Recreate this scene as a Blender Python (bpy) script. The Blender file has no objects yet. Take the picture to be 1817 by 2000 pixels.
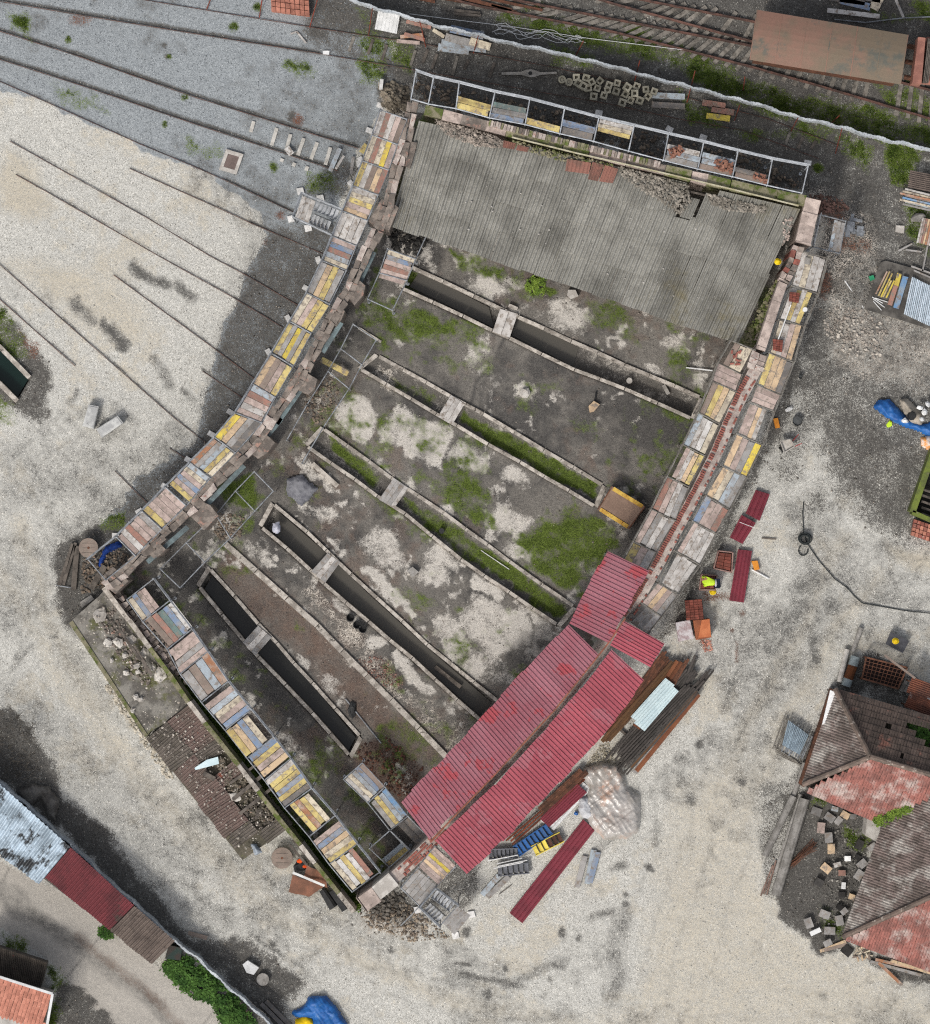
import bpy, math, random
import numpy as np
from mathutils import Vector, Matrix, noise as mnoise

# ------------------------------------------------------------------ camera, sky, sun, exposure
random.seed(7)
rng = np.random.default_rng(11)
scene = bpy.context.scene
COL = scene.collection
CAM_H = 230.0            # metres above the yard
PPM = 35.0               # photograph pixels per metre on the ground
PX0, PY0 = 908.5, 1000.0
cam = bpy.data.cameras.new('camera')
cam.sensor_fit = 'VERTICAL'
cam.angle_y = 2 * math.atan(2000 / PPM / 2 / CAM_H)
cam.clip_start = 1.0
cam.clip_end = 3000.0
camo = bpy.data.objects.new('camera', cam)
COL.objects.link(camo)
camo.location = (0, 0, CAM_H)
scene.camera = camo

SUN_EL = math.radians(50)
SUN_DIR = (-0.53, -0.85)                # where the sun stands, seen from above
world = bpy.data.worlds.new('World')
scene.world = world
world.use_nodes = True
wn = world.node_tree
bg = wn.nodes['Background']
sky = wn.nodes.new('ShaderNodeTexSky')
sky.sky_type = 'NISHITA'
sky.sun_disc = False
sky.sun_elevation = SUN_EL
sky.sun_rotation = math.atan2(SUN_DIR[0], SUN_DIR[1]) % (2 * math.pi)
sky.dust_density = 4.0
sky.ozone_density = 0.6
hs_ = wn.nodes.new('ShaderNodeHueSaturation')          # thin cloud: a paler sky
hs_.inputs['Saturation'].default_value = 0.45
wn.links.new(sky.outputs[0], hs_.inputs['Color'])
wn.links.new(hs_.outputs[0], bg.inputs[0])
bg.inputs[1].default_value = 0.13
sun = bpy.data.lights.new('sun', 'SUN')
sun.energy = 1.5
sun.angle = math.radians(8)
sun.color = (1.0, 0.97, 0.92)
suno = bpy.data.objects.new('sun', sun)
COL.objects.link(suno)
suno.rotation_euler = Vector((-SUN_DIR[0], -SUN_DIR[1], -math.tan(SUN_EL))).to_track_quat('-Z', 'Y').to_euler()
suno.location = (-30, -50, 80)
vs = scene.view_settings
vs.view_transform = 'Standard'
vs.look = 'None'
vs.gamma = 1.0
vs.use_curve_mapping = False
vs.exposure = 0.25
scene.cycles.use_denoising = False
scene.cycles.max_bounces = 4
scene.cycles.diffuse_bounces = 2
scene.cycles.glossy_bounces = 2
scene.cycles.pixel_filter_type = 'BLACKMAN_HARRIS'
scene.cycles.filter_width = 1.2

# ------------------------------------------------------------------ helpers
def W(x, y, z=0.0):
    """photograph pixel + height above ground -> point of the yard"""
    k = (CAM_H - z) / CAM_H / PPM
    return Vector(((x - PX0) * k, (PY0 - y) * k, z))

def lerp(a, b, t):
    return tuple(a[i] + (b[i] - a[i]) * t for i in range(len(a)))

WL = {}
def link(o, parent=None):
    COL.objects.link(o)
    if parent is not None:
        o.parent = parent
    return o

def tag(o, label, cat, group=None, kind=None):
    if label: o['label'] = label
    if cat: o['category'] = cat
    if group: o['group'] = group
    if kind: o['kind'] = kind
    return o

def thing(name, loc, label, cat, group=None):
    o = bpy.data.objects.new(name, None)
    o.empty_display_size = 0.3
    o.location = loc
    link(o)
    WL[o.name] = Vector(loc)
    return tag(o, label, cat, group)

class MB:
    def __init__(s):
        s.v = []; s.f = []; s.rnd = []
    def face(s, pts, r=None):
        n = len(s.v)
        s.v += [tuple(p) for p in pts]
        s.f.append(tuple(range(n, n + len(pts))))
        s.rnd.append(random.random() if r is None else r)
    def add(s, verts, faces, r=None):
        n = len(s.v)
        s.v += [tuple(p) for p in verts]
        r = random.random() if r is None else r
        for f in faces:
            s.f.append(tuple(i + n for i in f)); s.rnd.append(r)
    def prism(s, pts, z0, r=None):
        """pts: top outline (3d points, counter-clockwise or not); straight down to z0"""
        n = len(pts)
        area = sum(pts[i][0] * pts[(i + 1) % n][1] - pts[(i + 1) % n][0] * pts[i][1] for i in range(n))
        if area < 0: pts = pts[::-1]
        top = [tuple(p) for p in pts]
        bot = [(p[0], p[1], z0 if not callable(z0) else z0(p)) for p in pts]
        fs = [tuple(range(n)), tuple(range(2 * n - 1, n - 1, -1))]
        for i in range(n):
            j = (i + 1) % n
            fs.append((i, n + i, n + j, j))
        s.add(top + bot, fs, r)
    def plp(s, pxs, z1, z0, r=None):
        s.prism([W(x, y, z1) for x, y in pxs], z0, r)
    def slab3(s, pts, th, r=None):
        """quad of 3d points with a thickness"""
        n = len(pts)
        area = sum(pts[i][0] * pts[(i + 1) % n][1] - pts[(i + 1) % n][0] * pts[i][1] for i in range(n))
        if area < 0: pts = pts[::-1]
        bot = [(p[0], p[1], p[2] - th) for p in pts]
        fs = [tuple(range(n)), tuple(range(2 * n - 1, n - 1, -1))]
        for i in range(n):
            j = (i + 1) % n
            fs.append((i, n + i, n + j, j))
        s.add([tuple(p) for p in pts] + bot, fs, r)
    def bar(s, a, b, w, h, r=None):
        """box along a-b, w wide (level), h high, centred on the line"""
        a = Vector(a); b = Vector(b)
        d = (b - a)
        if d.length < 1e-6: return
        d.normalize()
        side = Vector((-d.y, d.x, 0))
        if side.length < 1e-4: side = Vector((1, 0, 0))
        side.normalize()
        up = d.cross(side); up.normalize()
        if up.z < 0: up = -up
        vs_ = []
        for p in (a, b):
            for su, sv in ((-1, -1), (1, -1), (1, 1), (-1, 1)):
                vs_.append(p + side * (su * w / 2) + up * (sv * h / 2))
        s.add(vs_, [(0, 1, 2, 3), (7, 6, 5, 4), (0, 4, 5, 1), (1, 5, 6, 2), (2, 6, 7, 3), (3, 7, 4, 0)], r)
    def path(s, pts, w, h, r=None):
        for a, b in zip(pts[:-1], pts[1:]):
            s.bar(a, b, w, h, r)
    def tube(s, a, b, r, n=6, r2=None, cap=True, rr=None):
        a = Vector(a); b = Vector(b)
        d = b - a
        if d.length < 1e-6: return
        d.normalize()
        x = d.orthogonal(); x.normalize()
        y = d.cross(x)
        r2 = r if r2 is None else r2
        vs_ = []
        for p, q in ((a, r), (b, r2)):
            for i in range(n):
                t = 2 * math.pi * i / n
                vs_.append(p + x * (math.cos(t) * q) + y * (math.sin(t) * q))
        fs = [(i, (i + 1) % n, n + (i + 1) % n, n + i) for i in range(n)]
        if cap:
            fs += [tuple(range(n - 1, -1, -1)), tuple(range(n, 2 * n))]
        s.add(vs_, fs, rr)
    def tubes(s, pts, r, n=6):
        for a, b in zip(pts[:-1], pts[1:]):
            s.tube(a, b, r, n)
    def rock(s, c, rx, ry=None, rz=None, jit=0.3):
        ry = rx if ry is None else ry
        rz = rx * 0.6 if rz is None else rz
        a = random.random() * 6.28
        ca, sa = math.cos(a), math.sin(a)
        pts = []
        ring = 6
        for k, (zz, q) in enumerate(((0.9, 0.55), (0.25, 1.0), (-0.6, 0.85))):
            for i in range(ring):
                t = 2 * math.pi * (i + 0.5 * (k % 2)) / ring
                j = 1 + random.uniform(-jit, jit)
                x = math.cos(t) * rx * q * j; y = math.sin(t) * ry * q * j
                z = zz * rz * (1 + random.uniform(-jit, jit) * 0.7)
                pts.append((c[0] + x * ca - y * sa, c[1] + x * sa + y * ca, c[2] + z))
        fs = [tuple(range(ring))]
        for k in range(2):
            for i in range(ring):
                j = (i + 1) % ring
                fs.append((k * ring + i, (k + 1) * ring + i, (k + 1) * ring + j, k * ring + j))
        s.add(pts, fs)
    def corr(s, c00, c10, c11, c01, waves, amp, prof='sin', nv=2, sag=0.0, seg=6):
        """sheet c00-c10 across the waves, c00-c01 along them"""
        if prof == 'sin':
            us = [i / (waves * seg) for i in range(waves * seg + 1)]
            hs = [amp * math.sin(2 * math.pi * waves * u) for u in us]
        else:
            us = [0.0]; hs = [0.0]
            for k in range(waves):
                for t, h in ((0.34, 0), (0.42, 1), (0.58, 1), (0.66, 0), (1.0, 0)):
                    us.append((k + t) / waves); hs.append(h * amp)
        c00, c10, c11, c01 = map(Vector, (c00, c10, c11, c01))
        nn = (c10 - c00).cross(c01 - c00)
        nn.normalize()
        if nn.z < 0: nn = -nn
        vs_ = []
        for j in range(nv):
            v = j / (nv - 1)
            for u, h in zip(us, hs):
                p = (c00 * (1 - u) + c10 * u) * (1 - v) + (c01 * (1 - u) + c11 * u) * v
                p = p + nn * (h - sag * 4 * v * (1 - v))
                vs_.append(p)
        m = len(us)
        fs = [(j * m + i, j * m + i + 1, (j + 1) * m + i + 1, (j + 1) * m + i) for j in range(nv - 1) for i in range(m - 1)]
        s.add(vs_, fs)
    def build(s, name, mat, parent=None, label=None, cat=None, group=None, kind=None, smooth=False, rnd=False):
        me = bpy.data.meshes.new(name)
        v = np.array(s.v, dtype=np.float64)
        if parent is not None:
            off = WL[parent.name]
        else:
            mn = v.min(0); mx = v.max(0)
            off = Vector(((mn[0] + mx[0]) / 2, (mn[1] + mx[1]) / 2, mn[2]))
        v = v - np.array(off)
        me.from_pydata(v.tolist(), [], s.f)
        if rnd:
            at = me.attributes.new('rnd', 'FLOAT', 'FACE')
            at.data.foreach_set('value', np.array(s.rnd, dtype=np.float32))
        if mat is not None:
            me.materials.append(mat)
        if smooth:
            me.polygons.foreach_set('use_smooth', [True] * len(me.polygons))
        me.update()
        o = bpy.data.objects.new(name, me)
        if parent is None:
            o.location = off
        link(o, parent)
        WL[o.name] = Vector(off)
        return tag(o, label, cat, group, kind)

def C(r, g, b, k=1.0):
    """colour as the photograph shows it -> base colour"""
    out = []
    for c in (r, g, b):
        c = c / 255
        c = c / 12.92 if c < 0.04045 else ((c + 0.055) / 1.055) ** 2.4
        out.append(min(c * k / 1.12, 0.85))
    return (*out, 1.0)

# ------------------------------------------------------------------ materials
class NT:
    def __init__(s, name):
        s.m = bpy.data.materials.new(name)
        s.m.use_nodes = True
        s.t = s.m.node_tree
        s.b = s.t.nodes['Principled BSDF']
        s.b.inputs['Specular IOR Level'].default_value = 0.25
    def n(s, typ, **kw):
        return s.t.nodes.new(typ)
    def put(s, sock, val):
        if isinstance(val, bpy.types.NodeSocket):
            s.t.links.new(val, sock)
        else:
            sock.default_value = val
    def coord(s):
        if not hasattr(s, '_c'):
            s._c = s.n('ShaderNodeTexCoord').outputs['Object']
        return s._c
    def noise(s, scale, detail=4, rough=0.6, vec=None, dist=0.0):
        n = s.n('ShaderNodeTexNoise')
        s.put(n.inputs['Vector'], s.coord() if vec is None else vec)
        n.inputs['Scale'].default_value = scale
        n.inputs['Detail'].default_value = detail
        n.inputs['Roughness'].default_value = rough
        n.inputs['Distortion'].default_value = dist
        return n.outputs['Fac']
    def voro(s, scale, out='Color', feat='F1', vec=None):
        n = s.n('ShaderNodeTexVoronoi')
        n.feature = feat
        s.put(n.inputs['Vector'], s.coord() if vec is None else vec)
        n.inputs['Scale'].default_value = scale
        return n.outputs[out]
    def math(s, op, a, b=0.0, c=None, clamp=False):
        n = s.n('ShaderNodeMath'); n.operation = op; n.use_clamp = clamp
        s.put(n.inputs[0], a); s.put(n.inputs[1], b)
        if c is not None: s.put(n.inputs[2], c)
        return n.outputs[0]
    def mix(s, f, a, b, blend='MIX'):
        n = s.n('ShaderNodeMix'); n.data_type = 'RGBA'; n.blend_type = blend
        s.put(n.inputs[0], f); s.put(n.inputs[6], a); s.put(n.inputs[7], b)
        return n.outputs[2]
    def step(s, x, lo, hi):
        n = s.n('ShaderNodeMapRange'); n.interpolation_type = 'SMOOTHSTEP'
        s.put(n.inputs[0], x); n.inputs[1].default_value = lo; n.inputs[2].default_value = hi
        return n.outputs[0]
    def val(s, col, f):
        """col scaled by f (a value around 1)"""
        n = s.n('ShaderNodeVectorMath'); n.operation = 'SCALE'
        s.put(n.inputs[0], col); s.put(n.inputs['Scale'], f)
        return n.outputs[0]
    def lin(s, x, a, b):
        n = s.n('ShaderNodeMapRange')
        s.put(n.inputs[0], x); n.inputs[3].default_value = a; n.inputs[4].default_value = b
        return n.outputs[0]
    def bump(s, h, strength, dist=0.03):
        n = s.n('ShaderNodeBump')
        n.inputs['Strength'].default_value = strength
        n.inputs['Distance'].default_value = dist
        s.put(n.inputs['Height'], h)
        s.t.links.new(n.outputs[0], s.b.inputs['Normal'])
    def done(s, col, rough=0.85, metal=0.0):
        s.put(s.b.inputs['Base Color'], col)
        s.put(s.b.inputs['Roughness'], rough)
        s.b.inputs['Metallic'].default_value = metal
        return s.m

MATS = {}
def M(name, c1, c2=None, sc=2.0, lo=0.4, hi=0.6, c3=None, sc3=5.0, lo3=0.58, hi3=0.66, fine=40, fv=0.35, rough=0.85, bump=0.25, metal=0.0, rv=0.15, spec=0.25, attr=False, cont=False):
    """two-tone worn surface: c1/c2 blotches, c3 patches of wear, fine grain, each object a little lighter or darker"""
    if name in MATS: return MATS[name]
    t = NT(name)
    t.b.inputs['Specular IOR Level'].default_value = spec
    oi = t.n('ShaderNodeObjectInfo').outputs['Random']
    off = t.n('ShaderNodeVectorMath'); off.operation = 'ADD'
    t.put(off.inputs[0], t.coord())
    cmb = t.n('ShaderNodeCombineXYZ')
    t.put(cmb.inputs[0], t.math('MULTIPLY', oi, 37.0)); t.put(cmb.inputs[1], t.math('MULTIPLY', oi, 91.0))
    t.put(off.inputs[1], cmb.outputs[0])
    vec = t.coord() if cont else off.outputs[0]
    col = c1
    if c2: col = t.mix(t.step(t.noise(sc, 5, 0.65, vec), lo, hi), c1, c2)
    if c3: col = t.mix(t.step(t.noise(sc3, 6, 0.7, vec), lo3, hi3), col, c3)
    g = t.noise(fine, 3, 0.7, vec)
    f = t.lin(g, 1 - fv, 1 + fv)
    rs = oi
    if attr:
        a = t.n('ShaderNodeAttribute'); a.attribute_name = 'rnd'
        rs = t.math('FRACT', t.math('ADD', oi, a.outputs['Fac']))
    f = t.math('MULTIPLY', f, t.lin(rs, 1 - rv, 1 + rv))
    col = t.val(col, f)
    if bump: t.bump(g, bump, 0.02)
    MATS[name] = t.done(col, rough, metal)
    return MATS[name]

def attr_mat(name, base_fn, layers, bumpscale, cellk=0.75):
    """ground: layers = [(attribute, channel, colour function, noise, amplitude, sharpness)]"""
    t = NT(name)
    lg = t.noise(0.16, 4, 0.55)
    big = t.noise(0.9, 9, 0.68)
    mid = t.noise(4.5, 6, 0.7)
    fin = t.noise(22, 3, 0.75)
    cell = t.n('ShaderNodeSeparateColor')
    t.put(cell.inputs[0], t.voro(bumpscale))
    r1, r2 = cell.outputs[0], cell.outputs[1]
    env = dict(t=t, lg=lg, big=big, mid=mid, fin=fin, r1=r1, r2=r2)
    col = base_fn(env)
    atts = {}
    for att, ch, fn, amp, sharp in layers:
        if att not in atts:
            a = t.n('ShaderNodeAttribute'); a.attribute_name = att
            sp = t.n('ShaderNodeSeparateColor'); t.put(sp.inputs[0], a.outputs['Color'])
            atts[att] = (sp.outputs[0], sp.outputs[1], sp.outputs[2], a.outputs['Alpha'])
        x = atts[att][ch]
        nz = t.math('ADD', t.math('MULTIPLY', t.math('SUBTRACT', big, 0.5), amp),
                    t.math('ADD', t.math('MULTIPLY', t.math('SUBTRACT', mid, 0.5), amp * 0.8),
                           t.math('MULTIPLY', t.math('SUBTRACT', r1, 0.5), amp * cellk)))
        on = t.math('MULTIPLY', t.step(x, 0.0, 0.25), 1.0)
        m = t.math('MULTIPLY', t.math('SUBTRACT', t.math('ADD', x, nz), 0.5), sharp)
        m = t.math('MULTIPLY', t.math('ADD', m, 0.5, clamp=True), on, clamp=True)
        col = t.mix(m, col, fn(env))
    d = t.voro(bumpscale, 'Distance')
    t.bump(t.math('ADD', d, t.math('MULTIPLY', mid, 1.5)), 0.3, 0.04)
    return t.done(col, 0.95)

def speckle(c_dark, c_light, lo=0.0, hi=1.0, tone=0.25, white=None, wt=0.93, dark=None, dt=0.93):
    def fn(e):
        t = e['t']
        x = t.math('ADD', t.math('MULTIPLY', e['r1'], 0.65), t.math('MULTIPLY', e['fin'], 0.5))
        col = t.mix(t.step(x, lo, hi), c_dark, c_light)
        if white: col = t.mix(t.step(e['r2'], wt, wt + 0.03), col, white)
        if dark: col = t.mix(t.step(t.math('SUBTRACT', 1.0, e['r2']), dt, dt + 0.03), col, dark)
        f = t.math('MULTIPLY', t.lin(e['big'], 1 - tone, 1 + tone), t.math('MULTIPLY', t.lin(e['lg'], 1 - tone, 1 + tone), t.lin(e['mid'], 1 - tone * 0.6, 1 + tone * 0.6)))
        return t.val(col, f)
    return fn
# ------------------------------------------------------------------ the ground: one height field, painted with what lies on it
STEP = 3.5
fx = np.arange(-60, 1880, STEP); fy = np.arange(-60, 2062, STEP)
def widen(a):
    lo = [a[0] - 35 * d for d in (2, 5, 10, 20, 45, 100, 220, 450)]
    hi = [a[-1] + 35 * d for d in (2, 5, 10, 20, 45, 100, 220, 450)]
    return np.array(lo[::-1] + list(a) + hi)
gx = widen(fx); gy = widen(fy)
GX, GY = np.meshgrid(gx, gy, indexing='ij')
CH = {k: np.zeros(GX.shape, dtype=np.float32) for k in ('grey', 'dark', 'moss', 'stain_shadow', 'tan', 'white', 'brown', 'rubble')}
HZ = np.zeros(GX.shape, dtype=np.float64)
flat0 = ((GX > -60) & (GX < 1880) & (GY > -60) & (GY < 2062))

def fractal(octs, seed):
    r = np.random.default_rng(seed); out = np.zeros(GX.shape); tot = 0
    for size, amp in octs:
        gxn = np.clip((GX + 60) / size, 0, 1940 / size + 1); gyn = np.clip((GY + 60) / size, 0, 2122 / size + 1)
        g = r.random((int(1940 / size) + 4, int(2122 / size) + 4))
        i, j = gxn.astype(int), gyn.astype(int); u, v = gxn - i, gyn - j; u, v = u * u * (3 - 2 * u), v * v * (3 - 2 * v)
        out += amp * (g[i, j] * (1 - u) * (1 - v) + g[i + 1, j] * u * (1 - v) + g[i, j + 1] * (1 - u) * v + g[i + 1, j + 1] * u * v)
        tot += amp
    return out / tot
OCT = ((70, 8), (30, 6), (13, 4), (6, 2.5))
WXo = (fractal(OCT, 1) - 0.5) * 44; WYo = (fractal(OCT, 2) - 0.5) * 44
GXW, GYW = GX + WXo, GY + WYo
def box_of(pts, m):
    x0 = min(p[0] for p in pts) - m; x1 = max(p[0] for p in pts) + m
    y0 = min(p[1] for p in pts) - m; y1 = max(p[1] for p in pts) + m
    i0, i1 = np.searchsorted(gx, [x0, x1]); j0, j1 = np.searchsorted(gy, [y0, y1])
    return slice(max(i0, 0), i1 + 1), slice(max(j0, 0), j1 + 1)

def seg_dist(x, y, pts, closed):
    d = np.full(x.shape, 1e9)
    n = len(pts)
    for i in range(n if closed else n - 1):
        ax, ay = pts[i]; bx, by = pts[(i + 1) % n]
        dx, dy = bx - ax, by - ay
        L = dx * dx + dy * dy + 1e-9
        t = np.clip(((x - ax) * dx + (y - ay) * dy) / L, 0, 1)
        d = np.minimum(d, np.hypot(x - ax - t * dx, y - ay - t * dy))
    return d

def inside(x, y, pts):
    c = np.zeros(x.shape, dtype=bool)
    n = len(pts)
    for i in range(n):
        ax, ay = pts[i]; bx, by = pts[(i + 1) % n]
        if ay == by: continue
        cond = ((ay > y) != (by > y)) & (x < (bx - ax) * (y - ay) / (by - ay) + ax)
        c ^= cond
    return c

def sdf(pts, m=40):
    s = box_of(pts, m)
    x, y = GX[s], GY[s]
    d = seg_dist(x, y, pts, True)
    return s, np.where(inside(x, y, pts), d, -d)

def area(ch, pts, val=1.0, soft=8, mode='max'):
    s = box_of(pts, soft + 30)
    x, y = (GXW[s], GYW[s]) if mode == 'max' else (GX[s], GY[s])
    d = seg_dist(x, y, pts, True); d = np.where(inside(x, y, pts), d, -d)
    w = np.clip(d / (2 * soft) + 0.5, 0, 1)
    A = CH[ch][s]
    CH[ch][s] = np.maximum(A, w * val) if mode == 'max' else A * (1 - w) + val * w

def blob(ch, x, y, rx, ry=None, ang=0, val=1.0, mode='max'):
    ry = ry or rx
    r = max(rx, ry) * 1.6
    s = box_of([(x - r, y - r), (x + r, y + r)], 4)
    q_ = min(1, r / 30)
    dx, dy = GX[s] + WXo[s] * q_ - x, GY[s] + WYo[s] * q_ - y
    a = math.radians(ang); ca, sa = math.cos(a), math.sin(a)
    q = np.hypot((dx * ca + dy * sa) / rx, (-dx * sa + dy * ca) / ry)
    w = np.clip(1.5 - q, 0, 1)
    A = CH[ch][s]
    CH[ch][s] = np.maximum(A, w * val) if mode == 'max' else A * (1 - w) + val * w

def stroke(ch, pts, wid, val=1.0, soft=4, mode='max', warp=None):
    s = box_of(pts, wid + soft + 24)
    q_ = min(1, wid / 30) if warp is None else warp
    d = wid / 2 - seg_dist(GX[s] + WXo[s] * q_, GY[s] + WYo[s] * q_, pts, False)
    w = np.clip(d / (2 * soft) + 0.5, 0, 1)
    A = CH[ch][s]
    CH[ch][s] = np.maximum(A, w * val) if mode == 'max' else A * (1 - w) + val * w

def sink(pts, z, soft=3.5):
    s, d = sdf(pts, 20)
    w = np.clip(d / (2 * soft) + 0.5, 0, 1)
    HZ[s] = HZ[s] * (1 - w) + z * w

def mound(x, y, rx, ry, h, ang=0):
    s = box_of([(x - 3 * rx - 3 * ry, y - 3 * rx - 3 * ry), (x + 3 * rx + 3 * ry, y + 3 * rx + 3 * ry)], 4)
    dx, dy = GX[s] - x, GY[s] - y
    a = math.radians(ang); ca, sa = math.cos(a), math.sin(a)
    q = ((dx * ca + dy * sa) / rx) ** 2 + ((-dx * sa + dy * ca) / ry) ** 2
    HZ[s] += h * np.exp(-q)

FLOOR = [(815, 218), (1590, 390), (1535, 543), (1475, 720), (1373, 936), (1276, 1119), (1190, 1240), (1085, 1385), (960, 1520),
         (840, 1650), (760, 1722), (700, 1768), (600, 1665), (455, 1475), (330, 1310), (208, 1150), (323, 1036), (418, 944),
         (495, 867), (573, 759), (650, 615), (712, 495), (777, 323)]
ROAD = [(-60, 1650), (75, 1722), (110, 1735), (215, 1815), (297, 1882), (330, 1900), (390, 1945), (470, 2030), (490, 2065), (330, 2065),
        (245, 2030), (150, 1935), (100, 1880), (60, 1850), (-60, 1770)]

# --- gravel and soil outside
area('grey', [(-60, -60), (760, -60), (770, 190), (745, 215), (690, 330), (650, 440), (600, 490), (512, 462), (500, 420), (455, 378), (410, 345),
              (300, 300), (210, 250), (130, 215), (60, 195), (-60, 168)], 1.0, 5)
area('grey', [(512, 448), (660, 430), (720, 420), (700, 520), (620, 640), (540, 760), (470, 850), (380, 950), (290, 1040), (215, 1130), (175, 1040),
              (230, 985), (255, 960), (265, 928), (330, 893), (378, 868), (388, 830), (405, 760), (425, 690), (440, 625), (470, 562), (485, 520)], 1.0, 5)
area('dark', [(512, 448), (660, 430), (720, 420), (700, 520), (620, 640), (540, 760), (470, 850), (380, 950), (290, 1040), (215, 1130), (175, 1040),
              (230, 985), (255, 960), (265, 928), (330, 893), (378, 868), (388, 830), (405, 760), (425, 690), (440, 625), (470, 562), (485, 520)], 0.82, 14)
area('dark', [(240, 1000), (190, 1020), (150, 1045), (112, 1060), (105, 1110), (112, 1175), (135, 1222), (200, 1168), (260, 1090)], 1.0, 8)
area('dark', [(600, -60), (1880, -60), (1880, 300), (1790, 330), (1720, 420), (1690, 520), (1640, 590), (1590, 600), (1600, 420), (1560, 385), (830, 205),
              (800, 165), (740, 120), (660, 105), (600, 70)], 0.95, 12)
area('dark', [(640, 60), (770, 80), (770, 125), (640, 105)], 0.6, 10, 'set')
area('dark', [(1590, 375), (1700, 320), (1880, 320), (1880, 660), (1817, 640), (1690, 612), (1640, 600), (1600, 560)], 0.85, 20)
area('rubble', [(1570, 370), (1620, 380), (1680, 420), (1740, 560), (1700, 680), (1640, 640), (1600, 560), (1590, 480)], 0.45, 25)
area('rubble', [(1620, 590), (1720, 600), (1817, 640), (1880, 700), (1800, 760), (1700, 740), (1620, 700)], 0.62, 20)
area('dark', [(1580, 560), (1700, 520), (1880, 560), (1880, 1060), (1790, 1060), (1700, 1030), (1640, 960), (1600, 860), (1560, 780), (1545, 700)], 0.74, 30)
area('stain_shadow', [(1560, 1000), (1640, 1010), (1690, 1120), (1640, 1220), (1560, 1300), (1480, 1330), (1470, 1280), (1540, 1180), (1580, 1100)], 0.42, 30)
area('dark', [(1640, 830), (1760, 820), (1800, 900), (1790, 1010), (1720, 1040), (1660, 960)], 0.85, 25)
for _x, _y, _rx, _ry, _v in ((1600, 640, 30, 40, .6), (1580, 720, 22, 50, .65), (1620, 780, 24, 40, .6), (1560, 860, 30, 30, .5), (1640, 900, 30, 30, .7), (1540, 930, 26, 24, .45), (1600, 980, 26, 40, .5), (1660, 700, 40, 20, .55), (1740, 760, 50, 16, .6)):
    blob('dark', _x, _y, _rx, _ry, 20, _v)
area('dark', [(1540, 640), (1570, 640), (1560, 800), (1480, 930), (1440, 1010), (1395, 1090), (1330, 1210), (1290, 1240), (1330, 1150), (1420, 1000), (1500, 850)], 0.85, 12)
area('dark', [(1580, 600), (1640, 620), (1650, 760), (1600, 860), (1540, 930), (1500, 960), (1540, 800), (1565, 690)], 0.5, 25)
area('dark', [(1690, 1040), (1817, 1045), (1880, 1060), (1880, 1075), (1760, 1062)], 0.5, 8)
area('tan', [(1720, 1060), (1817, 1070), (1880, 1090), (1880, 1120), (1790, 1115), (1730, 1085)], 0.8, 15)
# smears of the wheels
for pts, wd, v in [([(1560, 1000), (1580, 1080), (1620, 1150)], 45, 0.45), ([(1610, 1120), (1560, 1200), (1500, 1270)], 70, 0.6), ([(1520, 1200), (1460, 1290), (1420, 1350)], 40, 0.5),
                   ([(1640, 1180), (1580, 1230), (1500, 1240)], 50, 0.55), ([(1590, 1250), (1595, 1280)], 26, 0.7), ([(1510, 1300), (1470, 1400), (1440, 1450)], 14, 0.5),
                   ([(1430, 1330), (1410, 1385)], 20, 0.55), ([(900, 1905), (960, 1918), (1020, 1925)], 16, 0.75), ([(985, 1925), (1060, 1900), (1100, 1880)], 18, 0.6),
                   ([(1075, 1890), (1095, 1890)], 16, 0.7), ([(890, 1882), (915, 1885)], 9, 0.7), ([(485, 1825), (560, 1875), (590, 1890)], 12, 0.6), ([(40, 605), (150, 560)], 20, 0.0),
                   ([(265, 520), (300, 550), (325, 560)], 22, 0.8), ([(345, 560), (375, 585)], 18, 0.75), ([(140, 585), (175, 620)], 22, 0.75), ([(205, 630), (235, 665), (245, 680)], 22, 0.9),
                   ([(300, 700), (325, 740), (330, 755)], 18, 0.5), ([(355, 765), (375, 785)], 16, 0.55), ([(110, 1240), (95, 1245)], 12, 0.7), ([(1200, 1620), (1160, 1680)], 18, 0.4),
                   ([(1230, 1480), (1160, 1700)], 10, 0.3), ([(180, 810), (200, 850)], 40, 0.55), ([(150, 770), (140, 790)], 14, 0.6), ([(1210, 1790), (1200, 1850), (1205, 1960)], 40, 0.45),
                   ([(1195, 1700), (1220, 1690)], 16, 0.6), ([(1150, 1795), (1190, 1780)], 14, 0.5)]:
    stroke('stain_shadow', pts, wd, v, wd * 0.35)
for x, y, r in [(953, 1942, 10), (1073, 1915, 6), (765, 1858, 9), (1130, 1830, 8), (1268, 1690, 9), (1275, 1695, 6), (1218, 1768, 9), (1220, 1748, 7), (1365, 1452, 8), (452, 1835, 8),
                (985, 1893, 7), (914, 1816, 8), (912, 1820, 10), (1100, 1820, 9), (1355, 1555, 14), (1450, 1525, 8), (320, 85, 6), (325, 110, 5), (530, 1845, 9)]:
    blob('stain_shadow', x, y, r, r, 0, 0.85)
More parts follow.
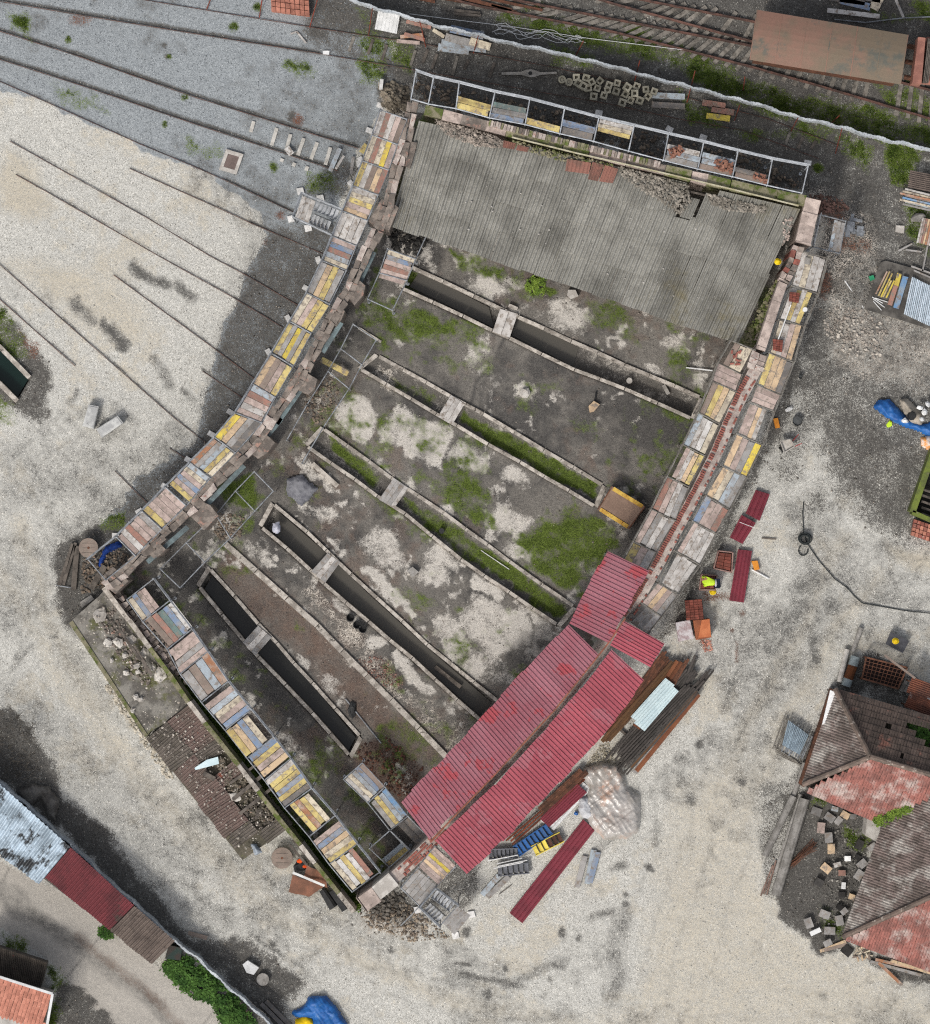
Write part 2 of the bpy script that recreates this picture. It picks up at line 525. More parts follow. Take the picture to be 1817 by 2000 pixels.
# worn lanes of the lorries
for pts, wd, ch, v in [([(1240, 2065), (1290, 1850), (1350, 1650), (1470, 1400), (1580, 1200), (1640, 1060)], 26, 'tan', .7), ([(1310, 2065), (1370, 1850), (1430, 1650), (1530, 1420), (1640, 1230), (1720, 1130)], 26, 'tan', .7),
                       ([(1275, 2065), (1325, 1850), (1385, 1650), (1500, 1400), (1600, 1210)], 9, 'stain_shadow', .27), ([(1215, 2065), (1265, 1850), (1325, 1650), (1440, 1400)], 7, 'stain_shadow', .25), ([(1340, 2065), (1400, 1860), (1465, 1640)], 7, 'stain_shadow', .22),
                       ([(40, 1020), (90, 1200), (200, 1420), (380, 1640), (600, 1830), (900, 1960), (1300, 2040)], 24, 'tan', .62), ([(10, 1120), (110, 1320), (290, 1560), (520, 1790), (820, 1930), (1150, 2010)], 22, 'tan', .58),
                       ([(25, 1060), (95, 1250), (240, 1490), (450, 1715), (700, 1880), (1000, 1985)], 8, 'stain_shadow', .27), ([(0, 1160), (110, 1370), (300, 1610), (540, 1830), (800, 1960)], 8, 'stain_shadow', .25),
                       ([(1817, 1880), (1650, 1930), (1450, 1960), (1200, 1950)], 22, 'tan', .66), ([(1880, 1980), (1650, 1985), (1400, 1990), (1100, 1950)], 8, 'stain_shadow', .25), ([(600, 1780), (800, 1880), (1000, 1900), (1200, 1850), (1260, 1700)], 9, 'stain_shadow', .25)]:
    stroke(ch, pts, wd, v, wd * .8, 'max', .9)
# thin strokes: an unseen bare tree's branch shadows painted into the gravel colour
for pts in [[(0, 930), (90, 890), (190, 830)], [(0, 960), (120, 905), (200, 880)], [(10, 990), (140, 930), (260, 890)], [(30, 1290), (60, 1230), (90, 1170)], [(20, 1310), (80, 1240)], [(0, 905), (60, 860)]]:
    stroke('stain_shadow', pts, 10, 0.42, 6)
area('stain_shadow', [(0, 860), (120, 870), (220, 860), (300, 900), (240, 960), (120, 980), (0, 1000)], 0.33, 30)
area('stain_shadow', [(-60, 1020), (110, 1060), (110, 1170), (140, 1240), (250, 1420), (200, 1400), (60, 1260), (-60, 1230)], 0.30, 20)
area('stain_shadow', [(-60, 1300), (60, 1320), (250, 1500), (420, 1680), (520, 1760), (300, 1700), (120, 1540), (60, 1470)], 0.30, 25)
area('tan', [(0, 290), (60, 320), (100, 400), (60, 430), (0, 410)], 0.75, 18)
area('tan', [(0, 520), (140, 510), (240, 560), (300, 640), (260, 690), (170, 640), (90, 570)], 0.6, 25)
area('tan', [(200, 470), (260, 540), (230, 580), (160, 520)], 0.5, 20)
area('tan', [(1320, 1540), (1420, 1480), (1520, 1460), (1500, 1600), (1480, 1700), (1540, 1800), (1700, 1900), (1880, 1960), (1880, 2065), (1000, 2065), (1250, 1960), (1270, 1800), (1290, 1650)], 0.52, 40)
area('tan', [(1640, 1270), (1720, 1290), (1817, 1330), (1817, 1290), (1700, 1250)], 0.7, 12)
area('tan', [(1140, 1420), (1250, 1450), (1230, 1500), (1180, 1500)], 0.4, 12)
# bottom left edge soil and the garden behind the fence
area('dark', [(-60, 1370), (20, 1390), (60, 1420), (100, 1480), (120, 1560), (200, 1620), (260, 1690), (330, 1780), (400, 1850), (350, 1850), (262, 1760), (140, 1645), (0, 1525), (-60, 1480)], 1.0, 8)
area('dark', [(345, 1835), (420, 1830), (480, 1840), (520, 1870), (600, 1930), (560, 1960), (600, 2065), (540, 2065), (440, 1920), (385, 1870)], 0.95, 9)
area('dark', [(-60, 640), (10, 610), (50, 640), (85, 690), (105, 730), (95, 800), (80, 830), (40, 800), (-60, 780)], 0.85, 9)
area('moss', [(-60, 600), (10, 605), (45, 640), (55, 700), (20, 690), (-60, 660)], 0.62, 9)
area('brown', [(40, 650), (80, 670), (80, 700), (60, 700)], 0.5, 10)
area('moss', [(-60, 750), (30, 790), (30, 820), (-60, 830)], 0.5, 9)
area('dark', [(1500, 1560), (1580, 1540), (1640, 1560), (1720, 1600), (1650, 1840), (1700, 1880), (1817, 1920), (1880, 1930), (1880, 1890), (1660, 1850),
              (1600, 1860), (1570, 1830), (1520, 1790), (1510, 1740), (1530, 1680), (1560, 1600)], 1.0, 6)
area('dark', [(1500, 1520), (1580, 1540), (1560, 1620), (1520, 1760), (1488, 1750), (1480, 1660)], 0.5, 8)
area('dark', [(1560, 1540), (1540, 1520), (1600, 1400), (1640, 1310), (1660, 1300), (1700, 1340), (1640, 1380), (1600, 1480)], 0.85, 8)
area('dark', [(1660, 1300), (1700, 1270), (1790, 1320), (1817, 1340), (1880, 1370), (1880, 1400), (1700, 1380)], 0.8, 8)
area('dark', [(760, 1680), (850, 1650), (930, 1690), (915, 1760), (860, 1800), (800, 1800), (740, 1790)], 0.7, 12)
area('rubble', [(720, 1790), (830, 1790), (840, 1830), (760, 1830), (700, 1800)], 0.75, 12)
area('dark', [(735, 100), (800, 140), (800, 215), (770, 225), (745, 200), (735, 180)], 0.9, 10)
area('rubble', [(740, 165), (800, 150), (800, 215), (760, 215)], 0.6, 8)
area('dark', [(655, 300), (700, 330), (680, 390), (600, 380), (610, 345), (640, 320)], 0.7, 10)
# red dust by the brick pallets
area('brown', [(1375, 1150), (1400, 1160), (1440, 1165), (1420, 1180), (1380, 1175)], 0.75, 6)
area('brown', [(1365, 1250), (1390, 1248), (1392, 1275), (1378, 1270)], 0.7, 5)
stroke('brown', [(1440, 1255), (1438, 1295)], 6, 0.8, 3)
blob('brown', 1430, 1232, 4); blob('brown', 1450, 1198, 7, 7, 0, 0.7); blob('brown', 160, 40, 18, 14, 0, 0.6); blob('brown', 583, 235, 12, 12, 0, 1.0)
blob('dark', 568, 228, 9, 12, 0, 1.0); blob('brown', 545, 420, 8); blob('brown', 515, 470, 8, 6, 0, 0.6)
area('brown', [(1600, 400), (1640, 400), (1650, 430), (1610, 440)], 0.6, 10); area('brown', [(1640, 460), (1690, 470), (1690, 500), (1640, 500)], 0.5, 10)
area('brown', [(1605, 520), (1625, 560), (1610, 600), (1600, 580)], 0.6, 8)
# moss and grass outside
for p, v in [([(980, 15), (1200, 55), (1340, 100), (1560, 185), (1817, 255), (1880, 280), (1880, 310), (1600, 245), (1440, 195), (1300, 130), (1100, 78), (960, 45)], 0.6),
             ([(1340, 110), (1450, 140), (1480, 190), (1400, 180), (1340, 150)], 0.75), ([(1450, 190), (1560, 190), (1600, 240), (1520, 230)], 0.72),
             ([(1600, 190), (1700, 210), (1817, 250), (1817, 280), (1640, 240)], 0.7), ([(1330, 185), (1400, 215), (1420, 240), (1350, 235)], 0.6),
             ([(1740, 270), (1800, 285), (1790, 350), (1750, 360), (1735, 310)], 0.85), ([(1560, 240), (1620, 255), (1600, 275), (1560, 265)], 0.7), ([(1640, 260), (1700, 290), (1690, 330), (1670, 320)], 0.72),
             ([(1780, 0), (1880, 0), (1880, 60), (1800, 40)], 0.75), ([(1700, 150), (1790, 170), (1817, 200), (1880, 210), (1880, 240), (1760, 220)], 0.55),
             ([(1770, 400), (1817, 400), (1817, 500), (1785, 480), (1765, 440)], 0.7), ([(1440, 250), (1560, 262), (1560, 280), (1450, 265)], 0.5),
             ([(690, 65), (740, 75), (750, 110), (710, 105)], 0.75), ([(700, 115), (745, 125), (735, 165), (710, 155)], 0.75), ([(760, 80), (810, 90), (800, 130), (765, 115)], 0.65),
             ([(555, 125), (600, 125), (610, 148), (560, 145)], 0.8), ([(20, 20), (60, 35), (50, 75), (20, 60)], 0.6), ([(350, 265), (440, 290), (430, 305), (370, 300)], 0.55),
             ([(95, 160), (180, 185), (205, 210), (110, 190)], 0.45), ([(600, 330), (650, 340), (660, 380), (610, 370)], 0.4), ([(200, 1010), (235, 1000), (240, 1030), (200, 1040)], 0.6),
             ([(1080, 95), (1160, 110), (1150, 140), (1080, 120)], 0.5), ([(1585, 1545), (1620, 1560), (1610, 1580), (1580, 1575)], 0.7), ([(1650, 1620), (1700, 1625), (1690, 1660), (1655, 1650)], 0.7),
             ([(1600, 1780), (1650, 1790), (1640, 1830), (1610, 1810)], 0.7), ([(1820, 40), (1700, 20), (1720, 40)], 0.5), ([(210, 1805), (240, 1815), (230, 1830)], 0.6),
             ([(0, 1820), (45, 1840), (60, 1880), (0, 1860)], 0.8), ([(90, 1890), (115, 1900), (125, 1925), (100, 1940)], 0.8), ([(100, 1940), (118, 1950), (118, 2000), (92, 2000)], 0.75),
             ([(690, 20), (720, 30), (715, 60)], 0.3), ([(1010, 0), (1070, 10), (1060, 30), (1020, 20)], 0.7)]:
    area('moss', p, v, 9)
for x, y, r in [(452, 53, 9), (135, 80, 6), (360, 190, 6), (322, 245, 5), (330, 110, 4), (533, 325, 8), (505, 15, 7), (1245, 60, 20), (1300, 90, 16), (1520, 60, 10), (1470, 340, 8), (1600, 330, 8)]:
    blob('moss', x, y, r, r, 0, 0.8)
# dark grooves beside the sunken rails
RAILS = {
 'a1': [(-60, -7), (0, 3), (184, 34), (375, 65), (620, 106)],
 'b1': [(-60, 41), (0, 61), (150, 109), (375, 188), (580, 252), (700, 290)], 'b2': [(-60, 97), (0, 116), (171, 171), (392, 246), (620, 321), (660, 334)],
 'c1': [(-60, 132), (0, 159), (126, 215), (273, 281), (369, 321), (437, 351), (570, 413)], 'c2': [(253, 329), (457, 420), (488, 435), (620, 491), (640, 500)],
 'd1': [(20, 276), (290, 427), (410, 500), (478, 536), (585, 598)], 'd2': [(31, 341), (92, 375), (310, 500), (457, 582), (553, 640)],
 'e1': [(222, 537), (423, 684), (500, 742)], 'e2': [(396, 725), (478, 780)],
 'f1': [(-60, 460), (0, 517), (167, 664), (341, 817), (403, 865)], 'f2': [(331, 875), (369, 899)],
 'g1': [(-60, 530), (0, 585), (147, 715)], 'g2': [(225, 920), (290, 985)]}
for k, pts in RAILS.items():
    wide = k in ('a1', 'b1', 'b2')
    stroke('stain_shadow', [(x + 1, y - 4) for x, y in pts], 8 if wide else 3.0, 1.0 if wide else 0.55, 2.5, 'max', 0.0)
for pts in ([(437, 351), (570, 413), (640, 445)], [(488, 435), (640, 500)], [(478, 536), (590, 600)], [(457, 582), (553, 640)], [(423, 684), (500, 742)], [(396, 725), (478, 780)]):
    stroke('stain_shadow', [(x + 1, y - 3) for x, y in pts], 6, 1.0, 2.5, 'max', 0.0)

# --- concrete floor of the engine shed
area('dark', [(912, 760), (985, 670), (1180, 740), (1345, 815), (1330, 870), (1250, 1000), (1170, 950), (1000, 850)], 0.62, 14)
area('dark', [(330, 1060), (400, 1100), (640, 1420), (760, 1560), (830, 1640), (760, 1700), (560, 1500), (400, 1300), (290, 1150)], 0.5, 20)
area('dark', [(640, 1500), (720, 1560), (780, 1640), (740, 1690), (690, 1640), (650, 1580)], 0.85, 15)
area('brown', [(430, 1080), (470, 1070), (640, 1240), (860, 1480), (800, 1500), (700, 1410), (560, 1260), (410, 1120)], 0.62, 14)
area('brown', [(690, 1460), (760, 1440), (830, 1500), (800, 1580), (740, 1540), (690, 1490)], 0.9, 10)
area('brown', [(700, 1290), (740, 1280), (790, 1330), (770, 1350), (720, 1320)], 0.6, 8)
area('brown', [(520, 880), (640, 960), (700, 1040), (640, 1020), (540, 930)], 0.35, 20)
area('rubble', [(600, 1150), (700, 1230), (760, 1300), (730, 1300), (640, 1220)], 0.6, 15)
area('rubble', [(580, 1160), (600, 1140), (780, 1330), (930, 1440), (900, 1480), (760, 1360)], 0.45, 18)
area('rubble', [(420, 1000), (470, 1010), (480, 1060), (430, 1060)], 0.6, 14); area('rubble', [(600, 730), (650, 740), (640, 820), (590, 790)], 0.55, 14)
area('rubble', [(760, 440), (830, 470), (820, 500), (760, 490)], 0.5, 12)
area('dark', [(740, 450), (860, 480), (870, 520), (800, 530), (740, 500)], 0.8, 12)
for p, v in [([(655, 790), (715, 765), (738, 800), (722, 850), (705, 872), (658, 825)], 0.9), ([(735, 835), (775, 790), (800, 800), (832, 815), (887, 845), (872, 880), (868, 922), (840, 920), (780, 880), (745, 862)], 0.72),
             ([(707, 1112), (728, 1104), (775, 1150), (817, 1195), (805, 1207), (770, 1180)], 0.95), ([(925, 1130), (937, 1124), (990, 1168), (980, 1183), (925, 1148)], 0.95),
             ([(762, 1284), (772, 1272), (800, 1300), (847, 1352), (840, 1364), (800, 1332)], 0.95), ([(900, 1185), (960, 1180), (1010, 1210), (1000, 1250), (940, 1250), (905, 1225)], 0.52),
             ([(640, 1140), (690, 1180), (730, 1230), (700, 1230), (650, 1180)], 0.5), ([(860, 1240), (930, 1260), (1000, 1290), (1010, 1330), (940, 1340), (880, 1290)], 0.42),
             ([(590, 990), (640, 985), (660, 1015), (620, 1030)], 0.5), ([(1180, 960), (1240, 990), (1225, 1060), (1190, 1070)], 0.4), ([(470, 1045), (500, 1060), (540, 1110), (520, 1115)], 0.62),
             ([(360, 1250), (420, 1290), (600, 1480), (640, 1540), (590, 1520), (430, 1360)], 0.36)]:
    area('white', p, v, 6)
for p, v in [([(820, 1090), (880, 1060), (900, 1100), (860, 1150), (820, 1140)], .6), ([(930, 1170), (1030, 1200), (1040, 1260), (960, 1280), (900, 1230)], .72), ([(840, 1200), (900, 1210), (960, 1300), (930, 1350), (870, 1290)], .62), ([(960, 1000), (1030, 1010), (1020, 1060), (980, 1050)], .75), ([(690, 1050), (760, 1040), (790, 1090), (740, 1110)], .55), ([(880, 880), (960, 890), (950, 920), (890, 910)], .7), ([(700, 900), (760, 900), (790, 950), (740, 940)], .5), ([(800, 620), (860, 640), (850, 680), (800, 660)], .4)]:
    area('white', p, v, 9)
for x, y, rx, ry, a, v in [(955, 558, 38, 26, 20, 0.7), (1120, 618, 42, 26, 25, 0.75), (925, 685, 26, 34, 40, 0.6), (905, 885, 42, 18, 10, 0.75), (1005, 928, 24, 15, 25, 0.85), (843, 1078, 22, 24, 0, 0.7),
                           (840, 1125, 34, 15, 15, 0.75), (875, 1250, 32, 18, 30, 0.6), (737, 1253, 14, 11, 0, 0.9), (992, 1010, 24, 32, 0, 0.75), (1025, 770, 26, 22, 0, 0.55), (880, 1000, 16, 12, 0, 0.7),
                           (745, 1055, 26, 30, 30, 0.55), (1010, 1085, 28, 12, 20, 0.6), (1000, 545, 40, 10, 25, 0.5), (870, 640, 16, 8, 0, 0.5), (1060, 680, 90, 10, 24, 0.45), (1360, 640, 60, 10, 20, 0.55),
                           (1300, 610, 60, 9, 20, 0.6), (1280, 720, 18, 10, 0, 0.4), (640, 1010, 22, 18, 0, 0.6), (590, 1190, 14, 10, 0, 0.5), (680, 1290, 20, 14, 40, 0.5), (650, 1340, 26, 14, 40, 0.45)]:
    blob('white', x, y, rx, ry, a, v)
for p, v in [([(700, 625), (735, 560), (770, 600), (830, 600), (898, 630), (890, 648), (820, 672), (760, 645)], 0.8), ([(735, 500), (755, 520), (745, 560), (720, 590)], 0.7),
             ([(870, 490), (930, 505), (985, 530), (975, 545), (900, 525)], 0.75), ([(1000, 525), (1060, 540), (1060, 590), (1000, 575)], 0.45), ([(1150, 580), (1220, 610), (1250, 670), (1200, 660), (1150, 620)], 0.55),
             ([(1000, 1060), (1060, 1015), (1150, 1005), (1205, 1030), (1212, 1065), (1150, 1125), (1100, 1155), (1040, 1112)], 0.85), ([(860, 930), (910, 905), (960, 975), (972, 1035), (900, 1005)], 0.7),
             ([(770, 1000), (830, 1010), (850, 1050), (790, 1050)], 0.5), ([(740, 1130), (820, 1150), (860, 1180), (790, 1190)], 0.42), ([(1440, 430), (1480, 600), (1440, 680), (1420, 640)], 0.4),
             ([(430, 950), (500, 930), (530, 970), (500, 1000), (450, 985)], 0.75), ([(600, 840), (640, 830), (620, 880), (600, 880)], 0.6), ([(660, 760), (690, 760), (690, 800), (665, 790)], 0.5),
             ([(1480, 560), (1520, 560), (1480, 680), (1460, 660)], 0.6), ([(560, 850), (600, 880), (560, 890)], 0.5)]:
    area('moss', p, v, 8)
blob('moss', 1045, 557, 17, 15, 0, 1.0); blob('moss', 1080, 575, 14, 8, 0, 0.9); blob('moss', 1110, 1000, 24, 14, 0, 0.5)
for pts, wd, v in [([(985, 665), (960, 710), (930, 745), (920, 785)], 5, 1.0), ([(860, 610), (900, 640)], 2, 0.3)]:
    stroke('stain_shadow', pts, wd, v, 2.5)
for x, y, rx, ry, v in [(760, 680, 40, 24, 0.4), (690, 760, 30, 20, 0.4), (975, 730, 20, 40, 0.6), (1150, 800, 40, 50, 0.35), (1270, 870, 34, 30, 0.45), (840, 700, 24, 20, 0.4), (740, 820, 16, 16, 0.4), (905, 1340, 40, 26, 0.4), (1040, 1270, 40, 40, 0.4), (830, 880, 16, 22, 0.5)]:
    blob('stain_shadow', x, y, rx, ry, 0, v)
# concrete road behind the fence
for pts, wd, v in [([(-60, 1720), (60, 1790), (180, 1870), (300, 1960), (400, 2065)], 26, 0.5), ([(0, 1740), (90, 1800), (160, 1850)], 22, 0.5), ([(180, 1880), (250, 1930)], 10, 0.4), ([(0, 1730), (40, 1760)], 30, 0.4)]:
    stroke('stain_shadow', pts, wd, v, wd * 0.4)
stroke('brown', [(150, 1830), (230, 1890), (330, 1975), (380, 2030)], 14, 0.55, 8)
for pts in ([(24, 1684), (0, 1730)], [(200, 1824), (130, 1910)], [(420, 1972), (350, 2065)]):
    stroke('stain_shadow', pts, 1.5, 0.9, 2)
area('dark', [(120, 1915), (160, 1940), (240, 2030), (250, 2065), (60, 2065), (95, 1990)], 1.0, 6)

# --- pits of the shed and the tank at the yard's edge
PITS = [
 dict(key='top', dp=-0.7, up=[(806, 523), (986, 606), (1013, 619), (1220, 712), (1366, 776)], lo=[(787, 563), (962, 645), (996, 660), (1122, 722), (1220, 759), (1349, 816)]),
 dict(key='b', dp=-0.35, up=[(740, 695), (880, 773), (1006, 845), (1177, 947)], lo=[(706, 722), (853, 809), (893, 831), (1016, 903), (1160, 987)]),
 dict(key='c', dp=-0.4, up=[(634, 838), (764, 933), (866, 1001), (996, 1097), (1119, 1184)], lo=[(602, 872), (737, 968), (791, 1004), (900, 1092), (1088, 1220)]),
 dict(key='d', dp=-0.75, up=[(536, 986), (600, 1040), (637, 1075), (835, 1259), (972, 1369)], lo=[(512, 1030), (607, 1113), (634, 1140), (805, 1286), (938, 1406)]),
 dict(key='e', dp=-0.85, up=[(412, 1112), (505, 1218), (610, 1333), (702, 1437)], lo=[(390, 1148), (478, 1253), (505, 1283), (610, 1393), (682, 1475)]),
]
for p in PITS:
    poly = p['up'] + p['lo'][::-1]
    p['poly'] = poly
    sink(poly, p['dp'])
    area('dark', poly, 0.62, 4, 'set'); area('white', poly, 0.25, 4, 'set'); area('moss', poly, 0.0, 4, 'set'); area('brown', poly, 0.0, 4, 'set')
area('moss', [(895, 800), (1010, 850), (1170, 950), (1150, 975), (1015, 895), (895, 825)], 1.0, 4)
area('moss', [(760, 730), (850, 780), (840, 800), (770, 750)], 0.55, 5)
area('moss', [(645, 855), (700, 890), (745, 935), (730, 950), (680, 915), (645, 880)], 0.85, 5); area('moss', [(790, 975), (870, 1010), (1000, 1110), (1110, 1190), (1085, 1205), (900, 1085), (800, 1000)], 0.8, 5)
area('stain_shadow', [(655, 870), (700, 890), (710, 910), (660, 890)], 0.6, 6)
area('moss', [(800, 530), (830, 540), (820, 570), (795, 560)], 0.8, 5)
area('rubble', [(735, 710), (770, 730), (800, 770), (760, 760), (720, 730)], 0.6, 6)
POND = [(-60, 640), (0, 682), (56, 740), (34, 776), (-60, 690)]
sink(POND, -1.2)
for x, y, rx, ry, h in [(765, 190, 22, 20, 0.5), (1130, 250, 200, 10, 0.0), (1660, 590, 60, 30, 0.12), (1745, 905, 50, 60, 0.2), (60, 1430, 60, 50, 0.25), (780, 1800, 50, 18, 0.25), (1620, 430, 26, 22, 0.3), (280, 1230, 30, 20, 0.15)]:
    if h: mound(x, y, rx, ry, h)
# blotches that cover the whole floor and yard
FLm = inside(GX, GY, FLOOR) & ~np.any([inside(GX, GY, p['poly']) for p in PITS], axis=0)
n1 = fractal(((110, 6), (45, 5), (20, 4), (9, 3), (5, 2)), 77); n2 = fractal(((60, 5), (26, 5), (12, 4), (6, 3)), 78); n3 = fractal(((260, 6), (120, 5), (50, 4), (22, 4), (9, 3)), 79)
CH['dark'] = np.where(FLm, np.clip(CH['dark'] + 0.25 + (n1 - 0.5) * 3.2, 0, 1), CH['dark'])
CH['white'] = np.where(FLm, np.maximum(CH['white'], np.clip((n2 - 0.55) * 4, 0, 0.6)), CH['white'])
CH['moss'] = np.where(FLm, np.maximum(CH['moss'], np.clip((fractal(((140, 6), (60, 5), (24, 4), (10, 3)), 91) - 0.53) * 3.5, 0, 0.42)), CH['moss'])
CH['brown'] = np.where(FLm, np.maximum(CH['brown'], np.clip((n3 - 0.52) * 3, 0, 0.4)), CH['brown'])
yard = ~inside(GX, GY, FLOOR) & flat0 & ~inside(GX, GY, ROAD)
_ul = [(-80, 150), (150, 200), (520, 440), (400, 860), (240, 800), (100, 600), (-80, 520)]
_d = seg_dist(GX, GY, _ul, True); clean = 1 - 0.9 * np.where(inside(GX, GY, _ul), np.clip(_d / 60, 0, 1), 0)
CH['stain_shadow'] = np.where(yard, np.maximum(CH['stain_shadow'], np.clip((n3 - 0.46) * 2.2, 0, 0.36) * clean), CH['stain_shadow'])
CH['tan'] = np.where(yard, np.maximum(CH['tan'], np.clip((n1 - 0.52) * 3, 0, 0.5)), CH['tan'])
# break the painted areas up
NZ = {k: fractal(((26, 5), (12, 4), (6, 3), (4, 2)), 20 + i) for i, k in enumerate(('moss', 'white', 'stain_shadow', 'rubble', 'dark', 'brown'))}
for k, a in (('moss', 1.5), ('white', 0.7), ('stain_shadow', 0.8), ('rubble', 0.9), ('dark', 0.45), ('brown', 0.7)):
    CH[k] = np.where(CH[k] > 0.02, np.clip(CH[k] + (NZ[k] - 0.5) * a * np.clip(CH[k] * 2.5, 0, 1), 0, 1.2), 0).astype(np.float32)
# unevenness
flat = ((GX > -60) & (GX < 1880) & (GY > -60) & (GY < 2062))
un = np.zeros(GX.shape)
for k, amp in ((0.011, 0.035), (0.031, 0.02), (0.09, 0.01)):
    a, b, c, d = rng.random(4) * 6
    un += amp * (np.sin(GX * k + a + 2 * np.sin(GY * k * 0.7 + b)) * np.sin(GY * k * 1.1 + c + 2 * np.sin(GX * k * 0.6 + d)))
HZ += np.where(flat, un - 0.03, -0.05) + rng.normal(0, 0.006, GX.shape)

def heights(x, y):
    i = np.clip(np.searchsorted(gx, x), 0, len(gx) - 1); j = np.clip(np.searchsorted(gy, y), 0, len(gy) - 1)
    return HZ[i, j]

WHITE_G = speckle(C(162, 160, 152), C(213, 211, 203), 0.1, 0.95, 0.07, white=C(236, 232, 222), wt=0.93, dark=C(134, 130, 122), dt=0.94)
TAN_G = speckle(C(172, 163, 146), C(204, 195, 176), 0.1, 0.95, 0.07)
GREY_G = speckle(C(120, 125, 127), C(168, 173, 175), 0.1, 0.95, 0.07, white=C(206, 209, 209), wt=0.975, dark=C(92, 95, 96), dt=0.96)
DARK_S = speckle(C(58, 56, 53), C(104, 101, 96), 0.1, 1.0, 0.16, white=C(176, 171, 162), wt=0.975)
MOSS = speckle(C(54, 64, 28), C(102, 118, 50), 0.1, 1.0, 0.28)
STAIN_SHADOW = speckle(C(62, 61, 58), C(104, 102, 98), 0.1, 1.0, 0.16, white=C(170, 166, 158), wt=0.96)
BROWN = speckle(C(70, 44, 34), C(134, 96, 78), 0.1, 1.0, 0.3)
RUB = speckle(C(78, 72, 66), C(206, 196, 182), 0.3, 0.85, 0.2, white=C(225, 218, 206), wt=0.9)
LIME = speckle(C(164, 158, 149), C(208, 202, 192), 0.0, 0.9, 0.12)
CONC = speckle(C(96, 92, 87), C(134, 129, 121), 0.1, 1.0, 0.24, white=C(175, 168, 158), wt=0.985, dark=C(50, 49, 46), dt=0.97)
ROADC = speckle(C(158, 153, 145), C(186, 180, 170), 0.0, 1.0, 0.12)
DARKC = speckle(C(62, 60, 58), C(98, 95, 91), 0.1, 1.0, 0.26, white=C(140, 137, 130), wt=0.985)
BROWNC = speckle(C(82, 66, 58), C(124, 106, 94), 0.1, 1.0, 0.25)
ground_mat = attr_mat('yard_gravel', WHITE_G, [('B', 0, TAN_G, 0.9, 1.2), ('A', 0, GREY_G, 0.5, 5.0), ('A', 1, DARK_S, 1.1, 2.6), ('B', 3, RUB, 1.3, 4.0), ('B', 2, BROWN, 1.2, 2.0), ('A', 3, STAIN_SHADOW, 1.1, 1.4), ('A', 2, MOSS, 1.3, 1.5)], 27.0)
floor_mat = attr_mat('shed_concrete', CONC, [('A', 1, DARKC, 1.0, 1.3), ('B', 2, BROWNC, 0.8, 1.2), ('B', 3, RUB, 1.5, 2.5), ('B', 1, LIME, 1.2, 2.4), ('A', 3, DARKC, 1.0, 1.2), ('A', 2, MOSS, 1.5, 1.5)], 27.0, 0.18)
road_mat = attr_mat('road_concrete', ROADC, [('A', 1, DARK_S, 0.9, 2.5), ('A', 3, STAIN_SHADOW, 0.9, 0.9), ('B', 2, BROWNC, 0.8, 0.8), ('A', 2, MOSS, 1.2, 2.2)], 24.0)

nx, ny = GX.shape
VX = (GX - PX0) / PPM; VY = (PY0 - GY) / PPM
idx = np.arange(nx * ny).reshape(nx, ny)
quads = np.stack([idx[:-1, :-1], idx[:-1, 1:], idx[1:, 1:], idx[1:, :-1]], -1).reshape(-1, 4)
qx = (GX[:-1, :-1] + GX[1:, 1:]).reshape(-1) / 2; qy = (GY[:-1, :-1] + GY[1:, 1:]).reshape(-1) / 2
in_floor = inside(qx, qy, FLOOR); in_road = inside(qx, qy, ROAD)
A4 = np.stack([CH['grey'], CH['dark'], CH['moss'], CH['stain_shadow']], -1).reshape(-1, 4)
B4 = np.stack([CH['tan'], CH['white'], CH['brown'], CH['rubble']], -1).reshape(-1, 4)
P3 = np.stack([VX, VY, HZ], -1).reshape(-1, 3)
def sheet(name, mask, mat, lab):
    q = quads[mask]
    used, inv = np.unique(q, return_inverse=True)
    me = bpy.data.meshes.new(name)
    me.vertices.add(len(used)); me.vertices.foreach_set('co', P3[used].astype(np.float32).ravel())
    n = len(q)
    me.loops.add(n * 4); me.loops.foreach_set('vertex_index', inv.reshape(-1).astype(np.int32))
    me.polygons.add(n); me.polygons.foreach_set('loop_start', np.arange(0, n * 4, 4, dtype=np.int32)); me.polygons.foreach_set('loop_total', np.full(n, 4, dtype=np.int32))
    me.update(calc_edges=True)
    for nm, arr in (('A', A4), ('B', B4)):
        a = me.attributes.new(nm, 'FLOAT_COLOR', 'POINT')
        a.data.foreach_set('color', arr[used].astype(np.float32).ravel())
    me.materials.append(mat)
    o = bpy.data.objects.new(name, me); link(o)
    WL[o.name] = Vector((0, 0, 0))
    o['kind'] = 'structure'; o['label'] = lab
    return o
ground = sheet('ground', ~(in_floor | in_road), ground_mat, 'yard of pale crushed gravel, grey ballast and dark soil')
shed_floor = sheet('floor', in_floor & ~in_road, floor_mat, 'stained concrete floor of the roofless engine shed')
road = sheet('road', in_road & ~in_floor, road_mat, 'pale concrete road behind the sheet fence')

